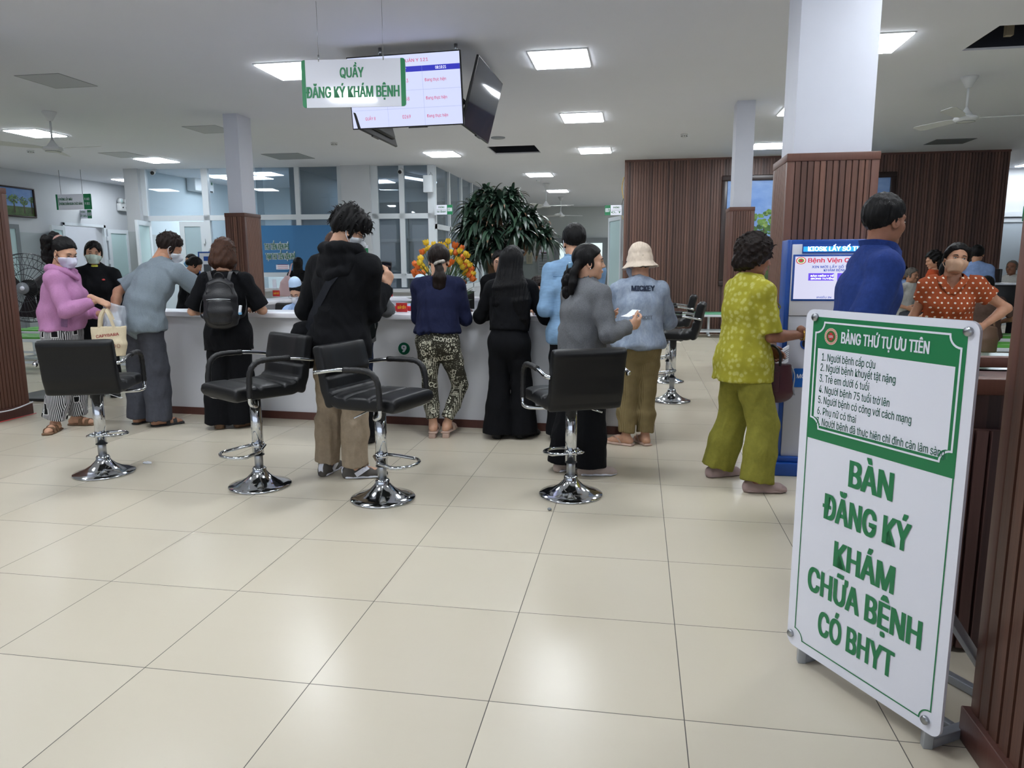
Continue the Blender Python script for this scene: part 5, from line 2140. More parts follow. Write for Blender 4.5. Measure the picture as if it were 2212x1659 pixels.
def np_obj(name, parts, parent, kind=None):
    """parts = [(verts, quads, material)] -> one mesh object"""
    vs, fs, mi, mats = [], [], [], []
    off = 0
    for v, f, m in parts:
        if len(v) == 0:
            continue
        if m not in mats:
            mats.append(m)
        vs.append(np.asarray(v, np.float32))
        fs.append(np.asarray(f, np.int64) + off)
        mi.append(np.full(len(f), mats.index(m), np.int32))
        off += len(v)
    Vv, Ff, Mi = np.concatenate(vs), np.concatenate(fs), np.concatenate(mi)
    me = bpy.data.meshes.new(name)
    me.vertices.add(len(Vv))
    me.vertices.foreach_set('co', Vv.ravel())
    me.loops.add(Ff.size)
    me.loops.foreach_set('vertex_index', Ff.ravel().astype(np.int32))
    me.polygons.add(len(Ff))
    me.polygons.foreach_set('loop_start', np.arange(0, Ff.size, 4, dtype=np.int32))
    me.polygons.foreach_set('loop_total', np.full(len(Ff), 4, np.int32))
    for m in mats:
        me.materials.append(m)
    me.polygons.foreach_set('material_index', Mi)
    me.polygons.foreach_set('use_smooth', np.ones(len(Ff), bool))
    me.update(calc_edges=True)
    o = bpy.data.objects.new(name, me)
    COL.objects.link(o)
    if parent is not None:
        o.parent = parent
    return o


def skin(name, col):
    if name in MATS:
        return MATS[name]
    t = NT(name)
    t.p(Roughness=.5)
    t.b.inputs['Specular IOR Level'].default_value = .35
    f = t.noise(t.coord(), 22, 4, .6)
    c = srgb(*col)
    lo = tuple(x * .88 for x in c[:3]) + (1,)
    hi = tuple(min(1, x * 1.1) for x in c[:3]) + (1,)
    t.base(t.ramp(f, [(.3, lo), (.7, hi)]))
    t.b.inputs['Subsurface Weight'].default_value = .06
    t.b.inputs['Subsurface Radius'].default_value = (.02, .008, .004)
    MATS[name] = t.m
    return t.m


def hairmat(name, col, hi, rough=.38):
    if name in MATS:
        return MATS[name]
    t = NT(name)
    t.p(Roughness=rough)
    t.b.inputs['Specular IOR Level'].default_value = .17
    v = t.coord(scale=(1, 1, .07))
    f = t.noise(v, 190, 4, .7, .6)
    t.base(t.ramp(f, [(.35, srgb(*col)), (.8, srgb(*hi))]))
    t.bump(f, .5, .010)
    MATS[name] = t.m
    return t.m


SK = skin('skin_tan', (176, 130, 104))
SKL = skin('skin_light', (196, 152, 126))
SKD = skin('skin_brown', (138, 94, 74))
HB = hairmat('hair_black', (7, 7, 8), (24, 22, 23))
HBR = hairmat('hair_brown', (44, 28, 21), (92, 60, 44))
HDB = hairmat('hair_dark_brown', (17, 12, 11), (46, 34, 29))
HGR = hairmat('hair_grey', (70, 66, 62), (130, 126, 120))
m_eyew = mat('eye_white', (205, 200, 196), .25)
m_eyed = mat('eye_iris', (28, 18, 14), .15)
m_lip = mat('lip_tone', (150, 84, 76), .45)


class Person:
    def __init__(s, label, loc, rz, Ht, girth=1.0, lean=0, lean2=None, head=(0, 0, 0), vox=.010, skin=None, feet=None, arms=None, knees=None, seat=None, sh=0.0, sw_=1.0, hipx=0.0, group=None, cat='person', legs=True):
        """local frame: +Y ahead, +X to the right hand, z up; angles in degrees"""
        s.t = thing('person', label, cat, loc, R(rz), group)
        s.H, s.g, s.vox = Ht, girth, vox
        s.sk = skin or SK
        s.seed = abs(hash(label)) % 1000 if False else sum(map(ord, label)) % 1000
        h = Ht
        s.legs = legs
        hz = seat if seat else .515 * h
        s.hip = V((hipx, 0, hz))
        l1 = R(lean)
        l2 = R(lean2 if lean2 is not None else lean)
        up1 = V((sh, math.sin(l1), math.cos(l1))).normalized()
        up2 = V((sh, math.sin(l2), math.cos(l2))).normalized()
        s.up1, s.up2 = up1, up2
        s.waist = s.hip + up1 * .095 * h
        s.chest = s.waist + up2 * .105 * h
        s.shl = s.chest + up2 * .095 * h
        s.nb = s.shl + up2 * .025 * h
        yaw, pit, rol = map(R, head)
        s.hR = (Matrix.Rotation(yaw, 3, 'Z') @ Matrix.Rotation(pit, 3, 'X') @ Matrix.Rotation(rol, 3, 'Y'))
        s.hs = h / 1.7 * .5 + .5
        nd = (up2 + V((0, .25, 1)) + s.hR @ V((0, .05, .4))).normalized()
        s.hc = s.nb + nd * (.065 * h + .032)
        wr = .098 * h * sw_
        s.S = {q: s.shl + V((q * wr, 0, -.030 * h)) for q in (-1, 1)}
        s.E, s.Wr = {}, {}
        arms = arms or {}
        for q in (-1, 1):
            a = arms.get(q)
            if a is None:
                e = s.S[q] + V((q * .035, -.02, -.175 * h))
                w = e + V((q * .0, .05, -.15 * h))
            else:
                e, w = V(a[0]), V(a[1])
                # keep true limb lengths
                e = s.S[q] + (e - s.S[q]).normalized() * .172 * h
                w = e + (w - e).normalized() * .148 * h
            s.E[q], s.Wr[q] = e, w
        s.A, s.K, s.toe = {}, {}, {}
        feet = feet or {}
        for q in (-1, 1):
            f = feet.get(q, (q * .075, 0, 0, q * -8))
            z0 = f[2]
            s.A[q] = V((f[0], f[1] - .02, z0 + .055 * h / 1.7 + .01))
            s.toe[q] = R(f[3])
            hp = s.hip + V((q * .085 * h / 1.7 * (.8 + .2 * girth), 0, -.03))
            if knees and q in knees:
                s.K[q] = V(knees[q])
            else:
                s.K[q] = hp.lerp(s.A[q], .47) + V((0, .02, 0))
        s.hipj = {q: s.hip + V((q * .085 * h / 1.7 * (.8 + .2 * girth), 0, -.03)) for q in (-1, 1)}

    # ---- bounds
    def bb(s, pts, pad):
        lo = np.min([tuple(p) for p in pts], 0) - pad
        hi = np.max([tuple(p) for p in pts], 0) + pad
        return lo, hi

    def torso_st(s, e=0.0, hem=None, flare=0.0, belly=0.0, hemr=None, bust=0.0):
        """torso stations inflated by e, optionally ending at a hem height below the waist"""
        g, h = s.g, s.H / 1.7
        st = []
        if hem is not None and hem > -.04:     # short top: one edge station between hip and waist
            t = min(.8, max(0, hem / (.095 * s.H)))
            w0 = s.hip.lerp(s.waist, t)
            st = [(w0, (.166 - .026 * t) * h * g + e + flare, (.122 - .017 * t) * h * g + e + flare + belly * t)]
            if t < .5:
                st.append((s.waist, .142 * h * g + e + flare * .4, .106 * h * g + e + belly))
            return st + [(s.chest, .158 * h * (.6 + .4 * g) + e, (.112 * h * (.5 + .5 * g) + e + bust)),
                         (s.shl - s.up2 * .045, .138 * h * (.75 + .25 * g) + e * .6, .078 * h + e)]
        if hem is not None:
            hp = s.hip + V((0, 0, hem))
            st.append((hp, (.168 * h * g + e + flare), (.128 * h * g + e + flare)))
        st += [(s.hip, .166 * h * g + e + flare * .6, (.122 * h * g + e + flare * .5)),
               (s.waist, (.140 * h * g + e + flare * .3), (.105 * h * g + e + belly)),
               (s.chest, .158 * h * (.6 + .4 * g) + e, (.112 * h * (.5 + .5 * g) + e + bust)),
               (s.shl - s.up2 * .045, .138 * h * (.75 + .25 * g) + e * .6, .078 * h + e)]
        return st

    def body(s, hand=None, feet=True, face=True):
        h, g = s.H / 1.7, s.g
        pts = [s.hip, s.shl, s.hc] + [p for q in (-1, 1) for p in (s.S[q], s.E[q], s.Wr[q], s.A[q], s.K[q])]
        lo, hi = s.bb(pts, .2)
        lo[2] = min(lo[2], 0) if s.legs else lo[2]
        F = Field(lo, hi, max(.011, s.vox))
        F.sweep(s.torso_st(-.012), .04)
        for q in (-1, 1):
            F.cone(s.nb - s.up2 * .035, s.S[q], .045 * h, .042 * h, .04)
            F.chain([s.S[q] + V((-q * .05, 0, .0)), s.S[q], s.S[q].lerp(s.E[q], .5), s.E[q], s.E[q].lerp(s.Wr[q], .3), s.Wr[q]], [.046 * h, .046 * h, .042 * h * (.7 + .3 * g), .037 * h, .040 * h, .026 * h], .03)
            if s.legs:
                F.chain([s.hipj[q], s.hipj[q].lerp(s.K[q], .4), s.K[q], s.K[q].lerp(s.A[q], .35), s.A[q]], [.088 * h * g, .078 * h * g, .052 * h, .052 * h, .034 * h], .04)
                d = V((math.sin(-s.toe[q]), math.cos(-s.toe[q]), 0))
                a = s.A[q]
                zf = a.z - .055 * h - .01
                heel = V((a.x, a.y, zf + .035)) - d * .035 * h
                ball = V((a.x, a.y, zf + .028)) + d * .115 * h
                tip = V((a.x, a.y, zf + .022)) + d * .165 * h
                F.cone(a, heel, .034 * h, .030 * h, .02)
                F.cone(a, ball, .034 * h, .027 * h, .02)
                F.cone(heel, ball, .028 * h, .030 * h, .02)
                F.cone(ball, tip, .028 * h, .019 * h, .01)
                xl = V((d.y, -d.x, 0))
                F.cone(ball + xl * .018, ball + xl * .016 + d * .035, .016, .013, .008)
                F.cone(ball - xl * .018, ball - xl * .016 + d * .035, .016, .013, .008)
        F.cone(s.nb - s.up2 * .03, s.hc + s.hR @ V((0, -.02, -.05)) * s.hs, .060 * h, .050 * h, .03)
        v, f = F.mesh()
        parts = [(v, f, s.sk)]
        # head
        hv, hf = s.head_mesh()
        parts.append((hv, hf, s.sk))
        for q in (-1, 1):
            hd = (hand or {}).get(q, dict(curl=25))
            hv, hf = s.hand_mesh(q, **hd)
            parts.append((hv, hf, s.sk))
        s.body_o = np_obj('body', parts, s.t)
        return s

    def to_head(s, v):
        Rm = np.array(s.hR)
        return (np.asarray(v) * s.hs) @ Rm.T + np.array(s.hc)

    def hp(s, p):
        return s.hc + s.hR @ (V(p) * s.hs)

    def head_mesh(s):
        F = Field((-.105, -.13, -.15), (.105, .14, .14), .0052)
        F.ell((0, -.012, .030), (.074, .094, .088), None, 0)
        F.ell((0, .020, -.035), (.060, .066, .080), None, .03)
        F.ell((0, .058, -.098), (.026, .022, .018), None, .03)
        for q in (-1, 1):
            F.ell((q * .040, .048, -.030), (.026, .030, .030), None, .02)
            F.ell((q * .044, .015, -.075), (.016, .032, .022), None, .025)
        F.cone((0, .086, .002), (0, .101, -.032), .0075, .0095, .014)
        for q in (-1, 1):
            F.ell((q * .010, .091, -.036), (.008, .009, .007), None, .008)
        F.ell((0, .073, .020), (.048, .018, .013), None, .02)
        for q in (-1, 1):
            F.ell((q * .031, .098, -.003), (.019, .016, .011), None, .012, sub=True)
        F.ell((0, .083, -.061), (.023, .012, .0055), None, .008)
        F.ell((0, .082, -.071), (.019, .012, .0055), None, .006)
        for q in (-1, 1):
            Re = Matrix.Rotation(q * R(-22), 3, 'Z') @ Matrix.Rotation(R(8), 3, 'X')
            F.ell((q * .079, -.006, -.012), (.008, .020, .031), Re, .008)
            F.ell((q * .084, -.002, -.010), (.005, .010, .018), Re, .006, sub=True)
        F.cone((0, -.022, -.05), (0, -.03, -.15), .052, .054, .03)
        v, f = F.mesh()
        return s.to_head(v), f

    def hand_mesh(s, q, curl=25, spread=6, dirv=None, palm=None, thumb=30, curls=None, vox=.0042):
        """palm, four unequal fingers with three joints each, thumb from the side of the palm"""
        k = s.H / 1.7 * .5 + .5
        w = s.Wr[q]
        d = (w - s.E[q]).normalized() if dirv is None else V(dirv).normalized()
        pn = V(palm) if palm is not None else V((-q, .2, 0))
        pn = (pn - d * pn.dot(d)).normalized()
        side = d.cross(pn)                         # towards one edge of the hand
        ts = side * (1 if side.dot(V((0, 1, .3))) > 0 else -1) if palm is None else side * (q)
        lo, hi = s.bb([w, w + d * .2], .1)
        F = Field(lo, hi, vox)
        F.cone(w - d * .05, w + d * .012, .026 * k, .024 * k, 0)
        Rm = Matrix((ts, d, pn)).transposed()
        F.ell(w + d * .052 * k, (.041 * k, .056 * k, .0165 * k), Rm, .02)
        F.ell(w + d * .080 * k, (.042 * k, .022 * k, .0135 * k), Rm, .012)
        F.ell(w + d * .03 * k + ts * .022 * k + pn * .006 * k, (.018 * k, .032 * k, .016 * k), Rm, .014)
        lens = [(.030, .043, .025, .020), (.010, .047, .029, .022), (-.010, .044, .027, .021), (-.029, .034, .020, .018)]
        for i, (off, a, b, c) in enumerate(lens):
            cu = (curls[i] if curls else curl + i * 4)
            base = w + d * (.090 - .006 * abs(i - 1)) * k + ts * off * k
            dr = (d + ts * math.tan(R(spread)) * (1 - i * .66)).normalized()
            r = (.0098, .0102, .0098, .0085)[i] * k
            ang = 0
            p = base - dr * .02
            p2 = base
            F.cone(p, p2, r * 1.1, r * 1.08, .008)
            for j, L in enumerate((a, b, c)):
                ang += R(cu) * (1.0 if j else .9)
                dd = dr * math.cos(ang) + pn * math.sin(ang)
                p3 = p2 + dd * L * k
                F.cone(p2, p3, r * (1.05 - .07 * j), r * (.98 - .1 * j), .003)
                p2 = p3
        # thumb
        tb = w + d * .028 * k + ts * .030 * k + pn * .004
        td = (ts * math.cos(R(90 - 48)) + d * math.sin(R(90 - 48)) * 1.2 + pn * math.sin(R(thumb)) * .8).normalized()
        p2 = tb + td * .036 * k
        F.cone(tb, p2, .0145 * k, .0118 * k, .012)
        td = (td + d * .45 + pn * math.sin(R(thumb)) * .4).normalized()
        p3 = p2 + td * .030 * k
        F.cone(p2, p3, .0112 * k, .0102 * k, .004)
        td = (td + d * .4 + pn * math.sin(R(thumb)) * .3).normalized()
        F.cone(p3, p3 + td * .024 * k, .0100 * k, .0078 * k, .004)
        return F.mesh()

    # ---- garments
    def top(s, name, m, e=.018, hem=-.06, flare=0, belly=0, sleeve=1.0, sr=1.25, cuff=1.0, amp=.0045, neck=.0, collar=None, bust=0, hemcut=None, puff=0, back=0, seed=0, vneck=0, open_front=False, f=45, label=None):
        """sleeve: 0 none .. 1 elbow .. 2 wrist"""
        h, g = s.H / 1.7, s.g
        pts = [s.hip + V((0, 0, hem)), s.shl, s.nb + s.up2 * .05] + [s.S[q] for q in (-1, 1)] + [s.E[q] for q in (-1, 1)] + ([s.Wr[q] for q in (-1, 1)] if sleeve > 1 else [])
        lo, hi = s.bb(pts, .17)
        lo[0] -= max(0, g - 1) * .1
        hi[0] += max(0, g - 1) * .1
        F = Field(lo, hi, s.vox)
        st = s.torso_st(e, hem, flare, belly, None, bust)
        F.sweep(st, .03, flat=(True, False), kj=.03)
        if hem < .06:
            for q in (-1, 1):
                c_ = s.hipj[q] + V((-q * .012, -.045 * h, .0))
                rp = .078 * h * g + e + flare * .5
                F.ell(c_, (rp, .080 * h * g + e + flare * .5, .10 * h), None, .03, clip=s.hip.z + hem)
                F.ell(s.hipj[q], (.094 * h * g + e, .098 * h * g + e, .12 * h), None, .03, clip=s.hip.z + hem)
        if bust:
            for q in (-1, 1):
                F.ell(s.chest + V((q * .065, .105 * h * (.5 + .5 * g) + e * .3, -.03)), (.062, .055, .06), None, .05)
        if back:
            F.ell(s.chest.lerp(s.shl, .4) + V((0, -.05 * h, 0)), (.14 * h, .07 * h + back, .16 * h), None, .06)
        for q in (-1, 1):
            a = s.S[q] + V((-q * .055, 0, .0))
            e_, w = s.E[q], s.Wr[q]
            r0 = .0485 * h * (.7 + .3 * g) * sr
            P, rr = [a, s.S[q]], [r0 * .95, r0 * (1.05 + puff)]
            if sleeve <= 1:
                P += [s.S[q].lerp(e_, max(.15, sleeve * .92))]
                rr += [r0 * cuff]
            else:
                tt = sleeve - 1
                P += [s.S[q].lerp(e_, .55), e_, e_.lerp(w, .35 * min(1, tt)), e_.lerp(w, min(1, tt))]
                rr += [r0 * .95, r0 * .90, r0 * .86, .036 * h * sr * cuff]
            x = (P[1] - P[0]).orthogonal()
            F.sweep([(p, r, r) for p, r in zip(P, rr)], .045, x=tuple(x), flat=(False, True), kj=.02)
        F.cone(s.shl - s.up2 * .03, s.nb + s.up2 * .004, .080 * h, .062 * h, .05)
        for q in (-1, 1):
            F.cone(s.nb - s.up2 * .035 + V((q * .02, -.01, 0)), s.S[q] + V((-q * .01, -.008, .012)), .052 * h + e * .5, .047 * h * (.8 + .2 * g) + e * .5, .05)
        if collar:
            # stand/fold collar ring round the neck
            nd = (s.hc - s.nb).normalized()
            c0 = s.nb - nd * .012
            F.cone(c0, c0 + nd * collar, .066 * h, .063 * h, .008)
        if amp:
            F.wrinkle(amp, s.seed + seed, f)
        # neck opening
        nd = (s.hc - s.nb).normalized()
        top_ = s.nb + nd * (.012 + (collar or 0) - neck)
        cn_ = V((nd.x, nd.y - .35, nd.z)).normalized() if not collar else nd
        sl, P_ = F.win(npv(s.nb) - .05, npv(s.nb) + npv((0, 0, .1)) + .05, .04)
        if sl is not None:
            F.d[sl] = np.maximum(F.d[sl], sum((P_[i] - top_[i]) * cn_[i] for i in range(3)))
        # hollow the neck hole
        F2 = (s.nb - nd * .03, s.nb + nd * .12)
        sl, P_ = F.win(np.minimum(npv(F2[0]), npv(F2[1])) - .07, np.maximum(npv(F2[0]), npv(F2[1])) + .07)
        if sl is not None:
            a, b = npv(F2[0]), npv(F2[1])
            ab = b - a
            qd = [P_[i] - a[i] for i in range(3)]
            t = np.clip((qd[0] * ab[0] + qd[1] * ab[1] + qd[2] * ab[2]) / float(ab @ ab), 0, 1)
            dd = np.sqrt(sum((qd[i] - t * ab[i]) ** 2 for i in range(3))) - (.0575 * h + neck * .6)
            F.d[sl] = np.maximum(F.d[sl], -dd)
        if vneck:
            F.ell(s.nb + V((0, .075 * h, -.02)), (.04, .05, vneck), None, .01, sub=True)
        v, f_ = F.mesh()
        o = np_obj(name, [(v, f_, m)], s.t)
        if label:
            o['label'] = label
        s.top_o = o
        return o

    def pants(s, name, m, e=.008, knee=1.25, hemr=.075, top=.06, end=.04, amp=.004, rise=0, seed=3, wide=0, label=None, f=40):
        h, g = s.H / 1.7, s.g
        pts = [s.hip + V((0, 0, .15))] + [p for q in (-1, 1) for p in (s.A[q], s.K[q], s.hipj[q])]
        lo, hi = s.bb(pts, .2)
        F = Field(lo, hi, s.vox)
        tz = s.hip + s.up1 * top
        F.sweep([(s.hip + V((0, 0, -.05)), .155 * h * g + e, .115 * h * g + e), (s.hip, .163 * h * g + e, .120 * h * g + e), (tz, .150 * h * g + e, .110 * h * g + e)], .03, flat=(False, True), kj=.03)
        for q in (-1, 1):      # seat
            F.ell(s.hipj[q] + V((-q * .012, -.045 * h, .0)), (.078 * h * g + e, .080 * h * g + e, .09 * h), None, .04)
            a = s.A[q]
            en = s.K[q].lerp(a, 1 - 0) + V((0, 0, end - .055 * h))
            hipr = .092 * h * g + e
            st = [(s.hipj[q], hipr, hipr * 1.05), (s.hipj[q].lerp(s.K[q], .45), .080 * h * g + e + wide * .4, .086 * h * g + e + wide * .4), (s.K[q], .058 * h * knee + wide, .062 * h * knee + wide), (s.K[q].lerp(a, .5), (.058 * h * knee + hemr) / 2 + wide, (.062 * h * knee + hemr * 1.1) / 2 + wide), (en, hemr + wide * .6, hemr * 1.12 + wide * .6)]
            F.sweep(st, .035, flat=(False, True), kj=.02)
        if amp:
            F.wrinkle(amp, s.seed + seed, f, (1, 1, .5))
        v, f_ = F.mesh()
        o = np_obj(name, [(v, f_, m)], s.t)
        if label:
            o['label'] = label
        s.pants_o = o
        return o

    def shoe(s, q, name, m, sole=None, style='flat', lift=0.0):
        h = s.H / 1.7
        d = V((math.sin(-s.toe[q]), math.cos(-s.toe[q]), 0))
        x = V((d.y, -d.x, 0))
        a = s.A[q]
        z0 = a.z - .055 * h - .01
        sole = sole or m
        P = lambda f, z, c=0: V((a.x, a.y, z0)) + d * f * h + x * c + V((0, 0, z))
        lo, hi = s.bb([P(-.1, 0), P(.22, .12)], .07)
        F = Field(lo, hi, .006)
        parts = []
        if style in ('flat', 'sneaker', 'clog'):
            up = {'flat': .030, 'sneaker': .042, 'clog': .036}[style]
            F.sweep([(P(-.055, .03), .034, .03 + up * .35), (P(.0, .034), .037, .036 + up * .3), (P(.08, .03), .043, .034), (P(.15, .024), .044, .026), (P(.185, .018), .034, .018)], 0, x=tuple(x), kj=.02)
            if style == 'sneaker':
                F.cone(P(-.03, .05), P(-.035, .095), .038, .036, .02)
                F.cone(P(.02, .06), P(.0, .095), .036, .034, .02)
            F.cut(P(0, .002), (0, 0, -1))
            if style == 'flat':
                F.ell(P(.03, .085), (.03, .075, .035), Matrix((x, d, V((0, 0, 1)))).transposed(), .01, sub=True)
            v, f_ = F.mesh()
            o = np_obj(name, [(v, f_, m)], s.t)
            G = Field(lo, hi, .006)
            G.sweep([(P(-.058, .012), .038, .014), (P(.0, .012), .039, .014), (P(.09, .012), .048, .014), (P(.15, .012), .047, .014), (P(.19, .014), .034, .012)], 0, x=tuple(x), kj=.01)
            G.cut(P(0, .001), (0, 0, -1))
            v, f_ = G.mesh()
            np_obj('sole', [(v, f_, sole)], o)
        else:
            hz = lift
            G = Field(lo, hi, .005)
            G.sweep([(P(-.06, .008), .036, .012), (P(.0, .008), .037, .012), (P(.10, .008), .046, .012), (P(.16, .009), .043, .011), (P(.185, .010), .034, .010)], 0, x=tuple(x), kj=.01)
            G.cut(P(0, .001), (0, 0, -1))
            v, f_ = G.mesh()
            o = np_obj(name, [(v, f_, sole)], s.t)
            b = MB()
            if style == 'thong':
                for c in (-1, 1):
                    b.ribbon(smooth([P(.13, .028, .0), P(.105, .058, c * .022), P(.06, .055, c * .040), P(.03, .022, c * .040)], 5), [V((0, 0, 1)) * .5 + d] * 16, .012, .004, m)
            else:
                for ff, hh in ((.06, .068), (.115, .056)):
                    pts = smooth([P(ff, .012, -.044), P(ff, hh * .75, -.036), P(ff, hh, 0), P(ff, hh * .75, .036), P(ff, .012, .044)], 5)
                    b.ribbon(pts, d, .030, .006, m)
            b.build('strap', o)
        return o

    # ---- hair
    def hair(s, m, name='hair', cap=.012, front=(.078, .055), nape=(-.078, -.075), vol=(0, 0, 0), amp=.004, freq=230, extra=None, seed=1, vox=.0055, side=0, tufts=0, tl=.05, box=None, streak=(1, 1, .12), bald=0, part=None, spread=1.0):
        """scalp cap trimmed along hairline plus extra strands: extra = [(kind, ...)] in the head frame"""
        b = box or ((-.14, -.17, -.16), (.14, .14, .19))
        F = Field(b[0], b[1], vox)
        F.ell((vol[0], -.014 + vol[1], .032 + vol[2] * .5), (.076 + cap, .095 + cap, .089 + cap + vol[2] * .5), None, 0)
        (fy, fz), (ny, nz) = front, nape
        n = V((0, (fz - nz), -(fy - ny)))
        F.cut((0, fy, fz), tuple(n), .012)
        if side:
            for q in (-1, 1):
                F.ell((q * .070, .008, -.005), (.016, .022, .040), None, .012)
        # open the forehead
        F.ell((0, .125, .0), (.075, .07, .075), None, .02, sub=True)
        for it in (extra or []):
            if it[0] == 'cone':
                F.cone(*it[1:])
            elif it[0] == 'chain':
                F.chain(*it[1:])
            elif it[0] == 'ell':
                F.ell(*it[1:])
            elif it[0] == 'sweep':
                F.sweep(*it[1:])
            elif it[0] in ('gchain', 'gsweep'):      # hangs straight down: points given upright, turned only with the body
                Ri = s.hR.transposed()
                G = lambda p: tuple(Ri @ V(p))
                if it[0] == 'gchain':
                    F.chain([G(p) for p in it[1]], *it[2:])
                else:
                    F.sweep([(G(c), a, b_) for c, a, b_ in it[1]], *it[2:], x=G((1, 0, 0)))
            elif it[0] == 'sub':
                F.ell(*it[1:], sub=True)
        if amp:
            F.wrinkle(amp, s.seed + seed, freq, streak, 9)
        v, f_ = F.mesh()
        parts = [(s.to_head(v), f_, m)]
        o = np_obj(name, parts, s.t)
        if tufts:
            rr_ = random.Random(s.seed)
            tb = MB()
            vv = v[(v[:, 2] > .0)]
            for i in range(tufts):
                p = V(vv[rr_.randrange(len(vv))])
                nrm = (p - V((0, -.012, .03))).normalized()
                dr = (nrm * .55 + V((rr_.uniform(-.8, .8), rr_.uniform(-.8, .8), rr_.uniform(-.9, .2)))).normalized()
                pts = [p - nrm * .008, p + dr * tl * .5, p + (dr + V((0, .1, -.35))).normalized() * tl]
                tb.tube([s.hp(x) for x in pts], [.0042 * s.hs, .003 * s.hs, .0004], m, 5, cap=False)
            tb.build('loose_strands', o)
        return o

    def eyes(s, open_=.72, brow=(26, 20, 18), gaze=0):
        for q in (-1, 1):
            b = MB()
            Rm = s.hR
            b.ell(s.hp((q * .031, .0832, -.003)), (.0118 * s.hs, .006, .0055 * open_ * s.hs), m_eyew, Rm, 14, 8)
            b.ell(s.hp((q * .031 + gaze * .004, .0868, -.003)), (.0055 * s.hs, .003, .0054 * open_ * s.hs), m_eyed, Rm, 12, 8)
            b.tube([s.hp((q * .031 + x, .0872 - abs(x) * .25, .003 * open_ - abs(x) * .22)) for x in (-.014, -.007, 0, .007, .014)], .0016, m_eyed, 6)
            b.build('eye', s.t)
            mb = mat('brow_%d' % brow[0], brow, .7)
            MB().tube([s.hp((q * (.016 + .032 * t), .094 - .016 * t * t - .002, .0185 + .004 * math.sin(PI * t) - .002 * t)) for t in (0, .25, .5, .75, 1)], [.0028, .0036, .0034, .0028, .0012], mb, 6).build('eyebrow', s.t)
        return s

    def mask(s, m, strapm=None, low=-.118, high=-.012, puff=.007, pleat=False, black=False):
        F = Field((-.1, -.01, -.15), (.1, .15, .03), .0048)
        F.ell((0, .020, -.035), (.060 + puff, .068 + puff, .082 + puff), None, 0)
        F.ell((0, .060, -.095), (.028 + puff, .024 + puff, .020 + puff), None, .03)
        for q in (-1, 1):
            F.ell((q * .040, .048, -.030), (.026 + puff, .030 + puff, .030 + puff), None, .02)
        F.cone((0, .088, .0), (0, .112, -.045), .008 + puff, .012 + puff, .03)
        F.cone((0, .112, -.045), (0, .085, -.105), .012 + puff, .012 + puff, .03)
        F.cut((0, .085, high), (0, -.35, 1), .006)
        F.cut((0, .02, -.05), (0, -1, -.12), .004)
        F.cut((0, .0, low), (0, .15, -1), .006)
        if pleat:
            F.wrinkle(.002, 3, 240, (.1, .1, 1), 3)
        else:
            F.wrinkle(.0012, 5, 90)
        v, f_ = F.mesh()
        o = np_obj('face_mask', [(s.to_head(v), f_, m)], s.t)
        for q in (-1, 1):
            b = MB()
            for z0, z1 in ((-.035, .012), (-.085, -.035)):
                b.tube([s.hp(p) for p in smooth([(q * .066, .036, z0), (q * .080, .012, (z0 + z1) / 2), (q * .0865, -.012, z1), (q * .087, -.022, -.010)], 4)], .0022, strapm or m, 6)
            b.build('ear_loop', o)
        return o

    def done(s):
        return s.t


def curls(path, r, n, seed, kind='ell'):
    """clustered ringlets along a tail: small lobes around the path"""
    g = random.Random(seed)
    P_ = smooth(path, 6)
    out = []
    for i in range(n):
        t = i / (n - 1)
        c = P_[min(len(P_) - 1, int(t * (len(P_) - 1)))]
        rad = r * (.45 + .75 * math.sin(PI * min(1, .18 + .8 * t)))
        a = g.uniform(0, 2 * PI)
        c = c + V((math.cos(a) * rad * .75, math.sin(a) * rad * .6, g.uniform(-.01, .01)))
        s_ = g.uniform(.35, .6) * r
        out.append(('ell', tuple(c), (s_, s_, s_ * g.uniform(1.1, 1.9)), None, .006))
    return out


def decal(o, txt, m, c, h, rot=0, maxw=None, bold=.02, view=(0, 1, 0), lift=.003, xs=1.0, up=(0, 0, 1)):
    """lettering printed on a garment: each point is dropped onto the cloth along `view`"""
    me = o.data
    bv = BVHTree.FromPolygons([v.co for v in me.vertices], [p.vertices for p in me.polygons])
    vd = V(view).normalized()
    ux = vd.cross(V(up)).normalized()
    uy = ux.cross(vd)
    b = MB()
    vs, fs, w = text_mesh(txt, bold, 'CENTER')
    sc = h / CAP
    sx = maxw / w if maxw else sc * xs
    cr, sr = math.cos(R(rot)), math.sin(R(rot))
    out, miss = [], []
    for x, y, z in vs:
        a, e = x * sx, (y - CAP / 2) * sc
        a, e = a * cr - e * sr, a * sr + e * cr
        p = V(c) + ux * a + uy * e
        hit = bv.ray_cast(p - vd * .6, vd)
        miss.append(hit[0] is None)
        out.append((hit[0] if hit[0] is not None else p) - vd * (lift + z))
    b.add(out, [f for f in fs if not any(miss[i] for i in f)], m)
    return b
# ================================================================ the people
def lattice_mat(name, base, fn):
    t = NT(name)
    t.p(Roughness=.9)
    t.b.inputs['Specular IOR Level'].default_value = .2
    fn(t)
    t.bump(t.noise(t.coord(scale=(1, 1, .45)), 13, 3, .5, .8), .35, .03)
    MATS[name] = t.m
    return t.m


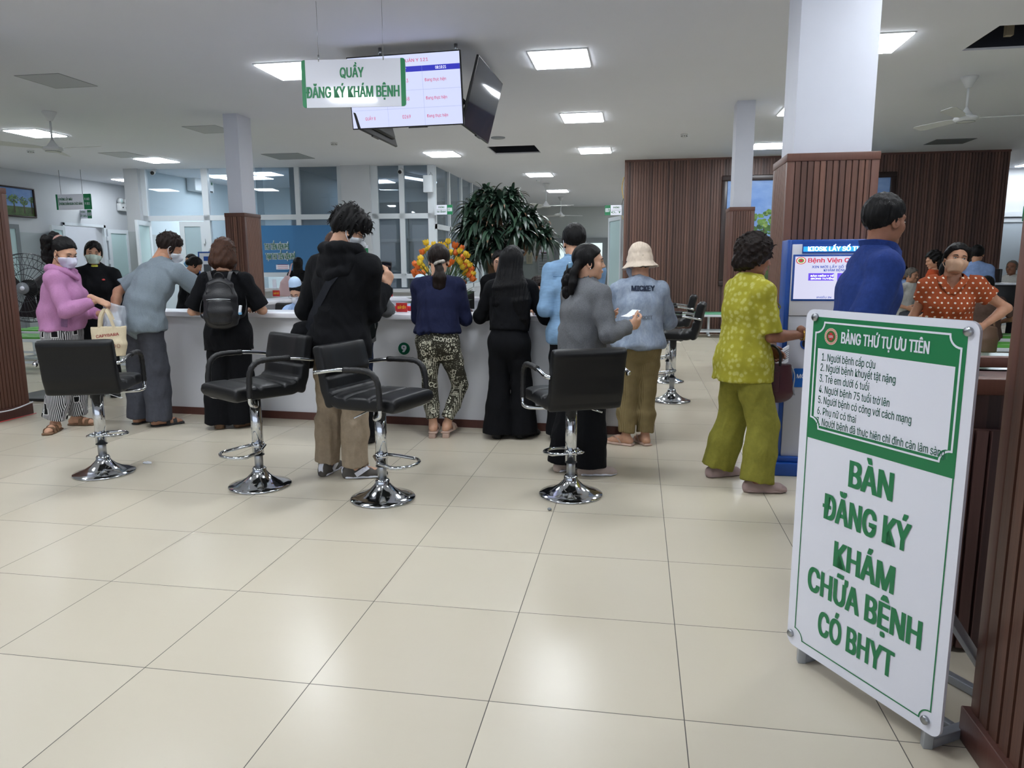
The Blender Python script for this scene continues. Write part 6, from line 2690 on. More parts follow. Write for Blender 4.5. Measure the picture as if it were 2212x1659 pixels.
def stripes_bw(t):
    x = t.xyz(t.coord())
    tn = t.n('TexCoord')
    nx = t.xyz(tn.outputs['Normal'])
    k = t.math('GREATER_THAN', t.math('ABSOLUTE', nx[0]), t.math('ABSOLUTE', nx[1]))
    a = t.math('ADD', t.math('MULTIPLY', x[1], k), t.math('MULTIPLY', x[0], t.math('SUBTRACT', 1.0, k)))
    w = t.math('MULTIPLY', t.noise(t.coord(), 5, 1), .007)
    fr = t.math('FRACT', t.math('MULTIPLY', t.math('ADD', a, w), 80))
    st = t.math('GREATER_THAN', fr, .5)
    v = t.n('TexVoronoi', feature='F1', distance='CHEBYCHEV')
    t.set(v, Scale=9, Randomness=.8)
    t.l(t.coord(), v.inputs['Vector'])
    sq = t.math('LESS_THAN', v.outputs['Distance'], .2)
    rim = t.math('LESS_THAN', v.outputs['Distance'], .25)
    c = t.mix(st, srgb(30, 30, 34), srgb(196, 196, 200))
    c = t.mix(rim, c, srgb(205, 205, 205))
    t.base(t.mix(sq, c, srgb(18, 18, 20)))


def print_olive(t):
    co = t.coord()
    # patches: plain olive, cream dot lattice, leopard rings
    pv = t.n('TexVoronoi', feature='F1')
    t.set(pv, Scale=8.5, Randomness=1)
    t.l(t.coord(scale=(1, 1, .8)), pv.inputs['Vector'])
    hue = t.n('SeparateColor')
    t.l(pv.outputs['Color'], hue.inputs[0])
    dots = t.n('TexVoronoi', feature='F1')
    t.set(dots, Scale=78, Randomness=.12)
    t.l(co, dots.inputs['Vector'])
    d = t.math('LESS_THAN', dots.outputs['Distance'], .42)
    leo = t.n('TexVoronoi', feature='DISTANCE_TO_EDGE')
    t.set(leo, Scale=42, Randomness=1)
    t.l(co, leo.inputs['Vector'])
    lp = t.math('LESS_THAN', leo.outputs['Distance'], .16)
    scr = t.math('GREATER_THAN', t.noise(t.coord(scale=(1, 1, 1.6)), 34, 3, .6, 2.0), .60)
    ol, cr = srgb(54, 52, 44), srgb(196, 194, 176)
    plain = t.mix(t.math('MULTIPLY', scr, .55), ol, cr)
    c1 = t.mix(d, ol, cr)
    c2 = t.mix(lp, cr, ol)
    k1 = t.math('GREATER_THAN', hue.outputs[0], .58)
    k2 = t.math('GREATER_THAN', hue.outputs[1], .72)
    c = t.mix(k1, plain, c1)
    t.base(t.mix(k2, c, c2))


def blouse_print(t):
    v = t.n('TexVoronoi', feature='SMOOTH_F1')
    t.set(v, Scale=30, Randomness=1, Smoothness=.2)
    t.l(t.coord(), v.inputs['Vector'])
    n = t.noise(t.coord(), 60, 3, .6, 1.5)
    f = t.math('ADD', v.outputs['Distance'], t.math('MULTIPLY', n, .5))
    t.base(t.ramp(f, [(.54, srgb(182, 178, 100)), (.66, srgb(166, 161, 62)), (.8, srgb(157, 152, 50))]))


def polka(t):
    x = t.xyz(t.coord())
    u = t.math('DIVIDE', t.math('ADD', x[0], t.math('MULTIPLY', x[1], .35)), .042)
    w = t.math('DIVIDE', x[2], .036)
    row = t.math('FLOOR', w)
    off = t.math('MULTIPLY', t.math('FRACT', t.math('MULTIPLY', row, .5)), 1.0)
    fu = t.math('SUBTRACT', t.math('FRACT', t.math('ADD', u, off)), .5)
    fw = t.math('SUBTRACT', t.math('FRACT', w), .5)
    r2 = t.math('ADD', t.math('MULTIPLY', fu, fu), t.math('MULTIPLY', t.math('MULTIPLY', fw, fw), .73))
    dot = t.math('LESS_THAN', r2, .026)
    t.base(t.mix(dot, srgb(150, 72, 40), srgb(222, 210, 194)))


def corduroy(t):
    x = t.xyz(t.coord())
    a = t.math('SINE', t.math('MULTIPLY', t.math('ADD', x[0], t.math('MULTIPLY', x[1], .5)), 620))
    f = t.math('ADD', t.math('MULTIPLY', a, .3), t.noise(t.coord(), 12, 4))
    t.base(t.ramp(f, [(.1, srgb(112, 98, 66)), (.9, srgb(140, 124, 88))]))


def denim(t):
    n = t.noise(t.coord(scale=(1, 1, .5)), 16, 6, .7, .6)
    w = t.noise(t.coord(scale=(1, 1, .2)), 160, 3, .6)
    f = t.math('ADD', t.math('MULTIPLY', n, .8), t.math('MULTIPLY', w, .25))
    t.base(t.ramp(f, [(.3, srgb(112, 126, 146)), (.55, srgb(146, 158, 176)), (.8, srgb(178, 187, 200))]))


def heather(t, a, b):
    f = t.noise(t.coord(), 420, 2, .8)
    t.base(t.ramp(f, [(.35, srgb(*a)), (.65, srgb(*b))]))


F_stripe = lattice_mat('striped_print', None, stripes_bw)
F_olive = lattice_mat('olive_print', None, print_olive)
F_blouse = lattice_mat('lime_blouse_print', None, blouse_print)
F_polka = lattice_mat('polka_print', None, polka)
F_cord = lattice_mat('khaki_corduroy', None, corduroy)
F_denim = lattice_mat('light_denim', None, denim)
F_greyh = lattice_mat('heather_grey', None, lambda t: heather(t, (76, 78, 82), (118, 120, 124)))
F_pink = lattice_mat('heather_pink', None, lambda t: heather(t, (162, 108, 150), (188, 138, 178)))
F_bsh = lattice_mat('slub_blue', None, lambda t: heather(t, (104, 116, 126), (132, 142, 150)))
F_black = fabric('black_cloth', (11, 12, 16))
F_black2 = fabric('black_knit', (9, 10, 14), fold=.5)
F_navy = fabric('navy_cloth', (27, 32, 60), fold=.5)
F_blue = fabric('chambray_blue', (122, 154, 186), streak=(.4, .4, 3))
F_royal = fabric('royal_blue_cloth', (36, 56, 116), var=.2)
F_greyt = fabric('charcoal_trousers', (70, 72, 80))
F_tan = fabric('tan_chino', (158, 142, 122))
F_lime = fabric('lime_trousers', (130, 126, 52))
F_whites = fabric('white_shirt', (186, 186, 182))
F_brown = fabric('brown_shirt', (84, 66, 58))
F_ltblue = fabric('pale_blue_shirt', (128, 152, 196))
F_grey = fabric('grey_jacket', (96, 98, 100))
F_teal = fabric('teal_jacket', (32, 72, 104))
F_nurse = fabric('nurse_blue', (160, 186, 226))
F_orange = fabric('orange_cloth', (160, 66, 34))
F_jeans = fabric('dark_jeans', (34, 46, 72))
m_masklav = mat('mask_lavender', (196, 196, 214), .8)
m_maskgrn = mat('mask_pale_green', (176, 192, 182), .8)
m_maskwht = mat('mask_white', (214, 218, 224), .8)
m_masktan = mat('mask_tan', (190, 154, 128), .8)
m_maskgry = mat('mask_grey', (146, 152, 164), .8)
m_maskblu = mat('mask_blue', (110, 160, 200), .8)
m_beige = mat('beige_leather', (186, 160, 146), .6)
m_brownl = mat('brown_leather', (112, 84, 60), .6)
m_blkrub = mat('black_rubber', (20, 20, 22), .6)
m_gold = mat('gold_metal', (190, 150, 84), .25, metal=1)
m_silver = mat('earring_silver', (220, 220, 224), .2, metal=1)


def earring(P, q):
    MB().ell(P.hp((q * .084, .002, -.044)), (.004, .004, .005), m_silver, None, 8, 6).build('earring', P.t)


# ---- woman in pink at the left
P1 = Person('woman in pink hooded top and striped trousers with pale mask, holding a clear plastic bag', atz(158, 928), -72, 1.60, 1.08, lean=4, lean2=6, head=(-28, -22, 0),
            feet={-1: (-.19, -.03, 0, -8), 1: (.03, -.10, 0, -90)},
            arms={1: ((.22, .12, 1.06), (.14, .46, 1.13)), -1: ((-.20, .08, .98), (-.02, .38, .95))}, skin=SKL)
P1.body(hand={1: dict(curl=38, dirv=(-.25, .8, -.45), palm=(-.35, -.3, -.9)), -1: dict(curl=55, palm=(.6, .2, .6))})
tp1 = P1.top('hooded_top', F_pink, e=.026, hem=.03, sleeve=1.86, sr=1.35, cuff=.95, amp=.005, bust=.006, belly=.04, f=50)
P1.pants('striped_trousers', F_stripe, knee=1.25, hemr=.078, wide=.012, end=.10)
b = MB()
hd = P1.nb
b.tube(smooth([hd + V((-.085, .06, -.03)), hd + V((-.10, -.03, -.0)), hd + V((0, -.095, .0)), hd + V((.10, -.03, -.0)), hd + V((.085, .07, -.03)), hd + V((.02, .12, -.09))], 6), [.028, .03, .032, .034, .036, .038] + [.040] * 13 + [.036, .034, .032, .03, .028, .026, .022, .02, .018, .016, .014, .012], F_pink, 10)
b.build('hood', tp1)
b = MB().ribbon(smooth([P1.hip + V((.20, .10, .055)), P1.hip + V((.215, .115, .12)), P1.hip + V((.20, .14, .20)), P1.hip + V((.18, .145, .27))], 5), V((0, 1, 0)), .045, .006, fabric('mauve_panel', (120, 88, 122)))
b.build('pocket_panel', tp1)
P1.hair(HB, cap=.008, front=(.085, .070), nape=(-.07, -.055), amp=.002, streak=(1, .15, 1), extra=[
    ('chain', [(0, -.09, .075), (0, -.14, .05), (-.01, -.155, -.03), (0, -.145, -.10)], [.03, .04, .042, .03], .02)] + curls([(0, -.11, .07), (0, -.16, .03), (-.01, -.165, -.06), (0, -.14, -.17)], .06, 34, 3), box=((-.14, -.26, -.24), (.14, .14, .15)), tufts=0)
MB().tube([P1.hp((.030 * math.cos(2 * PI * i / 14), -.098 + .012 * math.sin(2 * PI * i / 14), .082 + .028 * math.sin(2 * PI * i / 14))) for i in range(14)], .011, mat('pink_scrunchie', (176, 138, 130), .8), 8, True).build('scrunchie', P1.t)
P1.mask(m_masklav, m_black, puff=.010)
P1.eyes(.5)
earring(P1, 1)
for q in (-1, 1):
    P1.shoe(q, 'sandal', m_brownl, m_brownl, 'sandal')

# ---- masked woman behind her
p = aty(204, 560, 5.3)
P2 = Person('woman in black jacket and pale green mask standing behind the woman in pink', (p.x, 5.3, 0), -150, 1.62, 1.0, lean=2, head=(8, -6, -6),
            arms={1: ((.28, .03, 1.0), (.14, .30, .94)), -1: ((-.28, .05, 1.0), (-.16, .32, .90))}, skin=SKL)
P2.body(hand={1: dict(curl=30), -1: dict(curl=30, palm=(.3, .3, -.9))})
P2.top('jacket', F_black, e=.024, hem=-.08, sleeve=1.9, sr=1.35, collar=.035, bust=.01)
MB().ell(P2.nb + V((0, .048, -.012)), (.05, .03, .04), mat('lime_tee', (190, 190, 70), .8)).build('tee_collar', P2.t)
MB().ell(P2.chest + V((-.09, .155, .06)), (.016, .008, .010), mat('red_badge', (190, 70, 70), .6)).build('chest_badge', P2.t)
P2.pants('trousers', F_black)
P2.hair(HB, cap=.008, front=(.085, .066), nape=(-.07, -.07), amp=.002, streak=(1, .2, 1), side=1, extra=[('ell', (0, -.10, -.02), (.045, .045, .05), None, .03), ('chain', [(-.02, .088, .078), (-.045, .094, .05), (-.055, .085, .022)], [.012, .012, .006], .01), ('chain', [(.0, .088, .078), (.025, .097, .055), (.04, .095, .035)], [.012, .010, .004], .01)])
P2.mask(m_maskgrn, puff=.009)
P2.eyes(.75)
for q in (-1, 1):
    P2.shoe(q, 'shoe', m_blkrub, m_blkrub)

# ---- man in grey-blue shirt leaning on the counter
P3 = Person('man in grey-blue polo shirt leaning on the counter with one hand behind his hip', atz(328, 920) + V((0, .03, 0)), -14, 1.72, 1.0, lean=6, lean2=30, sh=.12, head=(-30, -28, 8),
            feet={-1: (-.18, .03, 0, 10), 1: (.07, .02, 0, -30)},
            arms={-1: ((-.42, -.02, 1.08), (-.27, -.12, .84)), 1: ((.38, .42, 1.06), (.46, .72, 1.04))}, hipx=-.03)
P3.body(hand={-1: dict(curl=30, palm=(1, -.3, .2)), 1: dict(curl=40, palm=(0, 0, -1))})
P3.top('polo_shirt', F_bsh, e=.030, hem=-.06, flare=.012, sleeve=.85, sr=1.5, cuff=1.12, amp=.006, collar=.03)
P3.pants('trousers', F_greyt, knee=1.35, hemr=.088, wide=.015, amp=.006)
P3.hair(HDB, cap=.010, front=(.08, .060), nape=(-.082, -.062), amp=.005, side=1, tufts=40, tl=.028)
P3.mask(m_maskwht)
for q in (-1, 1):
    P3.shoe(q, 'sandal', m_blkrub, m_blkrub, 'sandal')

# ---- woman with the backpack
P4 = Person('woman with wavy brown bob in black, wearing a small black backpack at the counter', atz(500, 926) + V((0, .05, 0)), 20, 1.565, 1.02, lean=3, head=(-6, -14, 0),
            feet={-1: (-.12, .03, 0, 12), 1: (.06, .05, 0, -45)},
            arms={-1: ((-.27, .04, 1.0), (-.14, .36, .99)), 1: ((.27, .04, 1.0), (.16, .36, .99))}, skin=SKL)
P4.body(hand={q: dict(curl=35, palm=(0, 0, -1)) for q in (-1, 1)})
P4.top('blouse', F_black2, e=.022, hem=-.14, flare=.012, sleeve=.98, sr=1.45, cuff=1.18)
P4.pants('wide_trousers', F_black, knee=1.5, hemr=.10, wide=.03, end=.03)
P4.hair(HBR, cap=.020, front=(.085, .06), nape=(-.09, -.14), amp=.006, freq=120, streak=(1, 1, .35), vol=(0, 0, .012), extra=[
    ('ell', (0, -.045, -.035), (.112, .085, .085), None, .04), ('ell', (.06, -.03, -.075), (.05, .07, .045), None, .03), ('ell', (-.06, -.03, -.075), (.05, .07, .045), None, .03), ('ell', (0, -.08, -.085), (.07, .05, .04), None, .03)], side=1, tufts=60, tl=.022)
for q in (-1, 1):
    P4.shoe(q, 'shoe', m_brownl, m_brownl, 'flat')

# ---- tall young man in black hooded top
P5 = Person('tall young man with messy black hair, black hooded top and tan trousers, back to camera', atz(745, 1027) + V((-.01, .03, 0)), -14, 1.715, 1.0, lean=2, lean2=7, sh=.05, head=(-46, -24, 0),
            feet={-1: (-.115, -.02, 0, 12), 1: (.115, -.02, 0, -56)},
            arms={1: ((.15, .14, 1.02), (.145, .40, 1.28)), -1: ((-.30, .02, 1.02), (-.12, .28, 1.02))}, skin=SKL, vox=.009, sw_=1.08)
P5.body(hand={1: dict(curl=45, dirv=(.05, .45, .9), palm=(-.9, .3, .1), curls=(35, 45, 55, 60)), -1: dict(curl=40)})
tp5 = P5.top('hooded_top', F_black2, e=.032, hem=-.11, flare=.016, sleeve=1.93, sr=1.55, cuff=1.15, amp=.006, back=.01)
# hood lying on the back
F = Field(tuple(P5.nb + V((-.24, -.26, -.25))), tuple(P5.nb + V((.24, .2, .14))), .008)
nb = P5.nb
F.ell(nb + V((0, -.085, -.045)), (.135, .075, .085), None, .03)
F.chain([tuple(nb + V((-.09, .07, -.02))), tuple(nb + V((-.115, -.02, .015))), tuple(nb + V((-.07, -.10, .03))), tuple(nb + V((0, -.125, .03))), tuple(nb + V((.07, -.10, .03))), tuple(nb + V((.115, -.02, .015))), tuple(nb + V((.09, .07, -.02)))], [.03, .04, .042, .042, .042, .04, .03], .03)
F.chain([tuple(nb + V((-.12, -.05, -.05))), tuple(nb + V((-.08, -.13, -.115))), tuple(nb + V((.0, -.15, -.145))), tuple(nb + V((.08, -.13, -.115))), tuple(nb + V((.12, -.05, -.05)))], [.03, .034, .036, .034, .03], .04)
F.ell(nb + V((0, .0, .05)), (.068, .075, .07), None, .015, sub=True)
F.wrinkle(.004, 9, 50)
v, f = F.mesh()
np_obj('hood', [(v, f, F_black2)], tp5)
MB().tube(smooth([P5.nb + V((-.05, .03, .03)), P5.nb + V((-.055, -.03, .035)), P5.nb + V((0, -.062, .035)), P5.nb + V((.055, -.02, .03)), P5.nb + V((.05, .04, .02))], 5), .016, mat('grey_collar', (120, 126, 124), .85), 8).build('shirt_collar', P5.t)
P5.pants('chinos', F_tan, knee=1.25, hemr=.074, wide=.010, end=.07, amp=.007, f=50)
P5.hair(HB, cap=.020, front=(.10, .045), nape=(-.075, -.045), vol=(0, .0, .030), amp=.008, freq=110, streak=(1, 1, .4), extra=[('ell', (.0, .06, .085), (.065, .06, .05), None, .03), ('ell', (.03, .09, .06), (.04, .035, .035), None, .02)], side=1, tufts=130, tl=.032)
P5.mask(m_maskwht, m_signw)
gl = MB()
for q in (-1, 1):
    gl.tube([P5.hp((q * .034 + .022 * math.cos(2 * PI * i / 16), .103, -.004 + .017 * math.sin(2 * PI * i / 16))) for i in range(16)], .0016, m_black, 6, True)
    gl.tube([P5.hp((q * .056, .101, .0)), P5.hp((q * .079, .05, .002)), P5.hp((q * .084, -.005, .004))], .0018, m_black, 6)
gl.build('eyeglasses', P5.t)
m_snk = mat('sneaker_grey', (84, 80, 76), .8)
for q in (-1, 1):
    sh = P5.shoe(q, 'sneaker', m_snk, m_signw, 'sneaker')
    d = V((math.sin(-P5.toe[q]), math.cos(-P5.toe[q]), 0)); x = V((d.y, -d.x, 0)); a = P5.A[q]
    z0 = V((a.x, a.y, 0))
    MB().ribbon(smooth([z0 + d * -.058 + V((0, 0, .10)) , z0 + d * -.086 + V((0, 0, .065)), z0 + d * -.082 + V((0, 0, .03))], 4), x, .03, .006, m_signw).build('heel_tab', sh)
    for c in (-1, 1):
        MB().ribbon(smooth([z0 + d * .0 + x * (c * .046) + V((0, 0, .03)), z0 + d * .05 + x * (c * .044) + V((0, 0, .06)), z0 + d * .08 + x * (c * .03) + V((0, 0, .072))], 4), d, .03, .006, m_signw).build('side_panel', sh)

# ---- two people partly hidden behind him
P6 = Person('person with short brown hair mostly hidden behind the tall young man', atz(728, 964) + V((-.02, .10, 0)), -5, 1.62, 1.0, lean=8, head=(0, -10, 0), arms={q: ((q * .25, .15, 1.1), (q * .10, .4, 1.0)) for q in (-1, 1)}, feet={-1: (-.03, 0, 0, 5), 1: (.20, .05, 0, -20)}, vox=.013)
P6.body(); P6.top('jacket', F_black, e=.02, sleeve=1.9); P6.pants('trousers', F_black, knee=1.3, hemr=.08, wide=.015)
P6.hair(HBR, cap=.012, amp=.004, side=1)
for q in (-1, 1):
    P6.shoe(q, 'shoe', m_blkrub, m_blkrub)
P6b = Person('person in grey jacket leaning on the counter right of the tall young man', atz(812, 940) + V((-.21, .10, 0)), 12, 1.56, 1.0, lean=10, lean2=18, head=(25, -10, 0), arms={q: ((q * .22, .20, 1.06), (q * .08, .48, 1.02)) for q in (-1, 1)}, vox=.011)
P6b.body(hand={q: dict(curl=40, palm=(0, 0, -1)) for q in (-1, 1)})
P6b.top('jacket', F_grey, e=.026, sleeve=1.92, sr=1.55, amp=.006, hem=-.05)
P6b.pants('jeans', F_jeans, knee=1.25, hemr=.075, wide=.008)
P6b.hair(HB, cap=.012, amp=.003, extra=[('ell', (0, -.06, -.06), (.085, .06, .07), None, .03)])
for q in (-1, 1):
    P6b.shoe(q, 'shoe', m_blkrub, m_blkrub)

# ---- woman in navy with printed trousers
P7 = Person('woman in navy top and olive printed trousers with low ponytail, leaning on the counter', atz(948, 946) + V((-.01, .06, 0)), 4, 1.52, 1.02, lean=3, lean2=12, head=(4, -18, 0),
            feet={-1: (-.045, .0, .035, 6), 1: (.06, .02, .035, -8)}, knees={1: (.155, .10, .40), -1: (-.075, .03, .41)},
            arms={-1: ((-.17, .12, .98), (-.10, .40, 1.02)), 1: ((.19, .12, .98), (.12, .40, 1.02))}, skin=SKL)
P7.body(hand={q: dict(curl=45, palm=(0, 0, -1)) for q in (-1, 1)})
tp7 = P7.top('navy_top', F_navy, e=.024, hem=.05, flare=.02, sleeve=1.9, sr=1.45, cuff=1.1, amp=.006, f=55)
F = Field(tuple(P7.nb + V((-.2, -.2, -.25))), tuple(P7.nb + V((.2, .15, .1))), .008)
nb = P7.nb
F.chain([tuple(nb + V((-.11, .02, -.045))), tuple(nb + V((-.075, -.075, -.07))), tuple(nb + V((0, -.105, -.135))), tuple(nb + V((.075, -.075, -.07))), tuple(nb + V((.11, .02, -.045)))], [.016, .022, .024, .022, .016], .03)
F.ell(nb + V((0, -.075, -.075)), (.075, .03, .06), None, .03)
v, f = F.mesh()
np_obj('hood', [(v, f, F_navy)], tp7)
pt7 = P7.pants('printed_trousers', F_olive, knee=1.18, hemr=.055, top=.06, end=.10, wide=.0, amp=.004)
m_cream = mat('print_cream', (208, 206, 188), .9)
for txt, c, h_, ro in (('GUCCI', (.06, 0, .79), .030, 172), ('GUCCI', (.055, 0, .635), .034, 10), ('GUCCI', (-.060, 0, .43), .036, -22), ('G', (-.095, 0, .68), .046, 20), ('UCCI', (.125, 0, .50), .026, 75), ('G', (.07, 0, .30), .055, -15), ('GG', (-.075, 0, .535), .044, -12), ('ICC', (-.07, 0, .605), .030, 160), ('G', (-.035, 0, .22), .040, 12), ('DORE', (-.05, 0, .765), .018, 8)):
    if txt:
        decal(pt7, txt, m_cream, V(c), h_, ro, lift=.004, bold=.02).build('printed_lettering', pt7)
P7.hair(HDB, cap=.016, front=(.085, .066), nape=(-.088, -.075), amp=.002, streak=(1, .3, .2), side=1, extra=[
    ('gchain', [(.015, -.115, -.035), (.030, -.125, -.075), (.03, -.135, -.14), (.025, -.125, -.21), (.02, -.105, -.27)], [.032, .034, .056, .055, .024], .02)], box=((-.14, -.26, -.36), (.14, .14, .15)), tufts=0)
MB().tube([P7.hp((.022 + .036 * math.cos(2 * PI * i / 14), -.118 + .022 * math.sin(2 * PI * i / 14), -.058 + .012 * math.cos(2 * PI * i / 14))) for i in range(14)], [.011 + .002 * (i % 2) for i in range(14)], mat('print_scrunchie', (170, 164, 156), .8, var=.6, vscale=60), 8, True).build('scrunchie', P7.t)
for q in (-1, 1):
    o = P7.shoe(q, 'heeled_sandal', m_beige, m_beige, 'sandal')
    o.location.z += .0
    a = P7.A[q]
    MB().span((a.x - .026, a.y - .065, 0), (a.x + .026, a.y - .015, .036), m_beige, .003).build('block_heel', o)

# ---- woman with very long black hair
P8 = Person('woman in black with straight waist-length black hair at the counter', atz(1098, 949) + V((0, .07, 0)), -4, 1.50, 1.02, lean=3, lean2=10, head=(-4, -14, 4),
            feet={-1: (-.095, 0, 0, 8), 1: (.105, .05, 0, -30)},
            arms={-1: ((-.24, .10, .99), (-.14, .40, 1.01)), 1: ((.24, .10, .99), (.14, .40, 1.01))}, skin=SKL)
P8.body(hand={q: dict(curl=40, palm=(0, 0, -1)) for q in (-1, 1)})
P8.top('knit_top', F_black2, e=.020, hem=.075, sleeve=1.92, sr=1.4, amp=.004)
P8.pants('flared_trousers', F_black, knee=1.35, hemr=.108, top=.09, wide=.012, end=.025, amp=.003)
lo_ = np.array(P8.hR).T @ np.array((0, 0, -1.0))
P8.hair(hairmat('hair_glossy_black', (3, 3, 5), (9, 9, 12), .40), cap=.014, front=(.08, .066), nape=(-.095, -.2), amp=.0028, freq=300, streak=(1, .4, .03), side=1, extra=[
    ('gsweep', [((0, -.045, .02), .098, .085), ((.0, -.085, -.10), .112, .065), ((.01, -.135, -.20), .150, .05), ((.03, -.155, -.32), .165, .042), ((.045, -.15, -.46), .14, .036), ((.05, -.13, -.58), .09, .022)], .03)], box=((-.24, -.36, -.70), (.28, .22, .15)))
sgl = MB()
for q in (-1, 1):
    sgl.tube([P8.hp((q * .085, .02, .05)), P8.hp((q * .088, -.03, .052)), P8.hp((q * .080, -.055, .048))], .003, m_black, 6)
    sgl.ell(P8.hp((q * .04, .075, .105)), (.03, .012, .02), m_black)
sgl.build('sunglasses', P8.t)
for q in (-1, 1):
    P8.shoe(q, 'shoe', m_blkrub, m_blkrub)

# ---- man in light blue shirt
P9 = Person('man in light blue shirt and black trousers with his back to camera at the counter', atz(1206, 957) + V((.10, .10, 0)), 6, 1.655, 1.0, lean=1, lean2=3, head=(12, -10, 0),
            feet={-1: (-.12, .0, 0, 5), 1: (.10, .04, 0, -10)},
            arms={-1: ((-.21, -.06, 1.05), (-.18, .30, 1.0)), 1: ((.17, .0, 1.05), (.12, .36, 1.02))}, skin=SKL, sw_=1.02)
P9.body(hand={q: dict(curl=35) for q in (-1, 1)})
tp9 = P9.top('blue_shirt', F_blue, e=.028, hem=-.08, flare=.012, sleeve=1.9, sr=1.42, cuff=1.05, amp=.0045, collar=.035, f=50)
yk = MB()
bv = BVHTree.FromPolygons([v.co for v in tp9.data.vertices], [p_.vertices for p_ in tp9.data.polygons])
pts = []
for i in range(21):
    x = -.155 + .31 * i / 20
    hit = bv.ray_cast(V((x, -.6, P9.shl.z - .075)), V((0, 1, 0)))
    if hit[0] is not None:
        pts.append(hit[0] + V((0, -.0005, 0)))
yk.tube(pts, .0022, fabric('blue_seam', (104, 138, 172)), 5)
yk.build('yoke_seam', tp9)
cl = MB()
cl.ribbon(smooth([P9.nb + V((-.06, .045, .03)), P9.nb + V((-.068, -.02, .028)), P9.nb + V((0, -.078, .022)), P9.nb + V((.068, -.02, .028)), P9.nb + V((.06, .045, .03))], 6), V((0, 0, 1)), .04, .008, F_blue)
cl.build('collar', tp9)
P9.pants('trousers', F_black, knee=1.25, hemr=.08, wide=.012)
P9.hair(HB, cap=.014, front=(.095, .05), nape=(-.082, -.052), vol=(0, 0, .008), amp=.003, side=1, tufts=0)
P9.mask(m_maskwht, m_signw)
for q in (-1, 1):
    P9.shoe(q, 'sandal', m_blkrub, m_blkrub, 'sandal')

# ---- woman in grey cardigan
P10 = Person('woman in grey cardigan with curly ponytail standing in profile and holding a receipt', atz(1252, 1027) + V((0, .09, 0)), -48, 1.485, 1.03, lean=0, lean2=5, head=(-34, 2, 0),
             feet={-1: (-.085, -.06, 0, 8), 1: (.095, .02, 0, -30)},
             arms={1: ((.26, .0, .93), (.20, .30, .98)), -1: ((-.22, .05, .95), (-.02, .36, 1.02))}, skin=SKL)
P10.body(hand={1: dict(curl=35, palm=(-.8, .2, .4), curls=(25, 40, 55, 60)), -1: dict(curl=35, palm=(.8, .1, .4), curls=(25, 40, 55, 60))})
P10.top('cardigan', F_greyh, e=.024, hem=.0, flare=.012, sleeve=1.88, sr=1.45, cuff=1.1, amp=.005, collar=.05, bust=.01, belly=.02)
P10.pants('flared_trousers', F_black, knee=1.4, hemr=.095, wide=.016, end=.045)
P10.hair(HB, cap=.009, front=(.085, .068), nape=(-.085, -.07), amp=.0022, streak=(1, .3, .3), side=1, extra=[
    ('gchain', [(0, -.10, -.02), (.0, -.13, -.07), (.01, -.145, -.14), (.0, -.15, -.20)], [.03, .028, .026, .018], .02)] + curls([(0, -.12, -.05), (.0, -.14, -.11), (.005, -.15, -.19), (0, -.14, -.27)], .042, 40, 5), box=((-.14, -.23, -.31), (.14, .14, .15)), tufts=0)
MB().box(P10.hp((.02, -.128, -.020)), (.05, .03, .045), mat('hair_clip_blue', (110, 150, 180), .2), P10.hR, .006).build('hair_clip', P10.t)
P10.eyes(.6)
earring(P10, 1)
for q in (-1, 1):
    P10.shoe(q, 'shoe', mat('grey_beige_canvas', (176, 160, 152), .8), m_signw, 'flat')

# ---- woman in denim jacket and bucket hat
P11 = Person('woman in cream bucket hat and light denim jacket at the right end of the counter', atz(1368, 962) + V((.02, .06, 0)), 4, 1.475, 1.04, lean=2, lean2=6, head=(38, -6, 0),
             feet={-1: (-.08, -.03, 0, 62), 1: (.065, .0, 0, 22)},
             arms={-1: ((-.22, .14, 1.0), (-.18, .42, .98)), 1: ((.215, .10, .96), (.10, .40, 1.0))}, skin=SKL)
P11.body(hand={q: dict(curl=40) for q in (-1, 1)})
tp11 = P11.top('denim_jacket', F_denim, e=.036, hem=-.02, flare=.02, sleeve=1.93, sr=1.6, cuff=1.25, amp=.006, collar=.04)
m_nv = mat('embroidery_navy', (30, 40, 62), .9)
cz = P11.chest
decal(tp11, 'MICKEY', m_nv, V((cz.x + .02, 0, cz.z + .125)), .036, 0, maxw=.17, bold=.045, lift=.005).build('embroidered_lettering', tp11)
decal(tp11, 'DETROIT', mat('embroidery_grey', (104, 110, 120), .9), V((cz.x + .02, 0, cz.z - .085)), .026, 0, maxw=.14, bold=.03, lift=.005).build('embroidered_lettering', tp11)
b = MB()
b.tube([P11.hip + V((.185 * math.cos(a) * 1.04, .15 * math.sin(a) * 1.04, .005)) for a in [2 * PI * i / 40 for i in range(40)]], .004, mat('denim_seam', (96, 114, 142), .9), 5, True)
P11.pants('corduroy_trousers', F_cord, knee=1.25, hemr=.056, wide=.010, end=.085, amp=.005)
m_hat = fabric('cream_hat', (216, 200, 182), .06)
F = Field((-.19, -.2, -.08), (.19, .2, .19), .0065)
F.sweep([((0, -.012, .085), .086, .100), ((0, -.010, .03), .094, .110), ((0, -.008, .015), .098, .115), ((0, -.008, -.035), .138, .156)], .01, flat=(False, True), kj=.008)
F.ell((0, -.01, .02), (.084, .104, .09), None, .01, sub=True)
F.ell((0, -.008, -.062), (.140, .158, .055), None, .006, sub=True)
F.wrinkle(.0025, 4, 60)
v, f = F.mesh()
hat = np_obj('bucket_hat', [(P11.to_head(v), f, m_hat)], P11.t)
MB().box(P11.hp((-.088, .045, .02)), (.004, .016, .008), m_nv, P11.hR @ Matrix.Rotation(R(35), 3, 'Z')).build('hat_tag', hat)
P11.hair(HB, cap=.006, front=(.08, .06), nape=(-.085, -.08), amp=.002)
P11.mask(m_maskgry, m_maskgry, puff=.012)
P11.eyes(.6)
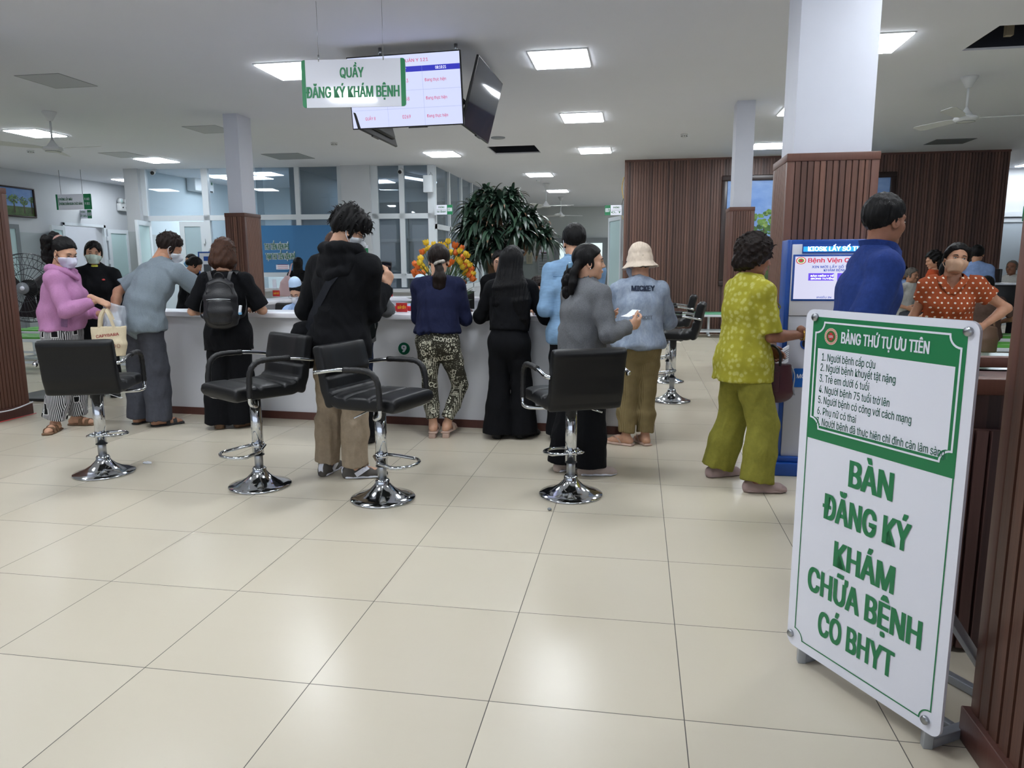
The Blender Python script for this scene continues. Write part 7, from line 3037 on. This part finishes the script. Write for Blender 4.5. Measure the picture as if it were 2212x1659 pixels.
for q in (-1, 1):
    P11.shoe(q, 'flip_flop', m_beige, m_beige, 'thong')

# ---- woman in yellow-green
P12 = Person('woman in yellow-green patterned blouse and trousers reaching towards the kiosk', atz(1606, 1045) + V((-.03, .05, 0)), -66, 1.515, 1.08, lean=1, lean2=4, head=(-8, -8, 0),
             feet={-1: (-.13, -.05, 0, 4), 1: (.22, .01, 0, -16)}, knees={-1: (-.11, .02, .40), 1: (.15, .06, .40)},
             arms={1: ((.17, .07, .93), (.22, .48, .95)), -1: ((-.19, .03, .93), (-.02, .24, .80))}, skin=SKD)
P12.body(hand={1: dict(curl=24, dirv=(.05, .8, -.55), palm=(-.5, -.35, -.75), curls=(18, 34, 46, 50), spread=9), -1: dict(curl=38, palm=(.7, .1, -.5), curls=(28, 45, 55, 60))})
tp12 = P12.top('blouse', F_blouse, e=.022, hem=-.13, flare=.022, sleeve=1.0, sr=1.4, cuff=1.15, amp=.006, collar=.02, bust=.012, back=.006)
P12.pants('trousers', F_lime, knee=1.36, hemr=.084, wide=.018, end=.05, amp=.006)
P12.hair(HDB, cap=.026, front=(.085, .055), nape=(-.09, -.10), vol=(0, -.008, .012), amp=.010, freq=95, streak=(1, 1, .8), side=1, extra=[('ell', (0, -.075, -.045), (.095, .058, .06), None, .04), ('ell', (.07, -.01, .02), (.036, .07, .06), None, .03), ('ell', (-.07, -.01, .02), (.036, .07, .06), None, .03)], tufts=70, tl=.016)
br = MB()
wv = P12.Wr[1]; dv = (P12.Wr[1] - P12.E[1]).normalized()
xx = dv.orthogonal().normalized(); yy = dv.cross(xx)
for k in range(2):
    br.tube([wv - dv * (.012 + .02 * k) + (xx * math.cos(2 * PI * i / 24) + yy * math.sin(2 * PI * i / 24)) * .033 for i in range(24)], [.004 + .0022 * (i % 2) for i in range(24)], m_gold, 8, True)
br.build('gold_bracelet', P12.t)
knots = MB()
for i, z in enumerate((-.04, -.11, -.18)):
    q = P12.chest + V((.0, .155, z + .06))
    for a in (-1, 1):
        knots.tube(smooth([q, q + V((a * .02, .03, .012)), q + V((a * .03, .05, -.01)), q + V((a * .02, .045, -.03))], 4), .004, F_lime, 6)
knots.build('cloth_button', tp12)
for q in (-1, 1):
    P12.shoe(q, 'clog', mat('mauve_clog', (156, 134, 132), .7), mat('mauve_clog', (156, 134, 132), .7), 'clog')

# ---- man in royal blue shirt behind the sign
p = aty(1866, 600, 2.45)
P13 = Person('man in royal blue short-sleeved shirt seen from behind, head turned right, above the priority sign', (p.x, 2.45, 0), -88, 1.70, 1.0, lean=0, lean2=8, head=(22, -2, 0),
             arms={1: ((.20, -.07, 1.0), (.24, .05, .80)), -1: ((-.20, .02, 1.0), (-.18, .15, .9))}, skin=SKD, vox=.009)
P13.body()
tp13 = P13.top('blue_shirt', F_royal, e=.028, hem=-.12, flare=.012, sleeve=.90, sr=1.45, cuff=1.2, amp=.005, collar=.03)
cl = MB()
nb = P13.nb
cl.ribbon(smooth([nb + V((-.035, .10, -.025)), nb + V((-.075, .05, .012)), nb + V((-.072, -.03, .028)), nb + V((0, -.080, .026)), nb + V((.072, -.03, .028)), nb + V((.075, .05, .012)), nb + V((.035, .10, -.025))], 6), V((0, -.3, 1)), .048, .008, F_royal)
cl.build('collar', tp13)
P13.pants('trousers', F_greyt)
P13.hair(HB, cap=.011, front=(.088, .052), nape=(-.080, -.058), vol=(0, 0, .006), amp=.003, side=0, tufts=0)
P13.eyes(.6)
for q in (-1, 1):
    P13.shoe(q, 'shoe', m_blkrub, m_blkrub)

# ---- woman in polka dots
p = aty(2050, 600, 4.5)
P14 = Person('woman in orange polka-dot blouse and tan mask with hand on hip behind the priority sign', (p.x, 4.5, 0), 158, 1.50, 1.04, lean=-2, lean2=2, sh=-.06, head=(16, 4, -9),
             arms={-1: ((-.44, -.06, .98), (-.20, .10, .86)), 1: ((.20, -.02, .98), (.20, .12, .80))}, skin=SK, vox=.009)
P14.body(hand={-1: dict(curl=20, palm=(.5, -.6, .1)), 1: dict(curl=30)})
tp14 = P14.top('polka_blouse', F_polka, e=.024, hem=-.04, flare=.012, sleeve=.52, sr=1.55, cuff=1.05, puff=.2, amp=.006, vneck=.085, bust=.02, neck=.02)
cl = MB()
nb = P14.nb
for a in (-1, 1):
    cl.ribbon(smooth([nb + V((a * .0, .135, -.12)), nb + V((a * .05, .115, -.055)), nb + V((a * .082, .045, -.005)), nb + V((a * .06, -.045, .01)), nb + V((0, -.075, .012))], 6), V((a * .7, .0, -.55)), .042, .007, F_polka)
cl.build('collar', tp14)
P14.pants('trousers', F_black)
P14.hair(HB, cap=.010, front=(.082, .072), nape=(-.085, -.08), amp=.002, streak=(1, .3, .3), side=0, extra=[('ell', (.0, -.075, -.08), (.085, .055, .10), None, .03), ('chain', [(-.06, .05, .075), (-.083, .02, .03), (-.084, -.02, -.03)], [.02, .016, .012], .02), ('chain', [(.06, .05, .075), (.083, .02, .03), (.084, -.02, -.03)], [.02, .016, .012], .02)])
P14.mask(m_masktan, puff=.012)
P14.eyes(.8)
for q in (-1, 1):
    P14.shoe(q, 'shoe', m_blkrub, m_blkrub)


# ---- background figures ------------------------------------------------------
def bg(label, px, py, Y, rz, Ht, topm, botm, hairm, head=(0, 0, 0), seat=None, sleeve=.9, mask=None, topname='shirt', lean=0, arms=None, g=1.0, hair_kw=None, eyes=False, vox=.014, sk=SK, collar=None, bald=None, e=.022, hem=-.06, lean2=None):
    p = aty(px, py, Y)
    kn = ft = None
    if seat:
        k = Ht / 1.7
        ft = {q: (q * .10, .42 * k, 0, q * -6) for q in (-1, 1)}
        kn = {q: (q * .11, .44 * k, seat + .04) for q in (-1, 1)}
        arms = arms or {q: ((q * .26, .06, seat + .28), (q * .14, .32, seat + .12)) for q in (-1, 1)}
    P = Person(label, (p.x, Y, 0), rz, Ht, g, lean=lean, lean2=lean2, head=head, seat=seat, arms=arms, knees=kn, feet=ft, vox=vox, skin=sk)
    P.body()
    P.top(topname, topm, e=e, hem=hem, sleeve=sleeve, sr=1.45, collar=collar, amp=.004)
    P.pants('trousers', botm, knee=1.25, hemr=.075)
    P.hair(hairm, **(hair_kw or dict(cap=.011, side=1, amp=.003)))
    if mask:
        P.mask(mask)
    if eyes:
        P.eyes(.65)
    for q in (-1, 1):
        P.shoe(q, 'shoe', m_blkrub, m_blkrub)
    return P


bun = dict(cap=.010, nape=(-.085, -.08), amp=.002, side=1, extra=[('ell', (0, -.10, -.01), (.04, .04, .045), None, .02)])
lng = dict(cap=.014, nape=(-.09, -.2), amp=.003, freq=260, streak=(1, .4, .05), side=1, extra=[('gsweep', [((0, -.04, .02), .09, .08), ((0, -.07, -.12), .10, .05), ((0, -.09, -.27), .09, .035)], .03)], box=((-.18, -.2, -.36), (.18, .14, .15)))
crl = dict(cap=.024, nape=(-.09, -.16), amp=.010, freq=95, streak=(1, 1, .8), side=1, extra=[('ell', (0, -.07, -.07), (.10, .07, .10), None, .04)])

bg('seated elderly man in white shirt behind the man in royal blue, facing right', 1962, 600, 11.4, -160, 1.62, F_whites, F_greyt, HGR, (22, -4, 0), .50, 1.0, topname='white_shirt', collar=.02, eyes=True, sk=SK, lean=6, hair_kw=dict(cap=.010, front=(.08, .07), side=1, amp=.003))
bg('seated man with black hair and blue shirt partly behind the elderly man in white', 1946, 590, 12.35, -70, 1.66, F_ltblue, F_jeans, HB, (-10, -8, 0), .52)
bg('woman with curly black hair and orange top behind the polka-dot woman', 2018, 590, 9.2, 60, 1.50, F_orange, F_black, HB, (30, -12, 0), None, 1.0, hair_kw=crl)
bg('seated person in black tee beside the elderly man in white shirt', 2030, 600, 11.6, 172, 1.55, F_black, F_jeans, HB, (0, -25, 0), .46, .8, lean=10, hair_kw=bun)
bg('man in pale blue shirt standing with his back to camera before the timber wall', 2110, 560, 9.9, -18, 1.60, F_ltblue, F_greyt, HB, (-15, -5, 0), None, 1.9, collar=.03)
P20 = bg('seated woman in brown shirt with black bun, back to camera on the green bench', 2130, 640, 8.5, -20, 1.50, F_brown, F_black, HB, (-10, -10, 0), .46, .9, g=1.15, lean=4, hair_kw=bun, vox=.012, e=.03)
bg('grey-haired man in white polo at the far right beside the printer', 2186, 590, 12.2, 150, 1.60, F_whites, F_black, HGR, (-15, 0, 0), .62, .9, collar=.02, eyes=True, lean=8, sk=SKD, hair_kw=dict(cap=.007, front=(.06, .09), side=1, amp=.002))
bg('small person with dark hair in grey far behind the brown-shirted woman', 2116, 600, 12.6, 180, 1.45, F_grey, F_black, HB, (0, 0, 0), .45, .9)
bg('black-haired man in blue mask and black clothes behind the left end of the counter', 414, 565, 10.3, 165, 1.56, F_black, F_black, HB, (-10, 0, 0), None, 1.9, mask=m_maskblu, eyes=True)
bg('person with bowed black hair next to the blue-masked man', 398, 585, 7.9, -60, 1.50, F_black, F_black, HB, (0, -30, 0), None, 1.9, lean=4, lean2=16, hair_kw=bun)
bg('person in teal jacket bending away behind the woman with the backpack', 447, 580, 8.9, -40, 1.52, F_teal, F_black, HB, (-20, -30, 0), None, 1.9, lean=12, lean2=26)
P26 = bg('woman with long black hair in black at the office window with a pink bag', 645, 590, 11.6, 10, 1.50, F_black, F_black, HB, (-8, -4, 0), None, .9, hair_kw=lng)
P27 = bg('seated nurse in pale blue with white cap, glasses and mask behind the counter', 644, 630, 5.75, 168, 1.52, F_nurse, F_nurse, HB, (6, -26, 0), .46, 1.9, mask=m_maskwht, eyes=True, collar=.02, sk=SKL, lean=-2, vox=.012, hair_kw=dict(cap=.008, front=(.085, .07), nape=(-.07, -.07), amp=.002, side=1))
P28 = bg('seated nurse in white cap hidden behind the woman in navy', 912, 602, 5.75, 175, 1.56, F_nurse, F_nurse, HB, (5, -20, 0), .46, 1.9, mask=m_maskwht, collar=.02)
bg('man with black hair looking out from behind the long-haired woman', 1080, 575, 6.3, 178, 1.50, F_black, F_black, HB, (10, -4, 0), None, 1.9, eyes=True, sk=SKL, hair_kw=dict(cap=.014, front=(.09, .055), side=1, amp=.004))
bg('seated dark-haired staff woman in white mask beside the man in light blue shirt', 1163, 630, 5.7, 172, 1.52, F_black, F_black, HDB, (10, -18, 0), .50, 1.9, mask=m_maskwht, eyes=True, sk=SKL, arms={q: ((q * .24, .16, .98), (q * .06, .34, 1.05)) for q in (-1, 1)}, hair_kw=dict(cap=.014, front=(.085, .066), amp=.004, side=1))
m_cap = mat('nurse_cap_blue', (190, 216, 245), .7)
for P in (P27, P28):
    F = Field((-.12, -.15, .0), (.12, .12, .2), .006)
    F.sweep([((0, .005, .085), .070, .080), ((0, -.002, .125), .062, .066), ((0, -.006, .140), .058, .060)], .01, flat=(True, True))
    v, f = F.mesh()
    np_obj('nurse_cap', [(P.to_head(v), f, m_cap)], P.t)
gl = MB()
for q in (-1, 1):
    gl.tube([P27.hp((q * .034 + .024 * math.cos(2 * PI * i / 16), .104, -.006 + .020 * math.sin(2 * PI * i / 16))) for i in range(16)], .002, m_steel, 6, True)
gl.build('eyeglasses', P27.t)


# ================================================================ carried things
def Lw(P, v):                    # a point in a person's space -> the room
    M = Matrix.Translation(P.t.location) @ P.t.rotation_euler.to_matrix().to_4x4()
    return M @ V(v)


def Lr(P):
    return P.t.rotation_euler.z


m_blkleather = mat('black_bag_leather', (20, 20, 24), .45, bump=.15, bscale=120)
# backpack on the woman in black
bp = thing('backpack', 'small black leather backpack on the back of the woman with the brown bob', 'backpack', Lw(P4, (0, -.21, P4.hip.z + .10)), Lr(P4))
F = Field((-.2, -.12, -.08), (.2, .1, .42), .007)
F.sweep([((0, 0, .0), .125, .055), ((0, -.005, .05), .135, .068), ((0, 0, .2), .128, .062), ((0, .012, .30), .10, .045), ((0, .02, .335), .06, .025)], .02, kj=.02)
v, f = F.mesh()
np_obj('bag_body', [(v, f, m_blkleather)], bp)
F = Field((-.2, -.16, -.06), (.2, .02, .24), .007)
F.sweep([((0, -.045, .015), .092, .036), ((0, -.05, .09), .098, .04), ((0, -.045, .16), .09, .034)], .02, kj=.02)
v, f = F.mesh()
np_obj('front_pocket', [(v, f, m_blkleather)], bp)
MB().tube(smooth([(-.09, -.085, .185), (0, -.092, .19), (.09, -.085, .185)], 6), .0035, m_steel, 6).tube(smooth([(-.10, -.035, .22), (-.08, -.045, .29), (0, -.035, .325), (.08, -.045, .29), (.10, -.035, .22)], 6), .003, m_black, 6).build('zip', bp)
MB().tube(smooth([(-.035, .01, .33), (-.03, -.01, .375), (0, -.015, .395), (.03, -.01, .375), (.035, .01, .33)], 5), .006, m_blkleather, 8).build('grab_handle', bp)
top = P4.shl.z - (P4.hip.z + .10)
for q in (-1, 1):
    MB().ribbon(smooth([(q * .06, .01, .31), (q * .085, .04, .40), (q * .10, .11, top + .02), (q * .10, .20, top + .035), (q * .105, .30, top - .02), (q * .12, .35, top - .15)], 6), V((1, 0, 0)), .028, .006, m_blkleather).build('shoulder_strap', bp)
    MB().ribbon(smooth([(q * .125, .01, .03), (q * .17, .05, .06), (q * .175, .12, .14), (q * .15, .2, .22)], 5), V((0, 0, 1)), .018, .004, m_blkleather).build('side_strap', bp)
wb = thing('tissue_pack', 'small white and blue packet in the side pocket of the black backpack', 'packet', Lw(P4, (.145, -.22, P4.hip.z + .17)), Lr(P4))
MB().box((0, 0, .03), (.02, .035, .07), m_paper, rotm(0, .15, 0), .004).box((0, -.005, .0), (.022, .034, .02), m_maskblu, None, .003).build('packet_body', wb)

# crossbody bag of the tall young man
cb_ = thing('crossbody_bag', 'black canvas shoulder bag hanging at the left hip of the tall young man', 'bag', Lw(P5, (-.215, -.07, P5.hip.z - .16)), Lr(P5) + .35)
F = Field((-.16, -.12, -.05), (.16, .12, .33), .008)
F.sweep([((0, 0, .02), .095, .05), ((0, 0, .1), .10, .06), ((0, 0, .2), .09, .05), ((.0, 0, .25), .075, .03)], .02, kj=.02)
F.wrinkle(.004, 12, 40)
v, f = F.mesh()
np_obj('bag_body', [(v, f, F_black)], cb_)
MB().box((0, -.062, .10), (.12, .012, .11), F_black, None, .005).build('front_pocket', cb_)
st5 = thing('bag_strap', 'wide black strap crossing the back of the tall young man to his shoulder bag', 'strap', (0, 0, 0))
bvt = BVHTree.FromPolygons([v.co for v in tp5.data.vertices], [p_.vertices for p_ in tp5.data.polygons])
pts = []
for i in range(15):
    t_ = i / 14
    x, z = -.20 + .33 * t_ ** 1.0, P5.hip.z + .03 + (P5.shl.z - P5.hip.z - .04) * t_
    hit = bvt.ray_cast(V((x, -.6, z)), V((0, 1, 0)))
    y = hit[0].y if hit[0] is not None else -.12
    pts.append(V((x, y - .006, z)))
pts = [V((-.215, -.09, P5.hip.z + .06))] + pts[1:] + [V((.135, .0, P5.shl.z + .045)), V((.12, .08, P5.shl.z + .01))]
for i in range(2, len(pts) - 3):
    pts[i] = V((pts[i].x, min(pts[i].y, (pts[i - 1].y + pts[i + 1].y) / 2), pts[i].z))
o = MB().ribbon([Lw(P5, q) for q in smooth(pts, 3)], Lw(P5, (.85, 0, -.5)) - Lw(P5, (0, 0, 0)), .05, .005, fabric('strap_web', (34, 36, 42))).build('strap_band', st5)

# phone in his raised hand, phone behind the leaning man
def phone(loc, rz, ry, label, name='smartphone'):
    t = thing(name, label, 'phone', loc, rz)
    MB().box((0, 0, 0), (.072, .009, .148), m_black, rotm(0, ry, 0), .004).build('phone_body', t)
    MB().box((0, -.0052, 0), (.062, .001, .134), m_off, rotm(0, ry, 0)).build('phone_glass', t)


hw_ = P5.Wr[1]
phone(Lw(P5, hw_ + V((-.055, .09, .085))), Lr(P5) + .3, .1, 'phone in the raised right hand of the tall young man')
hw_ = P3.Wr[-1]
phone(Lw(P3, hw_ + V((.05, -.01, -.075))), Lr(P3) + 1.2, .5, 'black phone in the hand behind the hip of the leaning man')

# backpack of the grey-jacket person
b6 = thing('backpack', 'dark backpack with red zip pull on the back of the grey-jacket person', 'backpack', Lw(P6b, (.10, -.22, P6b.hip.z + .02)), Lr(P6b))
F = Field((-.2, -.14, -.05), (.2, .12, .36), .008)
F.sweep([((0, 0, .0), .125, .06), ((0, -.01, .08), .14, .075), ((0, 0, .2), .13, .065), ((0, .02, .29), .09, .04)], .02, kj=.02)
v, f = F.mesh()
np_obj('bag_body', [(v, f, fabric('dark_green_nylon', (18, 24, 26)))], b6)
MB().tube(smooth([(-.11, -.06, .20), (0, -.075, .24), (.11, -.06, .20), (.13, -.05, .05)], 5), .003, m_steel, 6).box((.06, -.075, .22), (.01, .008, .03), m_red).build('zip', b6)
for q in (-1, 1):
    MB().ribbon(smooth([(q * .06, .03, .26), (q * .08, .10, .36), (q * .09, .20, .41), (q * .1, .3, .33)], 5), V((1, 0, 0)), .04, .008, F_black).build('shoulder_strap', b6)

# clear bag and tote of the woman in pink
m_clr = NT('clear_plastic')
m_clr.p(Roughness=.08)
m_clr.base(srgb(200, 208, 220))
m_clr.b.inputs['Alpha'].default_value = .38
m_clr.b.inputs['Specular IOR Level'].default_value = .9
m_clr = m_clr.m
h1 = P1.Wr[1]
pb = thing('plastic_bag', 'clear plastic bag of papers in the hands of the woman in pink', 'plastic bag', Lw(P1, h1 + V((-.04, .10, -.10))), Lr(P1))
F = Field((-.09, -.14, -.26), (.09, .14, .1), .008)
F.sweep([((0, -.01, -.20), .022, .055), ((0, 0, -.12), .038, .085), ((0, 0, -.02), .03, .088), ((0, .01, .05), .02, .085)], .01, kj=.02)
F.wrinkle(.007, 3, 70)
v, f = F.mesh()
np_obj('bag_film', [(v, f, m_clr)], pb)
MB().box((0, .0, -.08), (.012, .10, .15), m_paper, rotm(.25, 0, .1), .002).box((.006, -.02, -.12), (.01, .06, .08), mat('pale_packet', (190, 170, 170), .6), rotm(-.2, 0, .2), .002).build('folded_paper', pb)
h2 = P1.Wr[-1]
q = aty(228, 735, 3.62)
tb = thing('tote_bag', 'cream canvas tote bag with dark red lettering carried by the woman in pink', 'tote bag', (q.x, 3.66, q.z - .13), R(18))
tb.scale = (.84, .84, .84)
m_tote = fabric('cream_canvas', (206, 192, 164), .05)
F = Field((-.22, -.1, -.06), (.22, .1, .36), .008)
F.sweep([((0, 0, .0), .135, .05), ((0, 0, .12), .155, .05), ((0, 0, .28), .16, .025)], .01, flat=(True, True), kj=.02)
F.wrinkle(.005, 6, 32)
v, f = F.mesh()
tbo = np_obj('bag_body', [(v, f, m_tote)], tb)
m_trd = mat('tote_red_print', (140, 50, 50), .8)
decal(tbo, 'CAPYBARA', m_trd, (0, 0, .20), .026, 6, maxw=.20, bold=.02).build('printed_lettering', tbo)
b = MB()
for x in (-.05, .0, .06, .10):
    b.tube([(x + .013 * math.cos(2 * PI * i / 12), -.062, .10 + .018 * math.sin(2 * PI * i / 12)) for i in range(12)], .002, m_trd, 5, True)
b.build('printed_icons', tbo)
for s in (-1, 1):
    MB().ribbon(smooth([(-.07, s * .02, .27), (-.05, s * .025, .38), (-.01, s * .015, .44), (.03, s * .025, .38), (.06, s * .02, .27)], 6), V((1, .2, 0)), .026, .004, m_tote).build('handle', tb)
MB().box((.06, 0, .30), (.12, .02, .08), m_clr, rotm(0, .2, 0), .004).build('plastic_wrap', tb)

# receipt of the woman in grey
h = (P10.Wr[1] + P10.Wr[-1]) / 2
d10 = (P10.Wr[1] - P10.E[1]).normalized()
rcp = thing('paper_receipt', 'small white receipt in the hands of the woman in grey cardigan', 'receipt', Lw(P10, h + V((.02, .12, .045))), Lr(P10))
b = MB()
g = [(-.04, -.05, .0), (.04, -.05, .0), (-.04, .0, .012), (.04, .0, .012), (-.04, .05, .04), (.04, .05, .04)]
b.add(g + [(x, y, z - .001) for x, y, z in g], [(0, 1, 3, 2), (2, 3, 5, 4), (8, 9, 7, 6), (10, 11, 9, 8), (0, 6, 7, 1), (4, 5, 11, 10)], m_paper)
for i in range(4):
    b.add([(-.02, -.04 + i * .009, .002 + i * .002), (.02, -.04 + i * .009, .002 + i * .002), (.02, -.037 + i * .009, .003 + i * .002), (-.02, -.037 + i * .009, .003 + i * .002)], [(0, 1, 2, 3)], m_ink)
b.build('paper_sheet', rcp)

# ticket paper and handbag of the woman in yellow-green
hl = P12.Wr[-1]
tk = thing('paper_ticket', 'white printed slip in the left hand of the woman in yellow-green', 'paper', Lw(P12, hl + V((.0, .13, -.06))), Lr(P12) + .3)
b = MB().box((0, 0, 0), (.012, .15, .10), m_paper, rotm(.35, 0, 0), .001)
for i in range(5):
    b.box((.008, -.0, .03 - i * .013), (.001, .10, .003), m_ink, rotm(.35, 0, 0))
b.build('paper_sheet', tk)
m_mar = mat('maroon_leather', (72, 36, 42), .4, var=.1)
q = aty(1660, 815, 3.12)
hbg = thing('handbag', 'maroon leather handbag hanging beside the woman in yellow-green', 'handbag', (q.x + .02, 3.16, q.z - .12), R(-10))
F = Field((-.2, -.11, -.04), (.2, .11, .28), .007)
F.sweep([((0, 0, .01), .125, .058), ((0, 0, .03), .135, .06), ((0, 0, .20), .115, .035)], .0, flat=(False, True), kj=.02)
v, f = F.mesh()
np_obj('bag_body', [(v, f, m_mar)], hbg)
MB().box((-.02, -.058, .10), (.14, .012, .12), m_mar, rotm(R(-6)), .004).box((-.04, -.072, .035), (.05, .003, .018), mat('bronze_tag', (120, 80, 60), .3, metal=.8), rotm(R(-6))).build('front_pocket', hbg)
for s in (-1, 1):
    MB().tube(smooth([(-.05, s * .03, .19), (-.045, s * .025, .27), (0, s * .01, .31), (.045, s * .025, .27), (.05, s * .03, .19)], 6), .008, m_black, 8).build('handle', hbg)
MB().ribbon(smooth([(.0, -.035, .25), (.01, -.05, .2), (.005, -.062, .12)], 5), V((1, 0, 0)), .022, .005, m_black).build('buckle_strap', hbg)
MB().tube(smooth([(.115, -.04, .19), (.135, -.05, .14), (.13, -.05, .06), (.14, -.05, .02)], 5), .004, m_steel, 6).build('chain_charm', hbg)
# pink bag at the office window
q = aty(622, 615, 11.55)
pk = thing('shoulder_bag', 'pale pink shoulder bag of the woman at the office window', 'bag', (q.x, 11.45, q.z - .18), R(10))
F = Field((-.26, -.1, -.06), (.26, .1, .5), .012)
F.sweep([((0, 0, .0), .15, .05), ((.02, 0, .2), .12, .04), ((.05, 0, .32), .06, .03)], .01)
v, f = F.mesh()
np_obj('bag_body', [(v, f, mat('pale_pink_leather', (206, 176, 182), .5))], pk)
MB().ribbon(smooth([(.05, 0, .3), (.1, .02, .45), (.12, .05, .56), (.14, .12, .58)], 5), V((1, 0, 0)), .03, .006, mat('pale_pink_leather', (206, 176, 182), .5)).build('strap', pk)
# brown bag beside the polka woman
q = aty(2130, 765, 6.3)
bb = thing('handbag', 'brown leather bag standing on the green bench behind the sign corner', 'bag', (q.x, 6.3, .456), R(15))
F = Field((-.16, -.1, -.02), (.16, .1, .34), .009)
F.sweep([((0, 0, .03), .10, .05), ((0, 0, .16), .105, .05), ((0, 0, .26), .09, .03)], .01, flat=(True, False), kj=.02)
v, f = F.mesh()
np_obj('bag_body', [(v, f, mat('brown_bag_leather', (98, 74, 58), .5, var=.15))], bb)
MB().tube(smooth([(-.06, 0, .26), (-.04, 0, .34), (.04, 0, .34), (.06, 0, .26)], 5), .008, m_brownl, 8).build('handle', bb)
# information board behind the backpack woman
q = aty(449, 575, 9.4)
ib_ = thing('notice_board', 'white notice board with blue frame behind the woman with the backpack', 'notice board', (q.x, 9.4, 0), R(-8))
zt_ = aty(449, 545, 9.4).z
MB().box((0, 0, zt_ - .22), (.3, .02, .44), m_signw).box((0, -.012, zt_ - .1), (.12, .004, .07), m_kb).box((.0, -.012, zt_ - .26), (.14, .004, .14), m_ink).build('board_panel', ib_)
b = MB()
for x in (-.155, .155):
    b.box((x, 0, zt_ - .22), (.02, .03, .46), m_kb)
for z in (zt_, zt_ - .44):
    b.box((0, 0, z), (.33, .03, .02), m_kb)
b.build('blue_frame', ib_)
MB().span((-.02, -.01, .02), (.02, .01, zt_ - .44), m_kb).span((-.18, -.15, 0), (.18, .15, .02), m_kb).build('stand', ib_)
q = FA + fu * S(812) + fn * .35
